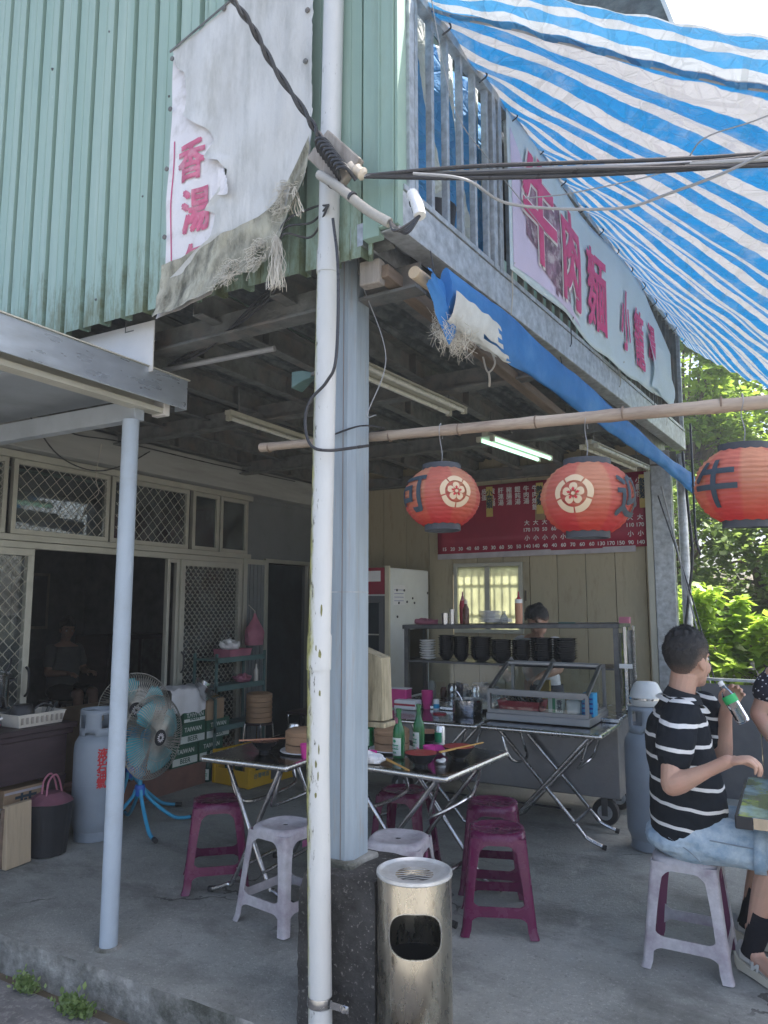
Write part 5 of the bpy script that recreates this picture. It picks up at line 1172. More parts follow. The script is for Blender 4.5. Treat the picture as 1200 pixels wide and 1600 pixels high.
for z0, z1 in ((.735, 1.018),): mb = MB(); mb.box((X0 + .02, -.021, z0), (X1 - .02, -.017, z1)); mb.build('front_pane', 'case_glass', T)
mb = MB(); mb.box((X1 + .055, -.02, .75), (X1 + .075, .0, 1.33)); mb.box((X1 + .055, .3, .75), (X1 + .075, .32, 1.33)); mb.build('end_frame', 'steel', T); mb = MB(); mb.box((X1 + .063, .0, .75), (X1 + .067, .3, 1.30)); mb.build('end_pane', 'case_glass', T)
mb = MB(); mb.box((X1 + .03, -.03, 1.356), (X1 + .10, .03, 1.40)); mb.build('pink_clip', 'pink_bag', T); mb = MB(); mb.box((X1 + .02, -.032, 1.04), (X1 + .11, -.024, 1.07)); mb.build('white_clip', 'white_china', T)
for x, y in ((.76, -.2), (-.8, -.2), (.76, .25), (-.8, .25)):
    mb = MB(); mb.lathe([(.05, -.03), (.085, -.028), (.09, -.015), (.09, .015), (.085, .028), (.05, .03)], 28); mb.v = [(x + p[0], y + p[2], .09 + p[1]) for p in mb.v]; w_ = mb.build('wheel', 'black_rubber', T)
    mb = MB(); mb.lathe([(.008, -.034), (.05, -.032), (.05, .032), (.008, .034)], 20); mb.v = [(x + p[0], y + p[2], .09 + p[1]) for p in mb.v]; mb.build('rim', 'galvanised', w_)
    mb = MB(); mb.box((x - .02, y - .042, .07), (x + .02, y - .036, .2)); mb.build('fork', 'dark_frame', w_)
mb = MB(); mb.tube([(-.9, -.15, .06), (.5, -.12, .05)], .008, 6); mb.build('gas_hose', 'cable_black', T)
names = ['leftmost', 'second', 'third', 'fourth', 'fifth', 'sixth', 'rightmost']; ords = ['topmost', 'second', 'third', 'fourth', 'fifth', 'sixth', 'seventh', 'eighth', 'ninth', 'lowest']
def stacked(name, mat, r, hgt, step, n, x, y, z, lab, cat, grp, slope=.6):
    first = None
    for k in range(n):
        lb = lab(ords[k] if k < n - 1 else 'lowest', k); zz = z + step * (n - 1 - k)
        if first is None:
            mb = MB(); mb.lathe([(.4 * r, 0), (.45 * r, .006)] + [(r * (slope + (1 - slope) * (q / 5) ** .7), .006 + (hgt - .006) * q / 5) for q in range(6)] + [(r + .005, hgt - .005), (r + .005, hgt), (r * .94, hgt - .001), (r * .5, .008)], 20); first = mb.build(name, mat); o = first
        else: o = first.copy(); COL.objects.link(o)
        o.location = (x + rnd.uniform(-.003, .003), y + rnd.uniform(-.003, .003), zz); tag(o, lb, cat, grp)
for i, (x, r, n, st) in enumerate(((-2.52, .062, 9, .018), (-2.39, .065, 9, .017), (-2.22, .088, 9, .017), (-2.05, .085, 8, .017), (-1.885, .074, 8, .017), (-1.72, .085, 9, .0175), (-1.545, .088, 9, .0175))):
    stacked('shelf_bowl', 'black_bowl', r, .058, st, n, x, 5.6, 1.0355, lambda o_, k, i=i: f'black bowl, {o_} in the {names[i]} black stack on the cart shelf', 'bowl', 'black bowls stacked on the cart shelf', .5)
stacked('shelf_plate', 'white_china', .062, .02, .02, 8, -2.69, 5.6, 1.0355, lambda o_, k: f'white plate, {o_} of the pile at the left end of the shelf', 'plate', 'white plates piled on the cart shelf', .8)
ztop = 1.343
stacked('top_plate', 'white_china', .085, .014, .0115, 8, -2.14, 5.62, ztop, lambda o_, k: f'white plate, {o_} of the pile on top of the cart', 'plate', 'white plates on top of the cart', .85)
stacked('wide_plate', 'white_china', .115, .014, .011, 3, -2.10, 5.66, ztop - .003, lambda o_, k: f'wider white plate, {o_} of three at the bottom of the pile on top', 'plate', 'wide white plates on top of the cart', .85)
def vessel(name, label, cat, x, y, z, prof, mat, extra=None, n=18):
    T = thing(name, label, cat, (x, y, z)); mb = MB(); mb.lathe(prof, n); mb.build('body', mat, T)
    for nm, pr_, m2 in (extra or []): mb = MB(); mb.lathe(pr_, n); mb.build(nm, m2, T)
    return T
y = 5.52; zt = 1.328
vessel('steel_cup', 'short steel cup at the left on the cart top', 'cup', -2.49, y, zt, [(.03, 0), (.032, .09), (.03, .09)], 'steel'); vessel('steel_cup', 'tall narrow steel cup beside the short one on the cart top', 'cup', -2.43, y, zt, [(.024, 0), (.025, .12), (.023, .12)], 'steel')
vessel('sauce_bottle', 'dark brown sauce bottle on the cart top', 'bottle', -2.31, y, zt + .003, [(.026, 0), (.026, .12), (.012, .15), (.012, .16)], 'brown_sauce', [('cap', [(.014, .161), (.014, .18), (.004, .2)], 'ceramic')])
vessel('ketchup_bottle', 'red and white squeeze bottle standing before the window', 'bottle', -2.38, 5.62, zt + .003, [(.026, 0), (.028, .15), (.02, .19)], 'red_plastic', [('cap', [(.018, .191), (.006, .23), (.004, .26)], 'pink_bag')])
vessel('squeeze_bottle', 'orange sauce squeeze bottle with a red nozzle near the cook', 'bottle', -1.87, y, zt + .01, [(.028, 0), (.03, .12), (.028, .16)], 'orange_sauce', [('collar', [(.029, .161), (.029, .19)], 'white_china'), ('nozzle', [(.02, .191), (.008, .21), (.004, .25)], 'red_plastic')])
vessel('clear_jar', 'pale green clear jar beside the white plates', 'jar', -1.99, y, zt + .008, [(.028, 0), (.028, .05), (.012, .08), (.012, .1)], 'clear_plastic'); crumple('pink cloth folded along the left end of the cart top', -2.68, 5.55, zt - .012, .05, 'pink_bag', 2.2)
inbox('cleaver_rest', 'small teal packet lying at the right end of the cart top', 'packet', -1.56, -1.44, 5.5, 5.54, zt + .018, zt + .03, 'rack_green')
for k, (x, r, h, m2) in enumerate(((-2.66, .03, .13, 'basket_white'), (-2.58, .028, .08, 'brown_sauce'), (-2.48, .04, .12, 'steel'), (-2.38, .03, .10, 'clear_plastic'), (-2.28, .035, .12, 'steel'), (-2.12, .03, .11, 'clear_plastic'), (-2.0, .05, .07, 'steel'))):
    vessel('condiment_jar', ['beige squeeze bottle at the far left of the lower cart counter', 'small dark jar beside the beige bottle', 'steel tin in the lower left of the cart', 'clear jar between two steel tins', 'second steel tin on the lower counter', 'clear jar right of the steel tins', 'low steel bowl in the middle of the lower counter'][k], 'jar', x, 5.62 + .05 * (k % 2), .7315, [(r * .9, 0), (r, .01), (r, h * .8), (r * .6, h), (r * .5, h)], m2)
for k, x in enumerate((-2.46, -2.25, -2.32)): crumple(['clear plastic bag of noodles on the lower counter', 'second clear bag on the lower counter near the middle', 'third clear bag behind the other two'][k], x, 5.75 + .05 * k, .732, .09, 'clear_bag')

# fridge
T = thing('fridge', 'tall drinks fridge with a white side and a red headboard', 'fridge', (-3.72, 6.05, 0))
mb = MB(); mb.box((-.42, .03, .06), (.42, .85, 1.83)); mb.build('body', 'white_enamel', T, bevel=.01)
mb = MB(); mb.box((.375, 0, .06), (.418, .0295, 1.845)); mb.build('side_trim', 'cream_enamel', T)
mb = MB(); mb.box((-.42, .0, 1.58), (.37, .0295, 1.83)); mb.build('headboard', 'fridge_red', T); mb = MB(); mb.box((.2, -.002, 1.7), (.33, -.0005, 1.80)); mb.build('sticker', 'paper', T)
mb = MB(); lettering(mb, '冷飲', .13, lambda x, y, o=0: (-.1 + x, -.001 - o, 1.71 + y), .003); mb.build('lettering', 'gold_tag', T)
dr = MB()
for a, b_ in (((-.41, .1), (.36, .15)), ((-.41, 1.5), (.36, 1.565)), ((-.41, .15), (-.36, 1.5)), ((.31, .15), (.36, 1.5))): dr.box((a[0], 0, a[1]), (b_[0], .028, b_[1]))
dr = dr.build('door', 'sheet_grey', T, bevel=.003); mb = MB(); mb.box((-.36, .012, .15), (.31, .016, 1.5)); mb.build('pane', 'fridge_dark', dr)
for z in (.5, .85, 1.2): mb = MB(); mb.box((-.36, .009, z), (.31, .0115, z + .012)); mb.build('shelf_edge', 'alu_frame', dr)
for y_, z in ((.15, 1.62), (.3, 1.62), (.19, 1.5), (.48, 1.545), (.52, 1.50), (.36, 1.51), (.16, 1.37), (.82, 1.6)): mb = MB(); mb.lathe([(.012, 0), (.012, .006)], 10); mb.v = [(.4215 + p[2], y_ + p[0], z + p[1]) for p in mb.v]; mb.build('magnet', 'black_plastic', T)
for y_, z, w_, h_ in ((.08, 1.48, .24, .19), (.28, 1.06, .16, .2), (.44, 1.06, .14, .2)):
    mb = MB(); mb.box((.4205, y_, z), (.422, y_ + w_, z + h_)); p_ = mb.build('note', 'paper', T)
    for j in range(4): mb = MB(); mb.box((.4222, y_ + .02, z + h_ * (.2 + .18 * j)), (.4224, y_ + w_ - .03, z + h_ * (.2 + .18 * j) + .004)); mb.build('ruled_line', 'ink_blue', p_)

# menu board
MEN = thing('menu_board', 'red menu board with white columns of dishes and prices', 'menu', (-2.2, 6.96, 1.98)); MZ0, MZ1 = 1.99, 2.68
mx0, mx1 = -3.22, -1.12
mb = MB(); mb.grid(lambda u, v: (mx0 + (mx1 - mx0) * u, 6.965 + .006 * math.sin(u * 9), MZ0 + .02 * u + (MZ1 - MZ0 + .0 * u) * v), 30, 4); P(mb, 'sheet', 'menu_red', MEN, thick=.004)
mb = MB(); mb.grid(lambda u, v: (mx0 + (mx1 - .12 - mx0) * u, 6.962 + .006 * math.sin(u * 9), MZ0 + .02 * u - .045 + .055 * v), 30, 2); P(mb, 'bottom_hem', 'menu_edge', MEN)
mp = lambda cx_, cz_: (lambda x, y, o=0: (cx_ + x, 6.960 - o + .006 * math.sin((cx_ + x - mx0) / (mx1 - mx0) * 9), cz_ + y))
def column(txt, x, z, size, mat='print_white', name='dish_name'): mb = MB(); lettering(mb, '\n'.join(txt), size, mp(x, z), .0008, 1.0); P(mb, name, mat, MEN)
cols = [('豆干', -3.13, '15', ''), ('海帶', -3.05, '20', ''), ('滷蛋', -2.97, '30', ''), ('豬耳', -2.88, '40', ''), ('燙青菜', -2.79, '60', ''), ('皮蛋', -2.70, '50', ''),
        ('貢丸湯', -2.52, '30', ''), ('肝連湯', -2.43, '60', ''), ('豬腸湯', -2.33, '50', ''), ('餛飩湯', -2.24, '50', ''), ('牛肉湯', -2.15, '140', '170'),
        ('牛肉燴飯', -1.98, '140', '170'), ('滷肉飯', -1.89, '40', '50'), ('炒飯', -1.80, '40', '60'), ('湯麵', -1.71, '60', '80'), ('乾麵', -1.62, '70', '90'), ('麻醬麵', -1.54, '60', '80'),
        ('水餃', -1.46, '60', ''), ('炸醬麵', -1.40, '130', ''), ('餛飩麵', -1.355, '170', ''), ('牛肉麵', -1.30, '150', ''), ('湯餃', -1.255, '90', '110'), ('小籠包', -1.20, '140', '170')]
xs = [-3.14 + 1.95 * k / (len(cols) - 1) for k in range(len(cols))]
for (nm, _, p1, p2), x in zip(cols, xs):
    n = len(nm); column(nm, x, 2.655 - n * .0325, .062)
    column([p1], x, 2.05, .05, name='price')
    if p2: column(['大'], x, 2.28, .055, name='size_mark'); column([p2], x, 2.21, .05, name='price'); column(['小'], x, 2.13, .055, name='size_mark')
for txt, x in (('小菜類', -2.635), ('熱湯類', -2.115), ('飯麵類', -1.155)):
    if x > -1.2: x = -1.15
    mb = MB(); mb.box((x - .035, 6.945, 2.36), (x + .035, 6.9475, 2.665)); P(mb, 'heading_tag', 'gold_tag', MEN)
    mb = MB(); lettering(mb, '\n'.join(txt), .07, lambda a, b_, o=0: (x + a, 6.9445 - o, 2.54 + b_), .002, .9); P(mb, 'heading', 'ink_black', MEN)
mb = MB(); mb.box((-2.165, 6.946, 2.30), (-2.065, 6.949, 2.40)); P(mb, 'taped_note', 'carton_board', MEN)

# gas cylinders
def cylinder_(label, loc, rz, text, s=1., h=.81):
    T = thing('gas_cylinder', label, 'gas cylinder', loc, rz, 'grey gas cylinders'); r = .145 * s
    mb = MB(); mb.lathe([(r * .86, 0), (r * .86, .06), (r * .82, .06), (r * .82, 0)], 32, cap=False); mb.build('foot_ring', 'grey_enamel', T)
    mb = MB(); mb.lathe([(r * .5, .045), (r * .85, .055), (r * .98, .10), (r, .14), (r, h - .25), (r * .97, h - .21), (r * .8, h - .165), (r * .4, h - .14), (.02, h - .135)], 36); mb.lathe([(r + .001, h * .42), (r + .002, h * .425), (r + .001, h * .43)], 36, cap=False); mb.build('tank', 'grey_enamel', T)
    mb = MB(); n = 40; mb.grid(lambda u, v: (r * .78 * math.cos(u * 2 * PI), r * .78 * math.sin(u * 2 * PI), h - .17 + .17 * v), n, 6, keep=lambda u, v: not (.30 < v < .78 and any(abs(u - c) < .06 for c in (.60, .85, .1, .35))) and not (v < .14 and any(abs(u - c) < .05 for c in (.7, .2)))); mb.build('collar', 'grey_enamel', T, thick=.004)
    mb = MB(); mb.lathe([(.018, h - .14), (.018, h - .08), (.03, h - .075), (.03, h - .05), (.012, h - .045)], 12); mb.build('valve', 'ceramic', T)
    if text:
        a0 = -PI / 2 + text[1]; mb = MB(); lettering(mb, '\n'.join(text[0]), .062, lambda x, y, o=0: ((r + .0015 + o) * math.cos(a0 + x / r), (r + .0015 + o) * math.sin(a0 + x / r), .455 + y), .002, .75, 2); mb.build('lettering', 'ink_red', T)
    return T
cylinder_('grey gas cylinder with red lettering by the dark counter', (-4.05, 3.44, 0), math.radians(40), ('液化石油氣', .38))
cylinder_('bluish grey gas cylinder with a rice pot on it behind the seated man', (-.86, 4.98, 0), math.radians(30), None, 1.0, .855)
T = thing('rice_pot', 'white domed pot standing on the cylinder behind the man', 'pot', (-.86, 4.98, .857)); mb = MB(); mb.lathe([(.09, 0), (.10, .02), (.105, .045), (.105, .055), (.10, .06), (.095, .085), (.075, .13), (.06, .145), (.01, .15)], 28); mb.build('pot', 'white_enamel', T); mb = MB(); mb.lathe([(.108, .040), (.108, .05)], 28, cap=False); mb.build('rim', 'steel', T)
T = inbox('steel_box', 'pale blue steel box behind the man beside the low grey wall', 'box', -.84, -.62, 6.1, 6.3, -.02, .80, 'grey_enamel', .01); mb = MB(); mb.box((-.111, -.102, .70), (.111, -.1, .82)); mb.build('blue_panel', 'fan_blue', T)
# low panel wall
T = thing('panel_wall', 'low dark grey metal panel wall between the floor and the trees', 'wall', (.4, 6.5, -.02))
for k in range(6): mb = MB(); x = -1.26 + .155 * (k > 0) + .42 * max(0, k - 1); mb.box((x, 0, 0), (x + (.15 if k == 0 else .415), .03, .875 + .006 * k)); mb.build('panel', 'sheet_grey', T, bevel=.004)
mb = MB(); mb.box((-1.27, -.012, .906), (1.3, .042, .925)); mb.build('cap', 'galvanised', T)

# ash bin: steel tube with a cut opening
T = thing('ash_bin', 'round stainless ash bin with a slotted top beside the footing', 'bin', (-1.21, 2.40, -.004)); r, h = .128, .575
mb = MB(); n = 64; mb.loft([[(rr * math.cos(2 * PI * k / n), rr * math.sin(2 * PI * k / n), z) for k in range(n)] for rr, z in ((r, 0), (r, h), (r - .003, h), (r - .003, 0), (r, 0))], False); body = mb.build('body', 'bin_steel', T, sharp=30)
ang = facing(-1.21, 2.40, .02); cy, sy = math.cos(ang), math.sin(ang)
op = lambda s: [((.086 * s) * math.copysign(abs(math.cos(a)) ** .62, math.cos(a)), (.415) + .068 * s * math.copysign(abs(math.sin(a)) ** .62, math.sin(a)) - .006 * (math.sin(a) > 0) * math.cos(2 * a)) for a in [2 * PI * k / 48 for k in range(48)]]
mb = MB(); mb.poly(op(1), .06, .25, lambda x, z, d_: (cy * d_ - sy * x, sy * d_ + cy * x, z)); cut = mb.build('cutter', None, T); bpy.context.view_layer.update(); bool_cut(body, cut)
o_, i_ = op(1.03), op(.985); rp = lambda x, z, e: (lambda d_: (cy * d_ - sy * x, sy * d_ + cy * x, z))(math.sqrt((r + e) ** 2 - x * x))
mb = MB(); mb.add([rp(*p, .001) for p in o_] + [rp(*p, .001) for p in i_] + [rp(*p, -.004) for p in i_], [(k, (k + 1) % 48, 48 + (k + 1) % 48, 48 + k) for k in range(48)] + [(48 + k, 48 + (k + 1) % 48, 96 + (k + 1) % 48, 96 + k) for k in range(48)]); mb.build('opening_rim', 'edge_steel', T)
mb = MB(); mb.lathe([(r - .014, .01), (r - .014, .30), (r - .018, .30), (r - .018, .02), (.01, .02)], 32); mb.build('inner_bucket', 'black_plastic', T)
mb = MB(); mb.lathe([(r, h - .004), (r + .004, h), (r + .003, h + .010), (r - .004, h + .012), (r - .012, h + .004), (r - .016, h + .002), (.066, h - .004)], 48, cap=False); mb.build('top_rim', 'lid_steel', T)
sl_ = [(-.052, -.042), (-.032, -.022), (-.012, -.002), (.008, .018), (.028, .038)]; edges = [-.066] + [e for s in sl_ for e in s] + [.066]
mb = MB(); R0_ = .0665
for a, b_ in zip(edges[0::2], edges[1::2]):
    q = lambda x: math.sqrt(max(0, R0_ ** 2 - x * x)); nseg = 12
    ww = lambda t_, x: (t_ * q(x), x + .003 * math.sin(t_ * 7))
    pts = [ww(-1 + 2 * k / nseg, a) for k in range(nseg + 1)] + [ww(1 - 2 * k / nseg, b_) for k in range(nseg + 1)]
    pts = [(p[0], p[1]) for p in pts]; co, si = math.cos(ang + PI / 2), math.sin(ang + PI / 2)
    mb.add([(p[0] * co - p[1] * si, p[0] * si + p[1] * co, h - .004) for p in pts], [tuple(range(len(pts)))])
mb2 = MB(); a = [R0_ * math.cos(2 * PI * k / 40) for k in range(40)]
for k in range(40):   # keep the slots short: side lands
    pass
mb.build('grille', 'lid_steel', T); mb = MB(); mb.lathe([(.07, h - .03), (.01, h - .03)], 24); mb.build('ash_tray', 'black_plastic', T)

# fans
def fan(label, loc, yaw, tilt=0., zh=.63, r=.30, group='blue floor fans'):
    T = thing('floor_fan', label, 'fan', loc, yaw, group)
    hub = Vector((.10, 0, zh)); Rt = Matrix.Rotation(tilt, 3, 'Y'); W = lambda a, d, x: hub + Rt @ Vector((x, d * math.cos(a), d * math.sin(a)))
    gd = MB()
    for k in range(84):
        a = 2 * PI * k / 84; sp = lambda d: a + .18 * d / r
        for side in (1, -1):
            gd.tube([W(sp(d), d, side * x) for d, x in ((.055, .062), (r * .5, .06), (r * .86, .045), (r * .985, .012), (r, 0))], .0025, 3, False)
    for d, x in ((r, 0), (r * .55, .06), (r * .55, -.06), (.055, .062)):
        gd.tube([W(2 * PI * k / 48, d, x) for k in range(49)], .003 if d == r else .0018, 5, False)
    stuff(gd.build('wire_guard', 'fan_wire', T))
    mb = MB(); mb.lathe([(.001, .066), (.052, .066), (.056, .058), (.052, .05)], 28); mb.v = [tuple(hub + Rt @ Vector((p[2], p[0], p[1]))) for p in mb.v]; b_ = mb.build('badge', 'black_plastic', T)
    mb = MB(); mb.lathe([(.057, .058), (.068, .060), (.068, .054)], 28, cap=False); mb.v = [tuple(hub + Rt @ Vector((p[2], p[0], p[1]))) for p in mb.v]; mb.build('badge_ring', 'fan_hub', T)
    mb = MB()
    for k in range(12): a = 2 * PI * k / 12; mb.add([W(a, .012, .0675), W(a + .5, .034, .0675), W(a + .75, .026, .0675), W(a + .4, .012, .0675)], [(0, 1, 2, 3)])
    mb.build('badge_print', 'print_white', b_)
    for k in range(4):
        a0 = 2 * PI * k / 4 + .4
        mb = MB(); mb.grid(lambda u, v: W(a0 + (v - .5) * (1.05 + .25 * math.sin(u * PI)) * (.6 + .4 * u), .05 + (r - .085) * u, .022 * (v - .5) * 2 * (1 - .4 * u)), 8, 8, keep=lambda u, v: not (u > .85 and abs(v - .5) > .42)); mb.build('blade', 'fan_blade', T, thick=.003)
    mb = MB(); mb.lathe([(.001, -.22), (.05, -.21), (.062, -.15), (.062, -.08), (.05, -.062)], 22); mb.v = [tuple(hub + Rt @ Vector((p[2], p[0], p[1]))) for p in mb.v]; mb.build('motor', 'fan_blue', T)
    mb = MB(); mb.lathe([(.016, .2), (.016, zh - .05)], 14); mb.build('pole', 'fan_blue', T)
    mb = MB(); mb.box((-.02, -.035, .33), (.02, .035, .48)); mb.build('control_box', 'fan_blue', T, bevel=.01)
    mb = MB(); mb.lathe([(.032, .21), (.034, .22), (.034, .27), (.03, .28)], 14); mb.build('clamp', 'clamp_blue', T, bevel=.003)
    for k in range(4):
        a = PI / 4 + k * PI / 2 + .25; c, s = math.cos(a), math.sin(a)
        mb = MB(); mb.tube(arc([(.028 * c, .028 * s, .25), (.05 * c, .05 * s, .20), (.14 * c, .14 * s, .11), (.24 * c, .24 * s, .035), (.31 * c, .31 * s, .018), (.36 * c, .36 * s, .017)], 5), .0125, 9); mb.build('leg', 'fan_blue', T)
        mb = MB(); mb.tube([(.355 * c, .355 * s, .017), (.40 * c, .40 * s, .017)], .0155, 9); mb.build('foot_cap', 'black_rubber', T)
    return T
fan('blue floor fan with a wire guard facing the tables', (-3.95, 3.72, 0), math.radians(3), 0, .60, .275)
fan('second blue fan behind the canopy pole, mostly hidden', (-4.42, 4.05, 0), math.radians(-30), 0, .72, .26)

# beer crate, bottles, cartons, rack
CR = thing('beer_crate', 'yellow plastic beer crate full of dark bottles on the floor', 'crate', (-4.14, 5.18, 0), math.radians(-6)); w, d, h = .20, .27, .27
for s in (-1, 1):
    mb = MB()
    for a, b_ in (((-d, 0), (d, .13)), ((-d, .225), (d, h)), ((-d, .13), (-d + .07, .225)), ((d - .07, .13), (d, .225))): mb.box((s * w - .009, a[0], a[1]), (s * w + .009, b_[0], b_[1]))
    mb.build('side', 'crate_yellow', CR, bevel=.003); mb = MB()
    for a, b_ in (((-w, 0), (w, .13)), ((-w, .225), (w, h)), ((-w, .13), (-w + .05, .225)), ((w - .05, .13), (w, .225))): mb.box((a[0] + .01, s * d - .009, a[1]), (b_[0] - .01, s * d + .009, b_[1]))
    mb.build('end', 'crate_yellow', CR, bevel=.003)
for sx in (-1, 1):
    for sy in (-1, 1): mb = MB(); mb.box((sx * w - .016, sy * d - .016, .0), (sx * w + .016, sy * d + .016, h + .003)); mb.build('corner', 'crate_yellow', CR, bevel=.004)
mb = MB(); mb.box((-w, -d, .004), (w, d, .02)); mb.build('bottom', 'crate_yellow', CR)
mb = MB(); mb.box((w + .0095, -.02, .03), (w + .0105, .10, .12)); mb.build('printed_panel', 'sheet_grey', CR); mb = MB(); lettering(mb, '台灣啤酒', .045, lambda x, y, o=0: (w + .0098 + o, -.13 + x, .09 + y), .001); mb.build('lettering', 'rack_green', CR)
bp_ = bottle('brown glass bottle standing in the yellow crate', 0, 0, 'bottle_dark', .02, False, 'bottles in the yellow crate', 1.0); cI = 0
for ix in range(3):
    for iy in range(4):
        c, s = math.cos(math.radians(-6)), math.sin(math.radians(-6)); lx, ly = -.12 + .12 * ix, -.19 + .125 * iy; p = (-4.14 + lx * c - ly * s, 5.18 + lx * s + ly * c, .021)
        lb = f'brown bottle in the yellow crate, {("rear", "middle", "front")[ix]} row, {("first", "second", "third", "fourth")[iy]} from the left'
        if cI == 0: bp_.location = p; bp_['label'] = lb
        else: dup(bp_, p, 0, lb)
        cI += 1
bottle('left one of two green bottles on the floor beside the yellow crate', -4.50, 4.86, 'bottle_dark', .0); bottle('right one of two green bottles on the floor beside the yellow crate', -4.44, 4.93, 'bottle_dark', .0)
T = thing('tiled_platform', 'low brown tiled platform along the house wall', 'platform', (-4.55, 4.6, 0)); mb = MB(); mb.box((-.16, -.95, -.01), (.11, 1.1, .175)); mb.build('body', 'brown_tile', T, bevel=.006)
def carton(label, y, z, w=.29, h=.165, x=-4.56, small=False):
    T = thing('beer_carton', label, 'carton', (x, y, z), 0, 'green beer cartons stacked on the tiled platform'); d = .115
    mb = MB(); mb.box((-d, -w / 2, 0), (d, w / 2, h)); mb.build('box', 'carton_green', T, bevel=.003)
    mb = MB(); mb.box((d + .0005, -w / 2 + .004, .012), (d + .001, w / 2 - .004, h * .42)); p_ = mb.build('white_band', 'label_white', T)
    mb = MB(); lettering(mb, 'BEER', .055, lambda a, b_, o=0: (d + .0015 + o, a, .043 + b_), .001); mb.build('lettering', 'carton_green', p_)
    mb = MB(); lettering(mb, 'TAIWAN', .05, lambda a, b_, o=0: (d + .0012 + o, a, h * .72 + b_), .001); mb.build('lettering', 'label_white', T)
carton('green beer carton at the bottom left of the stack', 4.66, .176); carton('green beer carton at the bottom right of the stack', 4.97, .176); carton('green beer carton in the middle layer, partly behind the fan', 4.74, .342); carton('green beer carton in the middle layer below the brown box', 5.05, .342); carton('small green carton on top under the white cloth', 4.76, .508, .26, .09)
T = inbox('brown_box', 'open brown cardboard box with a black bag on the cartons', 'box', -4.60, -4.42, 4.88, 5.09, .508, .68, 'carton_board', .003); mb = MB(); mb.ball((0, 0, .175), (.09, .11, .03), 14); mb.build('black_bag', 'black_plastic', T)
T = thing('white_cloth', 'white cloth draped over the cartons beside the fan', 'cloth', (-4.52, 4.68, .60)); mb = MB()
def drape(u, v):
    x, y = -.14 + .28 * u, -.21 + .42 * v; z = .20 + .02 * nval(x * 14, y * 14, 3) + .03 * nval(x * 5, y * 6, 1)
    if u > .75: z -= (u - .75) * 4 * .20; x = .07 + .03 * math.sin(v * 12) * (u - .7) * 2 + .02
    return (x, y, z)
mb.grid(drape, 28, 28); mb.build('cloth', 'cloth_white', T)
T = thing('steel_wok', 'tilted shiny steel bowl on top of the cartons', 'bowl', (-4.45, 4.88, .74)); mb = MB(); mb.lathe([(.03, -.06), (.09, -.03), (.125, .03), (.14, .06), (.135, .06), (.085, -.02), (.02, -.05)], 32); R_ = Matrix.Rotation(.5, 3, 'Y') @ Matrix.Rotation(-.35, 3, 'X'); mb.v = [tuple(R_ @ Vector(p)) for p in mb.v]; mb.build('bowl', 'steel', T)
RK = thing('green_rack', 'dark green metal shelf rack in front of the screen door', 'rack', (-4.52, 5.28, 0))
for z in (.42, .76, 1.0): mb = MB(); mb.box((-.13, -.34, z), (.13, .34, z + .012)); mb.box((.125, -.34, z - .02), (.135, .34, z + .025)); mb.build('shelf', 'rack_green', RK)
for x in (-.125, .125):
    for y in (-.33, .33): mb = MB(); mb.box((x - .01, y - .01, 0), (x + .01, y + .01, 1.06)); mb.build('leg', 'rack_green', RK)
T = tray('pink_basin', 'pink plastic basin holding a white cloth on the rack top', 'basin', -4.5, 5.28, 1.013, .2, .3, .07, 'pink_bag'); crumple('bundled white cloth in the pink basin', -4.5, 5.24, 1.07, .09, 'cloth_white', 1.0)
crumple('heap of pink packets on the middle rack shelf', -4.5, 5.42, .775, .07, 'pink_bag', 1.2)
vessel('slim_bottle', 'slim pale bottle at the end of the middle rack shelf', 'bottle', -4.45, 5.56, .773, [(.02, 0), (.02, .1), (.008, .13), (.008, .16)], 'basket_white')
T = thing('steamer_stool', 'small chrome stool holding the stack of bamboo steamers', 'stool', (-4.28, 5.40, 0)); mb = MB(); mb.lathe([(.12, .42), (.125, .43), (.12, .44)], 24); mb.build('seat', 'dark_wood', T)
for k in range(4): a = PI / 4 + k * PI / 2; mb = MB(); mb.tube(arc([(.08 * math.cos(a), .08 * math.sin(a), .425), (.125 * math.cos(a), .125 * math.sin(a), .40), (.14 * math.cos(a), .14 * math.sin(a), 0)], 5), .009, 7); mb.build('leg', 'chrome', T)
steamer('tall stack of bamboo steamers on a chrome stool', -4.28, 5.40, .441, 5, .115)
T = thing('low_stool', 'dark folding stool standing behind the steamer stack', 'stool', (-4.2, 6.05, 0)); mb = MB(); mb.box((-.16, -.15, .44), (.16, .15, .46)); mb.build('seat', 'dark_wood', T, bevel=.008)
for s in (-1, 1): mb = MB(); mb.tube(arc([(s * .14, -.13, 0), (s * .14, -.13, .4), (s * .14, -.1, .43), (s * .14, .1, .43), (s * .14, .13, .4), (s * .14, .13, 0)], 4), .01, 7); mb.build('leg', 'chrome', T)
T = thing('shopping_bag', 'pink plastic bag hanging by the folding door', 'bag', (-4.56, 5.66, 1.42)); mb = MB(); rings = []
for i in range(14):
    t_ = i / 13; r = .012 + .10 * math.sin(min(1, t_ * 1.15) * PI * .62) ** 1.6; rings.append([(r * .7 * math.cos(a) * (1 + .3 * nval(t_ * 6, math.cos(a) * 2, math.sin(a) * 2)), r * math.sin(a) * (1 + .3 * nval(t_ * 5, math.cos(a) * 2, 4)), -.02 - .30 * t_) for a in [2 * PI * k / 18 for k in range(18)]])
mb.loft(rings); mb.build('bag', 'pink_bag', T, sharp=60); mb = MB(); mb.tube([(-.08, 0, .06), (0, 0, 0), (0, 0, -.04)], .004, 5); mb.build('loop', 'string', T)

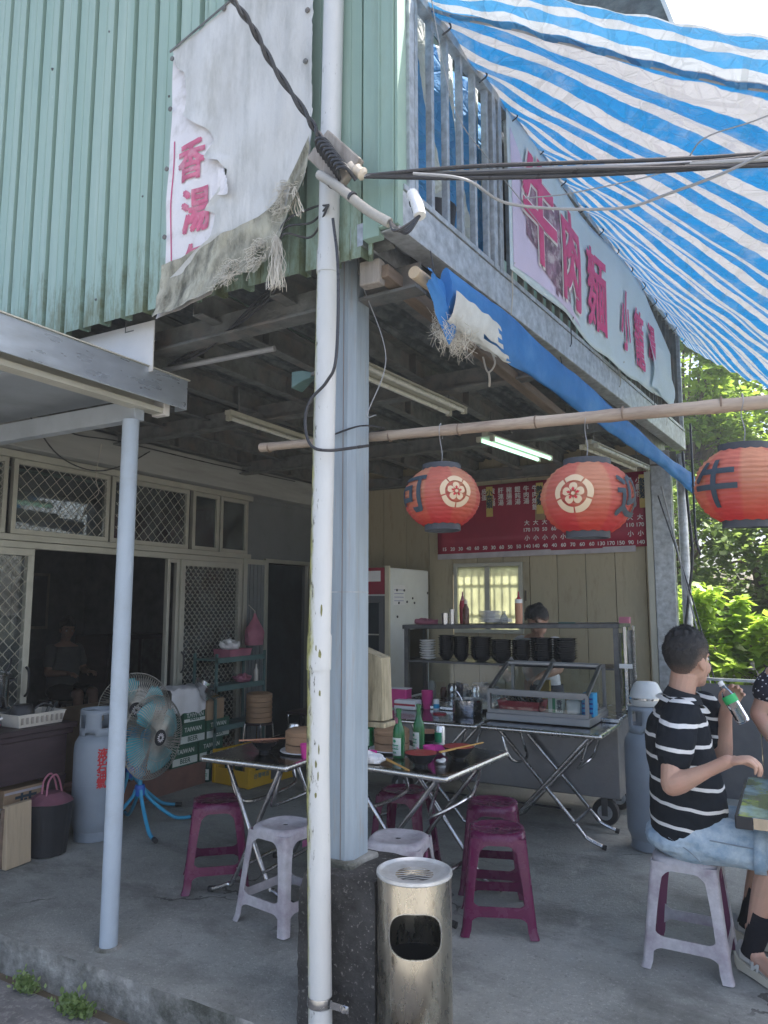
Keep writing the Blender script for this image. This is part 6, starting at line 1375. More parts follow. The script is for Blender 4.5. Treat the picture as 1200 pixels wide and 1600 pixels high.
# dark counter on the left and what is on and under it
T = thing('dark_counter', 'old dark wooden counter table along the left wall', 'table', (-4.47, 2.4, 0))
mb = MB(); mb.box((-.27, -1.0, .69), (.28, .99, .725)); mb.box((-.26, -.98, .655), (.265, .97, .689)); mb.build('tabletop', 'dark_wood', T, bevel=.006)
mb = MB(); mb.box((-.25, -.96, .40), (.245, .94, .654)); mb.build('apron', 'dark_wood', T, bevel=.008)
for x in (-.2, .2):
    for y in (-.9, .88): mb = MB(); mb.loft([[(x + a * s, y + b_ * s, z) for a, b_ in ((-.045, -.045), (.045, -.045), (.045, .045), (-.045, .045))] for z, s in ((0, .8), (.06, .7), (.3, 1.1), (.399, 1.3))], smooth=False); mb.build('leg', 'dark_wood', T, bevel=.006)
T = tray('dish_basket', 'white slotted plastic basket with black pans on the counter', 'basket', -4.36, 3.16, .727, .24, .34, .075, 'basket_white')
for k in range(9): mb = MB(); mb.box((.1205, -.15 + .035 * k, .02), (.123, -.135 + .035 * k, .06)); mb.build('slot', 'grey_wood', T)
T = thing('black_pan', 'upturned black pan in the white basket', 'pan', (-4.36, 3.10, .80)); mb = MB(); mb.lathe([(.075, -.02), (.07, .03), (.055, .055), (.01, .06)], 24); mb.build('pan', 'black_plastic', T); mb = MB(); mb.tube(arc([(.03, .05, .02), (.04, .12, .05), (.03, .2, .02)], 5), .008, 6); mb.build('handle', 'black_plastic', T)
for k, (y, lab) in enumerate(((3.26, 'steel spatula standing at the right end of the basket'), (3.29, 'second steel spatula at the very end of the basket'))):
    T = thing('spatula', lab, 'utensil', (-4.36, y, .75)); mb = MB(); mb.bar((0, 0, 0), (.02, .03 + .02 * k, .10), .02, .004, (1, 0, 0)); mb.build('blade', 'steel', T)
T = inbox('gas_stove', 'low steel gas stove under the big pot', 'stove', -4.72, -4.42, 2.75, 3.08, .7265, .82, 'cart_steel', .006); mb = MB(); mb.lathe([(.11, .096), (.11, .11), (.09, .11)], 24); mb.build('burner', 'black_plastic', T)
T = thing('big_pot', 'large steel stock pot on the stove at the photo edge', 'pot', (-4.55, 2.96, .835)); mb = MB(); mb.lathe([(.135, 0), (.14, .01), (.14, .20), (.145, .205), (.145, .215), (.13, .22), (.02, .24)], 36); mb.build('pot', 'steel', T)
for s in (-1, 1): mb = MB(); mb.tube(arc([(.05, s * .135, .16), (.05, s * .17, .17), (-.05, s * .17, .17), (-.05, s * .135, .16)], 5), .006, 6); mb.build('handle', 'black_plastic', T)
mb = MB(); mb.tube(arc([(0, .12, .21), (.02, .15, .26), (0, .17, .30)], 5), .007, 6); mb.build('lid_handle', 'black_plastic', T)
T = thing('red_dish', 'dark red dish with a spoon at the front of the counter', 'dish', (-4.34, 2.86, .7265)); mb = MB(); mb.lathe([(.04, 0), (.07, .03), (.068, .034), (.04, .006)], 24); mb.build('dish', 'fridge_red', T); mb = MB(); mb.tube([(0, 0, .03), (.03, .07, .07)], .007, 6); mb.build('spoon', 'white_china', T)
T = thing('waste_bin', 'dark ribbed bin lined with a pink bag in front of the counter', 'bin', (-4.05, 3.10, 0)); n = 48
mb = MB(); mb.loft([[((.105 + .03 * z / .3 + (.004 if k % 4 < 2 else 0)) * math.cos(2 * PI * k / n), (.105 + .03 * z / .3 + (.004 if k % 4 < 2 else 0)) * math.sin(2 * PI * k / n), z) for k in range(n)] for z in (0, .15, .29, .30)]); mb.build('bin', 'black_plastic', T, sharp=25)
mb = MB(); rings = [[((.135 - .07 * t_) * math.cos(a) * (1 + .2 * nval(math.cos(a) * 3, math.sin(a) * 3, t_ * 3)), (.135 - .07 * t_) * math.sin(a) * (1 + .2 * nval(math.cos(a) * 3, 4, t_ * 3)), .302 + .05 * t_) for a in [2 * PI * k / 24 for k in range(24)]] for t_ in (0, .3, .6, 1)]; mb.loft(rings); mb.build('bag_liner', 'bag_dark', T)
for s in (-.02, .025): mb = MB(); mb.tube(arc([(.02 + s, -.06, .33), (s, -.035, .42), (s + .01, .0, .46), (s, .04, .42), (.01 + s, .06, .33)], 5), .006, 6); mb.build('bag_handle', 'pink_bag', T)
T = thing('wooden_board', 'pale plywood board leaning in front of the dark counter', 'board', (-3.99, 2.87, 0), math.radians(6)); mb = MB(); mb.box((-.035, -.085, .0), (.0, .085, .345)); mb.v = [(p[0] - p[2] * .06, p[1], p[2]) for p in mb.v]; mb.build('board', 'raw_wood', T, bevel=.003); mb = MB(); mb.box((-.05, -.1, .005), (-.037, .06, .33)); mb.build('rough_back', 'batten_wood', T)
T = inbox('floor_crate', 'low dark wooden crate behind the plywood board', 'crate', -4.25, -4.1, 2.5, 2.86, 0, .30, 'grey_wood', .004)
for z in (.06, .16, .26): mb = MB(); mb.box((.0755, -.17, z), (.082, .17, z + .03)); mb.build('slat', 'dark_wood', T)
T = inbox('fruit_carton', 'brown lettered carton on the floor under the counter', 'carton', -4.55, -4.28, 2.95, 3.25, 0, .36, 'carton_board', .004); mb = MB(); lettering(mb, '芳', .16, lambda x, y, o=0: (.1355 + o, x, .25 + y), .003); mb.build('lettering', 'ink_black', T); mb = MB(); mb.box((.1352, -.145, .33), (.1362, .145, .345)); mb.build('tape', 'menu_edge', T)
T = thing('post_board', 'weathered wooden board box fixed to the right of the corner post', 'board', (-1.56, 2.64, 1.03))
mb = MB(); mb.loft([[(-.02, -.02, 0), (.105, -.02, .005), (.105, .06, .005), (-.02, .06, 0)], [(-.02, -.02, .29), (.095, -.02, .25), (.095, .06, .25), (-.02, .06, .29)]], smooth=False); mb.build('board', 'old_green_wood', T, bevel=.004)
mb = MB(); mb.box((-.02, -.028, -.022), (.115, .065, -.002)); mb.build('ledge', 'old_green_wood', T, bevel=.004); mb = MB(); mb.box((-.022, -.034, .0), (.022, -.022, .32)); mb.build('edge_strip', 'raw_wood', T)
# printed table at the right edge
T = thing('printed_table', 'table with a glossy printed top and pale wood edge at the right', 'table', (.25, 3.55, 0))
m, t, b = custom('printed_top'); v = coord(t); c = mixc(t, (.05, .055, .08), (.20, .30, .42), ramp(t, nz(t, v, 6, 5), .4, .62)); c = mixc(t, c, (.18, .24, .08), ramp(t, nz(t, v, 9, 3), .58, .66)); c = mixc(t, c, (.16, .09, .16), ramp(t, nz(t, v, 13, 3), .62, .7)); t.links.new(c, b.inputs['Base Color']); b.inputs['Roughness'].default_value = .08
mb = MB(); mb.box((-.49, -.36, .672), (.6, .36, .70)); mb.build('tabletop', 'printed_top', T, bevel=.004); mb = MB(); mb.box((-.435, -.368, .66), (.6, -.3605, .699)); mb.build('wood_edge', 'raw_wood', T)
mb = MB(); mb.box((-.497, -.369, .655), (-.437, -.3615, .702)); mb.box((-.499, -.36, .655), (-.4905, .3, .701)); mb.build('black_edging', 'black_rubber', T, bevel=.003)
for x in (-.1, .5):
    for y in (-.28, .28): mb = MB(); mb.box((x - .015, y - .015, 0), (x + .015, y + .015, .671)); mb.build('leg', 'dark_frame', T)
# weeds at the kerb
def weed(label, x, y, n, s):
    T = thing('weed', label, 'weed', (x, y, -.13), 0, 'weeds growing at the kerb'); mb = MB(); mb.v = []; sh = []
    for k in range(n):
        a = rnd.uniform(0, 6.28); l = rnd.uniform(.012, .034) * s; el = rnd.uniform(.2, 1.3); p = Vector((rnd.gauss(0, .04 * s), rnd.gauss(0, .014), abs(rnd.gauss(0, .022)))); d = Vector((math.cos(a) * math.cos(el), math.sin(a) * math.cos(el), math.sin(el))); q = p + d * l; s_ = d.orthogonal().normalized() * l * .28
        mb.add([p, (p + q) / 2 + s_, q, (p + q) / 2 - s_], [(0, 1, 2, 3)]); sh += [rnd.random()] * 4
    o = stuff(mb.build('leaves', 'leaf_dark', T)); with_attr(o, 'shade', sh)
weed('small green weed at the foot of the kerb, the left of two', -2.95, 2.19, 420, .8); weed('wider green weed at the foot of the kerb nearer the camera', -2.62, 2.17, 650, 1.0)
# ---------------------------------------------------------------- people
def lerp_r(rs, n): 
    out = []
    for i in range(n):
        t_ = i / (n - 1) * (len(rs) - 1); k = min(int(t_), len(rs) - 2); out.append(rs[k] + (rs[k + 1] - rs[k]) * (t_ - k))
    return out
def limb(mb, pts, rs, fine=8):
    p = arc(pts, fine); r = lerp_r(rs, len(p)); mb.tube(p, r, 14); mb.ball(p[0], r[0] * .98, 12); mb.ball(p[-1], r[-1] * .98, 12)
def remeshed(mb, name, mat, parent, vox, smooth=2, folds=0., fs=9.):
    o = mb.build(name, mat, parent); md = o.modifiers.new('join', 'REMESH'); md.mode = 'VOXEL'; md.voxel_size = vox; md.use_smooth_shade = True
    md = o.modifiers.new('soften', 'SMOOTH'); md.iterations = smooth; md.factor = .5
    bake(o)
    if folds:
        nn_ = [v_.normal.copy() for v_ in o.data.vertices]
        for v_, n_ in zip(o.data.vertices, nn_):
            c_ = v_.co.copy(); v_.co = c_ + n_ * folds * (nval(c_.x * fs, c_.y * fs, c_.z * fs * 1.6) + .6 * abs(nval(c_.x * fs * 2, c_.y * fs * 2 + 4, c_.z * fs * 2.6)) - .2)
    if mat: o.data.materials.clear(); o.data.materials.append(MATS[mat])
    for p in o.data.polygons: p.use_smooth = True
    return o
def hand(mb, wrist, d, n, s, curl=(.35, .5, .4), k=.92, spread=0., thumb=(.55, .75, .25)):
    w = Vector(wrist); d = Vector(d).normalized(); n = Vector(n); n = (n - d * n.dot(d)).normalized(); s = Vector(s); s = (s - d * s.dot(d) - n * s.dot(n)).normalized()
    R = Matrix((d, s, n)).transposed()
    mb.ball(w + d * .045 * k, (.052 * k, .042 * k, .0165 * k), 16, R); mb.ball(w + d * .015 * k, (.035 * k, .029 * k, .018 * k), 12, R)
    for i, L in enumerate((.070, .078, .072, .056)):
        root = w + d * (.078 - .004 * abs(i - 1)) * k + s * (.031 - .0205 * i) * k; a = 0.; p = root; pts = [root - d * .03 * k, root]
        for sg, c in zip((.44, .32, .26), curl):
            a += c; dd = d * math.cos(a) + n * math.sin(a) + s * spread * (1.5 - i) * .15; p = p + dd.normalized() * L * sg * k * 1.05; pts.append(p)
        mb.tube(arc(pts, 4), lerp_r([.0095 * k, .0095 * k, .0088 * k, .008 * k, .0062 * k], 17), 9); mb.ball(pts[-1], .0063 * k, 8)
    tr = w + d * .02 * k + s * .030 * k; t1 = tr + (d * thumb[0] + s * thumb[1] + n * thumb[2]).normalized() * .042 * k; t2 = t1 + (d * (thumb[0] + .35) + s * thumb[1] * .5 + n * (thumb[2] + .25)).normalized() * .034 * k
    t3 = t2 + (d * (thumb[0] + .5) + s * thumb[1] * .2 + n * (thumb[2] + .3)).normalized() * .024 * k
    mb.tube(arc([tr - s * .012, tr, t1, t2, t3], 4), lerp_r([.016 * k, .0145 * k, .011 * k, .0105 * k, .0075 * k], 17), 9); mb.ball(t3, .0076 * k, 8)
def head(mb, c, yaw, pitch=0., k=1.):
    R = Matrix.Rotation(yaw, 3, 'Z') @ Matrix.Rotation(pitch, 3, 'Y'); c = Vector(c); P_ = lambda x, y, z: c + R @ Vector((x, y, z)) * k
    S_ = lambda p, r: mb.ball(P_(*p), tuple(q * k for q in r), 20, R)
    S_((-.012, 0, .03), (.099, .076, .096)); S_((.02, 0, -.02), (.074, .066, .085)); S_((.036, 0, -.07), (.052, .046, .050)); S_((.062, 0, -.098), (.026, .026, .022))
    S_((.068, .026, -.035), (.028, .026, .032)); S_((.068, -.026, -.035), (.028, .026, .032)); S_((.074, 0, .022), (.022, .052, .014))
    mb.loft([[P_(.088, w, z) for w, z in ((-.006, .012), (.006, .012), (.006, .004), (-.006, .004))], [P_(.104, w, z) for w, z in ((-.009, -.02), (.009, -.02), (.009, -.03), (-.009, -.03))], [P_(.112, w, z) for w, z in ((-.012, -.03), (.012, -.03), (.012, -.042), (-.012, -.042))], [P_(.088, w, z) for w, z in ((-.016, -.032), (.016, -.032), (.014, -.048), (-.014, -.048))]])
    S_((.086, 0, -.064), (.014, .024, .007)); S_((.084, 0, -.076), (.014, .021, .008))
    for s in (-1, 1):
        mb.ball(P_(-.004, s * .078, -.006), (.018 * k, .007 * k, .032 * k), 14, R @ Matrix.Rotation(s * .35, 3, 'Z') @ Matrix.Rotation(-.2, 3, 'Y')); mb.ball(P_(.004, s * .074, -.034), (.010 * k, .006 * k, .012 * k), 10, R)
    return P_, R
def face_parts(T, P_, k=1.):
    for s in (-1, 1):
        mb = MB(); mb.ball(P_(.078, s * .029, .002), .0105 * k, 12); e = mb.build('eye', 'white_china', T)
        mb = MB(); mb.ball(P_(.0862, s * .029, .002), .0048 * k, 8); mb.build('iris', 'hair', e)
        mb = MB(); mb.tube(arc([P_(.092, s * .014, .026), P_(.0925, s * .032, .031), P_(.080, s * .050, .024)], 4), .0035 * k, 5); mb.build('eyebrow', 'hair', T)
    mb = MB(); mb.tube(arc([P_(.0925, -.022, -.070), P_(.0995, 0, -.070), P_(.0925, .022, -.070)], 4), .002 * k, 5); mb.build('mouth_line', 'fridge_red', T)
def hair_cap(T, P_, top=1.0, front=.055, side=.012, back=-.075, bun=False, puff=.010, fade=0.):
    mb = MB(); nu, nv = 72, 44
    def f(u, v):
        a = 2 * PI * u; e = -PI * .32 + (PI / 2 + PI * .32) * v; x, y, z = math.cos(a) * math.cos(e), math.sin(a) * math.cos(e), math.sin(e)
        t_ = puff * (.35 + .9 * max(0, z + .15)) * (1 + .6 * nval(x * 5, y * 5, z * 5)) + .0025 + .003 * nval(x * 16, y * 16, z * 16)
        if z < 0: t_ = max(.0022, t_ * (1 + z * 1.3))
        return P_(-.012 + (.099 + t_) * x, (.0765 + t_) * y, .03 + (.097 + t_ * 1.35) * z)
    def keep(u, v):
        a = 2 * PI * u; e = -PI * .32 + (PI / 2 + PI * .32) * v; z = .03 + .097 * math.sin(e); ca = math.cos(a) * math.cos(e)
        wob = .006 * nval(math.cos(a) * 9, math.sin(a) * 9)
        lim = front if ca > .62 else (side + (front - side) * max(0, (ca - .25) / .37) if ca > .25 else (side if ca > -.08 else side + (back - side) * min(1, (-.08 - ca) / .35)))
        if .05 < ca < .30: lim = min(lim, -.012)                       # sideburn in front of the ear
        return z > lim + wob
    mb.grid(f, nu, nv, True, keep)
    if bun: mb.ball(P_(-.085, 0, .10), .035, 14)
    r_ = random.Random(5); k_n = MB()                      # short strands over the cap
    for _ in range(5200):
        u, v = r_.random(), r_.random()
        if not keep(u, v) or (fade and (.03 + .097 * math.sin(-PI * .32 + (PI / 2 + PI * .32) * v)) < .03): continue
        p = Vector(f(u, v)); c0 = P_(-.012, 0, .03); n_ = (p - c0).normalized(); d_ = (n_ + Vector((r_.gauss(0, .5), r_.gauss(0, .5), r_.gauss(-.25, .4)))).normalized() * r_.uniform(.006, .016) * (1 if p.z > c0.z else .55)
        w_ = d_.cross(n_).normalized() * .0007; k_n.add([p - w_, p + w_, p + d_], [(0, 1, 2)])
    o = mb.build('hair', 'hair_fade', T, thick=.004 if fade else .006, sharp=80); fv = []
    for j in range(nv + 1):
        for i in range(nu + 1):
            e = -PI * .32 + (PI / 2 + PI * .32) * j / nv; z = .03 + .097 * math.sin(e); a = 2 * PI * i / nu; ca = math.cos(a) * math.cos(e)
            lo = side if ca > -.08 else side + (back - side) * min(1, (-.08 - ca) / .35)
            fv.append(max(0, min(1, 1.05 - (z - lo) / fade)) if fade else 0.)
    fv += [0.] * (len(o.data.vertices) - len(fv)); with_attr(o, 'fade', fv)
    stuff(k_n.build('hair_strands', 'hair', o)); return o
def shoe(T, heel, yaw, mat='shoe_grey', L=.27, mark=None, lift=0.):
    R = Matrix.Rotation(yaw, 3, 'Z'); h = Vector(heel); Q = lambda x, y, z: h + R @ Vector((x, y, z))
    prof = [(0, .030, .085, .02), (.02, .036, .095, .0), (.06, .037, .092, .0), (.10, .038, .078, .0), (.15, .044, .062, .0), (.19, .047, .052, .0), (.23, .043, .045, .006), (.26, .03, .036, .012), (.272, .012, .026, .018)]
    s = L / .272; mb = MB(); mb.loft([[Q(x * s, w * math.cos(a) * (1 if math.sin(a) < .3 else .82), .022 + z0 + (h_ - .022) * max(0, .5 + .5 * math.sin(a))) for a in [2 * PI * k / 20 for k in range(20)]] for x, w, h_, z0 in prof]); u = mb.build('shoe', mat, T, sharp=60)
    mb = MB(); mb.loft([[Q(x * s * 1.02 - .004, (w + .006) * math.cos(a), (.002 if math.sin(a) < 0 else .034 + (.012 if x < .05 else 0)) + z0 * .8) for a in [2 * PI * k / 24 for k in range(24)]] for x, w, h_, z0 in prof], smooth=False); mb.build('sole', 'shoe_sole', u, bevel=.003)
    mb = MB()
    for k in range(5): mb.tube([Q((.115 + .018 * k) * s, -.022, .077 - .005 * k), Q((.115 + .018 * k) * s, .0, .086 - .006 * k), Q((.115 + .018 * k) * s, .022, .077 - .005 * k)], .0035, 5)
    mb.build('laces', 'shoe_white', u)
    for sd in (-1, 1):
        mb = MB(); mb.grid(lambda a, b_: Q((.03 + .05 * a) * s, sd * (.0378 + .001 * b_), .05 + .035 * b_), 5, 3); mb.build('heel_panel', 'shoe_white', u)
        if mark: mb = MB(); lettering(mb, mark, .05, lambda x, y, o=0: Q((.115 + .25 * y - sd * x * -1) * s, sd * (.0445 + .004 * (x) - .0 * y + o), .05 + y * .9), .003, sx=1.0); mb.build('side_mark', 'shoe_white', u)
    return u
def ellipse(c, f, l, rf, rl, n=36, e=.85):
    return [Vector(c) + f * (rf * math.copysign(abs(math.cos(a)) ** e, math.cos(a))) + l * (rl * math.copysign(abs(math.sin(a)) ** e, math.sin(a))) for a in [2 * PI * k / n for k in range(n)]]
def torso(mb, rows, yaw, xy, lean=(0, 0), grow=0.):
    f = Vector((math.cos(yaw), math.sin(yaw), 0)); l = Vector((-math.sin(yaw), math.cos(yaw), 0))
    mb.loft([ellipse((xy[0] + f.x * o_, xy[1] + f.y * o_, z), f, l, rf + grow, rl + grow) for z, rf, rl, o_ in rows])

# the seated man
MAN = thing('person', 'seated man in a black polo shirt with white stripes raising a water bottle', 'person', (0, 0, 0))
MY, MX = 3.57, -.475; yaw = math.radians(12)
rows = [(.475, .14, .18, .0), (.53, .150, .195, .0), (.60, .156, .198, .012), (.68, .156, .195, .015), (.76, .150, .195, .008), (.84, .142, .205, -.008), (.92, .134, .215, -.015), (.98, .120, .218, -.012), (1.03, .100, .195, -.006), (1.065, .080, .135, .0), (1.095, .062, .078, .006)]
rsh, rel, rwr = Vector((-.455, 3.375, 1.02)), Vector((-.475, 3.25, .775)), Vector((-.262, 3.215, .893))
lsh, lel, lwr = Vector((-.40, 3.775, 1.02)), Vector((-.335, 3.80, .81)), Vector((-.298, 3.690, 1.03))
b = MB(); torso(b, rows[1:], yaw, (MX, MY), grow=-.022)
hc = Vector((-.432, 3.585, 1.245)); P_, R_ = head(b, hc, math.radians(55), math.radians(-2), 1.0)
b.tube(arc([(-.478, 3.57, 1.03), (-.468, 3.575, 1.10), (-.448, 3.58, 1.19)], 6), lerp_r([.075, .060, .057, .060], 13), 16)
limb(b, [rsh, rsh.lerp(rel, .5) + Vector((-.01, -.01, 0)), rel], [.058, .054, .044, .046]); limb(b, [rel, rel.lerp(rwr, .35) + Vector((0, 0, -.004)), rwr], [.046, .045, .036, .026, .025])
hand(b, rwr + Vector((.004, 0, 0)), (.96, 0, .20), (.15, .05, -1), (0, 1, 0), (.75, .75, .5), .95, thumb=(.8, .25, .5))
limb(b, [lsh, lsh.lerp(lel, .5), lel], [.056, .052, .046]); limb(b, [lel, lel.lerp(lwr, .4), lwr], [.046, .043, .034, .026])
bc, bb = Vector((-.312, 3.625, 1.155)), Vector((-.222, 3.618, .985)); bax = (bb - bc).normalized()
hand(b, lwr + Vector((.0, -.006, .004)), (.50, .02, .86), (.25, -1, 0), (-.86, 0, .5), (.35, .85, .7), .95, thumb=(.55, .55, .75))
rk, ra = Vector((-.105, 3.465, .500)), Vector((-.235, 3.535, .10)); lk, la = Vector((-.13, 3.75, .50)), Vector((-.265, 3.835, .10))
limb(b, [(-.47, 3.48, .515), (-.28, 3.47, .515), rk], [.085, .075, .060, .055]); limb(b, [rk, rk.lerp(ra, .35) + Vector((-.02, 0, 0)), ra], [.055, .057, .045, .034])
limb(b, [(-.47, 3.66, .515), (-.29, 3.71, .515), lk], [.085, .075, .060, .055]); limb(b, [lk, lk.lerp(la, .35) + Vector((-.02, 0, 0)), la], [.055, .057, .045, .034])
for a_, h_ in ((ra, (-.275, 3.585)), (la, (-.31, 3.86))): limb(b, [a_, Vector((a_.x + .03, a_.y - .03, .06)), Vector((a_.x + .10, a_.y - .12 if a_ is ra else a_.y - .03, .045))], [.034, .032, .028])
remeshed(b, 'body', 'skin', MAN, .0042, 3); face_parts(MAN, P_)
hair_cap(MAN, P_, puff=.011, back=-.058, side=.008, fade=.055)
b = MB(); torso(b, rows, yaw, (MX, MY))
limb(b, [rsh + Vector((.0, .03, .005)), rsh.lerp(rel, .35) + Vector((-.006, -.008, 0)), rsh.lerp(rel, .60)], [.080, .079, .076, .073]); limb(b, [lsh + Vector((0, -.03, .005)), lsh.lerp(lel, .4), lsh.lerp(lel, .62)], [.080, .078, .075, .073])
remeshed(b, 'polo_shirt', 'striped_knit', MAN, .0065, 4, .010, 7)
b = MB(); f = Vector((math.cos(.3), math.sin(.3), 0)); l = Vector((-math.sin(.3), math.cos(.3), 0)); cc = Vector((-.462, 3.575, 1.082))
b.loft([ellipse(cc + Vector((0, 0, -.004)), f, l, .083, .084, e=1), ellipse(cc + Vector((.004, 0, .030)) , f, l, .067, .068, e=1), ellipse(cc + Vector((.004, 0, .036)), f, l, .064, .065, e=1), ellipse(cc + Vector((.002, 0, .0)), f, l, .064, .066, e=1)], False); b.v = [(p[0], p[1], p[2] - .28 * (p[0] + .462) - .0) for p in b.v]; M('collar_knit', (.012, .016, .022), .9, bump=.3); b.build('collar', 'collar_knit', MAN, sharp=60)
b = MB(); b.loft([ellipse(cc + Vector((-.002, 0, -.028)), f, l, .112, .118, e=1), ellipse(cc + Vector((-.001, 0, -.013)), f, l, .098, .102, e=1), ellipse(cc + Vector((-.001, 0, -.014)), f, l, .09, .094, e=1)], False); b.v = [(p[0], p[1], p[2] - .28 * (p[0] + .462)) for p in b.v]; b.build('collar_band', 'shoe_white', MAN, sharp=60)
b = MB()
b.ball((-.49, 3.57, .50), (.155, .20, .085), 20)
limb(b, [(-.47, 3.475, .520), (-.32, 3.466, .520), (-.185, 3.464, .512)], [.105, .098, .090, .086]); limb(b, [(-.47, 3.665, .520), (-.33, 3.70, .520), (-.20, 3.735, .512)], [.105, .098, .090, .086])
o = remeshed(b, 'denim_shorts', 'denim', MAN, .0065, 3, .007, 15)
for c_, ax in (((-.180, 3.464, .511), (1, .0, -.04)), ((-.195, 3.737, .511), (1, .2, -.04))):
    q = Vector(ax).normalized(); b = MB(); b.tube([Vector(c_) - q * .022, Vector(c_) + q * .022], [.093, .091], 26, False); b.build('turned_hem', 'denim', o, thick=.005)
b = MB(); b.tube(arc([(-.52, 3.385, .53), (-.44, 3.372, .49), (-.40, 3.372, .455)], 5), .0025, 5); b.tube(arc([(-.36, 3.370, .545), (-.28, 3.372, .54), (-.2, 3.376, .535)], 5), .0025, 5); b.build('seam', 'grey_enamel', o)
for a_, k_2 in ((ra, rk), (la, lk)):
    u = (k_2 - a_).normalized(); b = MB(); b.tube([a_ - u * .03, a_, a_ + u * .08, a_ + u * .155, a_ + u * .165], [.040, .039, .045, .052, .0525], 20); b.build('sock', 'sock', MAN, sharp=60)
shoe(MAN, (-.283, 3.585, 0), math.radians(-42), mark='N'); shoe(MAN, (-.325, 3.865, 0), math.radians(-18), mark='N')
# his bottle
T = thing('water_bottle', 'half full clear water bottle with a green label held by the man', 'bottle', bc); rot = Vector((0, 0, -1)).rotation_difference(bax).to_matrix(); L_ = (bb - bc).length
prof = [(.0115, 0), (.0115, .016), (.014, .017), (.014, .019), (.011, .021), (.013, .03), (.026, .062), (.0285, .07)] + [(.0285 + (.0012 if k % 2 else -.0006), .075 + .007 * k) for k in range(14)] + [(.026, L_ - .004), (.018, L_)]
mb = MB(); mb.lathe([(r, -z) for r, z in prof[4:]], 26); mb.v = [tuple(rot @ Vector(p)) for p in mb.v]; mb.build('bottle', 'bottle_clear', T)
mb = MB(); mb.lathe([(.0265, -.095), (.0275, -L_ + .006), (.018, -L_ + .002)], 22); mb.v = [tuple(rot @ Vector(p)) for p in mb.v]; M('water', (.92, .96, .98), .05, var=0, trans=1., ior=1.2, bump=.5, bscale=60); mb.build('water', 'water', T)
mb = MB(); mb.lathe([(r, -z) for r, z in prof[:5]], 18); mb.v = [tuple(rot @ Vector(p)) for p in mb.v]; mb.build('cap', 'white_china', T)
mb = MB(); mb.lathe([(.0298, -.066), (.0302, -.068), (.0302, -.098), (.0298, -.1)], 26, cap=False); mb.v = [tuple(rot @ Vector(p)) for p in mb.v]; M('label_leaf', (.03, .42, .12), .4); mb.build('label', 'label_leaf', T)

# the cook behind the cart
CK = thing('person', 'cook in a white tee bending over behind the cart, dark hair tied up', 'person', (0, 0, 0)); cx_, cy_ = -1.98, 6.38; yw = math.radians(-115)
rows = [(.0 + z, rf, rl, o_) for z, rf, rl, o_ in ((.74, .11, .16, -.06), (.84, .11, .165, -.03), (.95, .11, .175, .0), (1.06, .11, .185, .03), (1.15, .10, .18, .05), (1.20, .08, .13, .06), (1.235, .055, .06, .08))]
b = MB(); torso(b, rows, yw, (cx_, cy_), grow=-.018); P_, R_ = head(b, (cx_ + .04, cy_ - .13, 1.345), math.radians(-165), math.radians(38), .95)
b.tube(arc([(cx_ - .02, cy_ - .06, 1.18), (cx_ + .02, cy_ - .10, 1.25), (cx_ + .03, cy_ - .12, 1.33)], 5), .052, 14)
for s, e, w in (((-2.17, 6.40, 1.15), (-2.27, 6.22, .98), (-2.16, 6.0, .92)), ((-1.80, 6.30, 1.15), (-1.74, 6.12, .96), (-1.86, 5.95, .90))):
    limb(b, [s, Vector(s).lerp(Vector(e), .5), e], [.05, .046, .04]); limb(b, [e, Vector(e).lerp(Vector(w), .4), w], [.04, .039, .025]); hand(b, w, Vector(w) - Vector(e), (0, 0, -1), (1 if s[0] < -2 else -1, 0, 0), k=.85)
for s in (-1, 1): limb(b, [(cx_ + .08 * s, cy_ + .05, .80), (cx_ + .09 * s, cy_ + .03, .45), (cx_ + .09 * s, cy_ + .06, .06)], [.085, .06, .05, .035]); limb(b, [(cx_ + .09 * s, cy_ + .06, .05), (cx_ + .08 * s, cy_ - .10, .035)], [.036, .03])
remeshed(b, 'body', 'skin', CK, .006, 2); face_parts(CK, P_, .95); hair_cap(CK, P_, puff=.012, bun=True, back=-.04, front=.07, side=.02, fade=.03)
b = MB(); torso(b, rows[:-1], yw, (cx_, cy_))
for s, e in (((-2.15, 6.40, 1.15), (-2.235, 6.28, 1.035)), ((-1.82, 6.30, 1.15), (-1.765, 6.18, 1.02))): limb(b, [s, Vector(s).lerp(Vector(e), .5), e], [.068, .068, .066])
remeshed(b, 'tee_shirt', 'tee_white', CK, .008, 3, .01, 8)
b = MB(); torso(b, [(.42, .13, .2, -.05), (.6, .125, .19, -.06), (.80, .122, .172, -.05)], yw, (cx_, cy_)); b.build('apron_skirt', 'apron_dark', CK)
# the standing woman at the picture edge
WM = thing('person', 'woman in a dark dress with small white spots, standing at the picture edge', 'person', (0, 0, 0)); wx, wy = .03, 4.12; yw = math.radians(200)
rows = [(.78, .10, .15, 0), (.88, .09, .13, 0), (1.0, .10, .14, 0), (1.10, .10, .155, .0), (1.18, .085, .16, .0), (1.225, .06, .11, .0), (1.26, .045, .05, .005)]
b = MB(); torso(b, rows, yw, (wx, wy), grow=-.014); P_, R_ = head(b, (wx - .02, wy, 1.40), yw, .1, .92); b.tube([(wx, wy, 1.2), (wx - .01, wy, 1.34)], .046, 14)
for s, e, w in (((-.10, 3.98, 1.17), (-.185, 3.96, .98), (-.10, 3.86, .84)), ((.15, 4.24, 1.17), (.18, 4.28, .92), (.05, 4.2, .84))):
    limb(b, [s, Vector(s).lerp(Vector(e), .5), e], [.046, .042, .036]); limb(b, [e, Vector(e).lerp(Vector(w), .4), w], [.036, .035, .022]); hand(b, w, Vector(w) - Vector(e), (-.5, 0, -1), (0, -1, 0), k=.82)
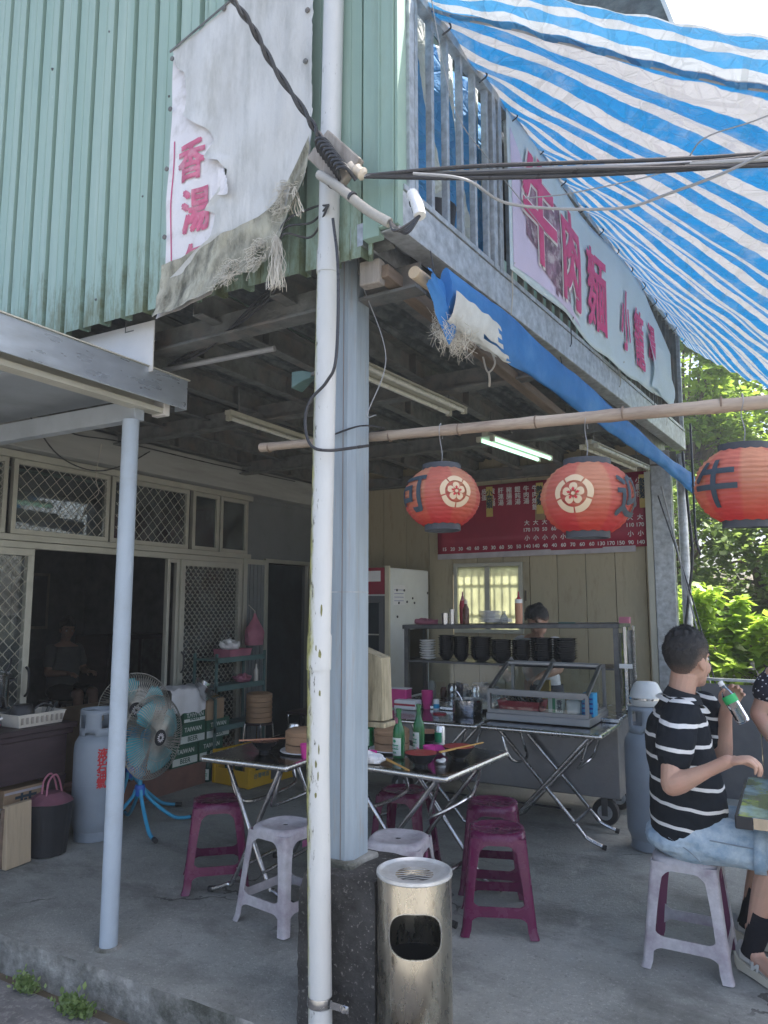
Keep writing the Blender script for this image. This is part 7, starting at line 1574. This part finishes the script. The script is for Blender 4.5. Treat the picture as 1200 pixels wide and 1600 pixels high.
for s in (-1, 1): limb(b, [(wx + .02, wy + .075 * s, .75), (wx + .01, wy + .08 * s, .42), (wx + .03, wy + .08 * s, .07)], [.08, .055, .05, .03]); limb(b, [(wx + .03, wy + .08 * s, .05), (wx - .12, wy + .09 * s, .03)], [.032, .026])
remeshed(b, 'body', 'skin', WM, .006, 2); face_parts(WM, P_, .92); hair_cap(WM, P_, puff=.02, back=-.11, side=-.04)
b = MB(); torso(b, [(.14, .22, .29, 0), (.35, .19, .25, 0), (.6, .155, .21, 0), (.78, .12, .17, 0)] + [(z, rf, rl, o_) for z, rf, rl, o_ in rows[1:5]], yw, (wx, wy))
for s, e in (((-.09, 4.0, 1.165), (-.14, 3.97, 1.09)), ((.14, 4.24, 1.165), (.165, 4.26, 1.09))): limb(b, [s, e], [.062, .066], 4)
remeshed(b, 'dress', 'spotted_dress', WM, .009, 3, .012, 7)
for s in (-1, 1): mb = MB(); mb.loft([[(wx + .05 - x, wy + .085 * s + w_ * math.cos(a), .012 + .012 * math.sin(a)) for a in [2 * PI * k / 10 for k in range(10)]] for x, w_ in ((0, .025), (.06, .032), (.14, .038), (.2, .02))]); mb.build('sandal', 'batten_wood', WM)
# someone sitting deep in the dark room
DP = thing('person', 'dim person in a plain shirt sitting inside the dark room', 'person', (0, 0, 0)); dx, dy = -7.4, 5.75; yw = math.radians(-20)
rows = [(.46, .13, .18, 0), (.6, .12, .17, 0), (.75, .12, .175, 0), (.9, .115, .19, 0), (1.0, .09, .17, 0), (1.06, .06, .07, .01)]
b = MB(); torso(b, rows, yw, (dx, dy), grow=-.015); P_, R_ = head(b, (dx + .03, dy, 1.20), yw, .25); b.tube([(dx, dy, 1.03), (dx + .02, dy, 1.14)], .052, 12)
for s in (-1, 1):
    sh, el, wr = Vector((dx, dy + .19 * s, .97)), Vector((dx + .05, dy + .24 * s, .72)), Vector((dx + .26, dy + .14 * s, .72)); limb(b, [sh, sh.lerp(el, .5), el], [.05, .045, .04]); limb(b, [el, el.lerp(wr, .5), wr], [.04, .036, .025]); hand(b, wr, (1, 0, 0), (0, 0, -1), (0, -s, 0))
    limb(b, [(dx, dy + .09 * s, .5), (dx + .2, dy + .1 * s, .5), (dx + .4, dy + .1 * s, .5)], [.085, .07, .055]); limb(b, [(dx + .4, dy + .1 * s, .5), (dx + .40, dy + .1 * s, .3), (dx + .38, dy + .1 * s, .05)], [.055, .05, .035]); limb(b, [(dx + .38, dy + .1 * s, .04), (dx + .52, dy + .1 * s, .03)], [.036, .03])
remeshed(b, 'body', 'skin_dark', DP, .007, 2); face_parts(DP, P_); hair_cap(DP, P_)
b = MB(); torso(b, rows[:-1], yw, (dx, dy))
for s in (-1, 1): limb(b, [(dx, dy + .18 * s, .97), (dx + .03, dy + .22 * s, .82)], [.066, .064], 4)
remeshed(b, 'shirt', 'cloth_dim', DP, .01, 2); b = MB(); b.ball((dx, dy, .5), (.15, .19, .09))
for s in (-1, 1): limb(b, [(dx, dy + .09 * s, .5), (dx + .3, dy + .1 * s, .5)], [.1, .085], 4)
remeshed(b, 'shorts', 'sock', DP, .01, 2)
T = thing('wooden_chair', 'dark wooden stool under the person in the dark room', 'stool', (dx, dy, 0)); mb = MB(); mb.box((-.18, -.18, .37), (.18, .18, .405)); mb.build('seat', 'dark_wood', T)
for x in (-.15, .15):
    for y in (-.15, .15): mb = MB(); mb.box((x - .018, y - .018, 0), (x + .018, y + .018, .369)); mb.build('leg', 'dark_wood', T)

# ---------------------------------------------------------------- vegetation behind
def leaf_mesh(name, mat, clumps, per, leaf, parent, seed=0, flat=.45):
    r_ = random.Random(seed); vs = []; fs = []; sh = []
    for c, rad in clumps:
        base = r_.random()
        for k in range(per):
            d = Vector((r_.gauss(0, 1), r_.gauss(0, 1), r_.gauss(0, .75))); d = d.normalized() * rad * (.35 + .65 * r_.random() ** .5)
            p = Vector(c) + d; L = leaf * r_.uniform(.6, 1.35); u = Vector((r_.gauss(0, 1), r_.gauss(0, 1), r_.gauss(-.25, .5))).normalized(); w = u.cross(Vector((r_.gauss(0, flat), r_.gauss(0, flat), 1))).normalized() * L * .34
            a = len(vs); vs += [p, p + u * L * .45 + w, p + u * L, p + u * L * .45 - w]; fs.append((a, a + 1, a + 2, a + 3)); s_ = min(1, max(0, base * .6 + r_.random() * .45)); sh += [s_] * 4
    me = bpy.data.meshes.new(name); me.from_pydata(vs, [], fs); me.materials.append(MATS[mat]); o = bpy.data.objects.new(name, me); COL.objects.link(o); o.parent = parent
    at = me.attributes.new('shade', 'FLOAT', 'POINT'); at.data.foreach_set('value', sh); return o
def tree(name, label, loc, h, spread, mat, nc, per, leaf, seed, cat='tree', low=.35, group=None):
    T = thing(name, label, cat, loc, 0, group); r_ = random.Random(seed); mb = MB(); clumps = []
    top = Vector((r_.uniform(-.2, .2), r_.uniform(-.2, .2), h * .72)); mb.tube(arc([(0, 0, -.3), (r_.uniform(-.1, .1), 0, h * .3), top], 6), lerp_r([h * .028, h * .02, h * .008], 13), 9)
    for k in range(nc):
        a = r_.uniform(0, 6.283); e = r_.uniform(-.35, 1.35); q = (r_.random() ** .4); rr = spread * q
        c = Vector((rr * math.cos(a) * math.cos(e * .8), rr * math.sin(a) * math.cos(e * .8), h * low + (h * (1 - low)) * (.35 + .62 * math.sin(e) * q) + r_.uniform(-.1, .1) * h))
        c.z = max(h * low * .8, min(h * .97, c.z)); clumps.append((c, spread * r_.uniform(.13, .27)))
        if k % 3 == 0: s_ = Vector((0, 0, h * r_.uniform(.25, .65))); mb.tube(arc([s_, s_.lerp(c, .5) + Vector((0, 0, .06 * h)), c], 4), lerp_r([h * .01, h * .006, h * .002], 9), 6)
    mb.build('trunk', 'bark', T); leaf_mesh('crown', mat, clumps, per, leaf, T, seed); return T
g = MB(); g.grid(lambda u, v: (-30 + 60 * u, 9.3 + 34 * v, -.17 + 3.4 * (max(0, v) ** 1.3) * (1 + .25 * nval(u * 5, v * 5)) + .12 * nval(u * 20, v * 20) * v), 40, 30); structure(g.build('hillside', 'soil'))
for i, (x, y, h, s, m_, lab) in enumerate(((-1.9, 16.5, 7.4, 1.9, 'leaf_mid', 'tall bright tree rising beside the end of the balcony'), (.05, 18.5, 6.2, 2.0, 'leaf_mid', 'broad tree seen through the gap above the middle lantern'), (2.9, 17, 6.0, 2.3, 'leaf_mid', 'broad tree farther to the right on the slope'), (-5.0, 20, 8.0, 2.8, 'leaf_dark', 'dark tree behind the board wall'), (5.8, 21, 7.5, 2.8, 'leaf_dark', 'dark tree at the far right of the hillside'))):
    tree('broadleaf_tree', lab, (x, y, .3), h, s, m_, 90, 150, .16, 11 + i, group='trees on the hillside')
for i, (x, y, h, s, m_, lab) in enumerate(((-1.55, 11.4, 3.5, 1.15, 'leaf_dark', 'dark dense shrub directly beside the far steel post'), (-.35, 11.8, 3.3, 1.15, 'leaf_dark', 'dense shrub behind the low panel wall, above the man'), (.7, 11.2, 3.2, 1.2, 'leaf_mid', 'lighter shrub behind the low wall at the photo edge'), (2.0, 11.6, 3.4, 1.3, 'leaf_dark', 'dark shrub right of the lighter one'), (-2.9, 12.5, 3.8, 1.4, 'leaf_mid', 'shrub behind the board wall'))):
    tree('shrub', lab, (x, y, .05), h, s, m_, 70, 130, .105, 31 + i, 'shrub', .08, 'shrubs on the slope')
for i, (x, y, h, s, lab) in enumerate(((-1.0, 8.7, 1.75, .62, 'bright yellow green bush nearest the far posts'), (-.25, 8.6, 1.65, .6, 'bright yellow green bush just behind the man and the low wall'), (.55, 8.75, 1.7, .62, 'bright yellow green bush at the picture edge'), (1.5, 8.7, 1.7, .65, 'bright bush outside the right edge'))):
    tree('bush', lab, (x, y, -.1), h, s, 'leaf_bright', 60, 75, .12, 51 + i, 'bush', .05, 'bright bushes behind the low wall')
# ---------------------------------------------------------------- thin volume added as a pale veil that lifts the darks
m = bpy.data.materials.new('veil_volume'); m.use_nodes = True; t = m.node_tree; t.nodes.clear()
o_ = t.nodes.new('ShaderNodeOutputMaterial'); pv = t.nodes.new('ShaderNodeVolumePrincipled')
pv.inputs['Color'].default_value = (.86, .93, 1, 1); pv.inputs['Density'].default_value = 0.003; pv.inputs['Anisotropy'].default_value = .2
t.links.new(pv.outputs[0], o_.inputs['Volume'])
hz_ = MB(); hz_.box((-70, -70, -1.4), (70, 70, 14)); h_ = hz_.build('veil_haze', None); h_.data.materials.append(m); stuff(h_)
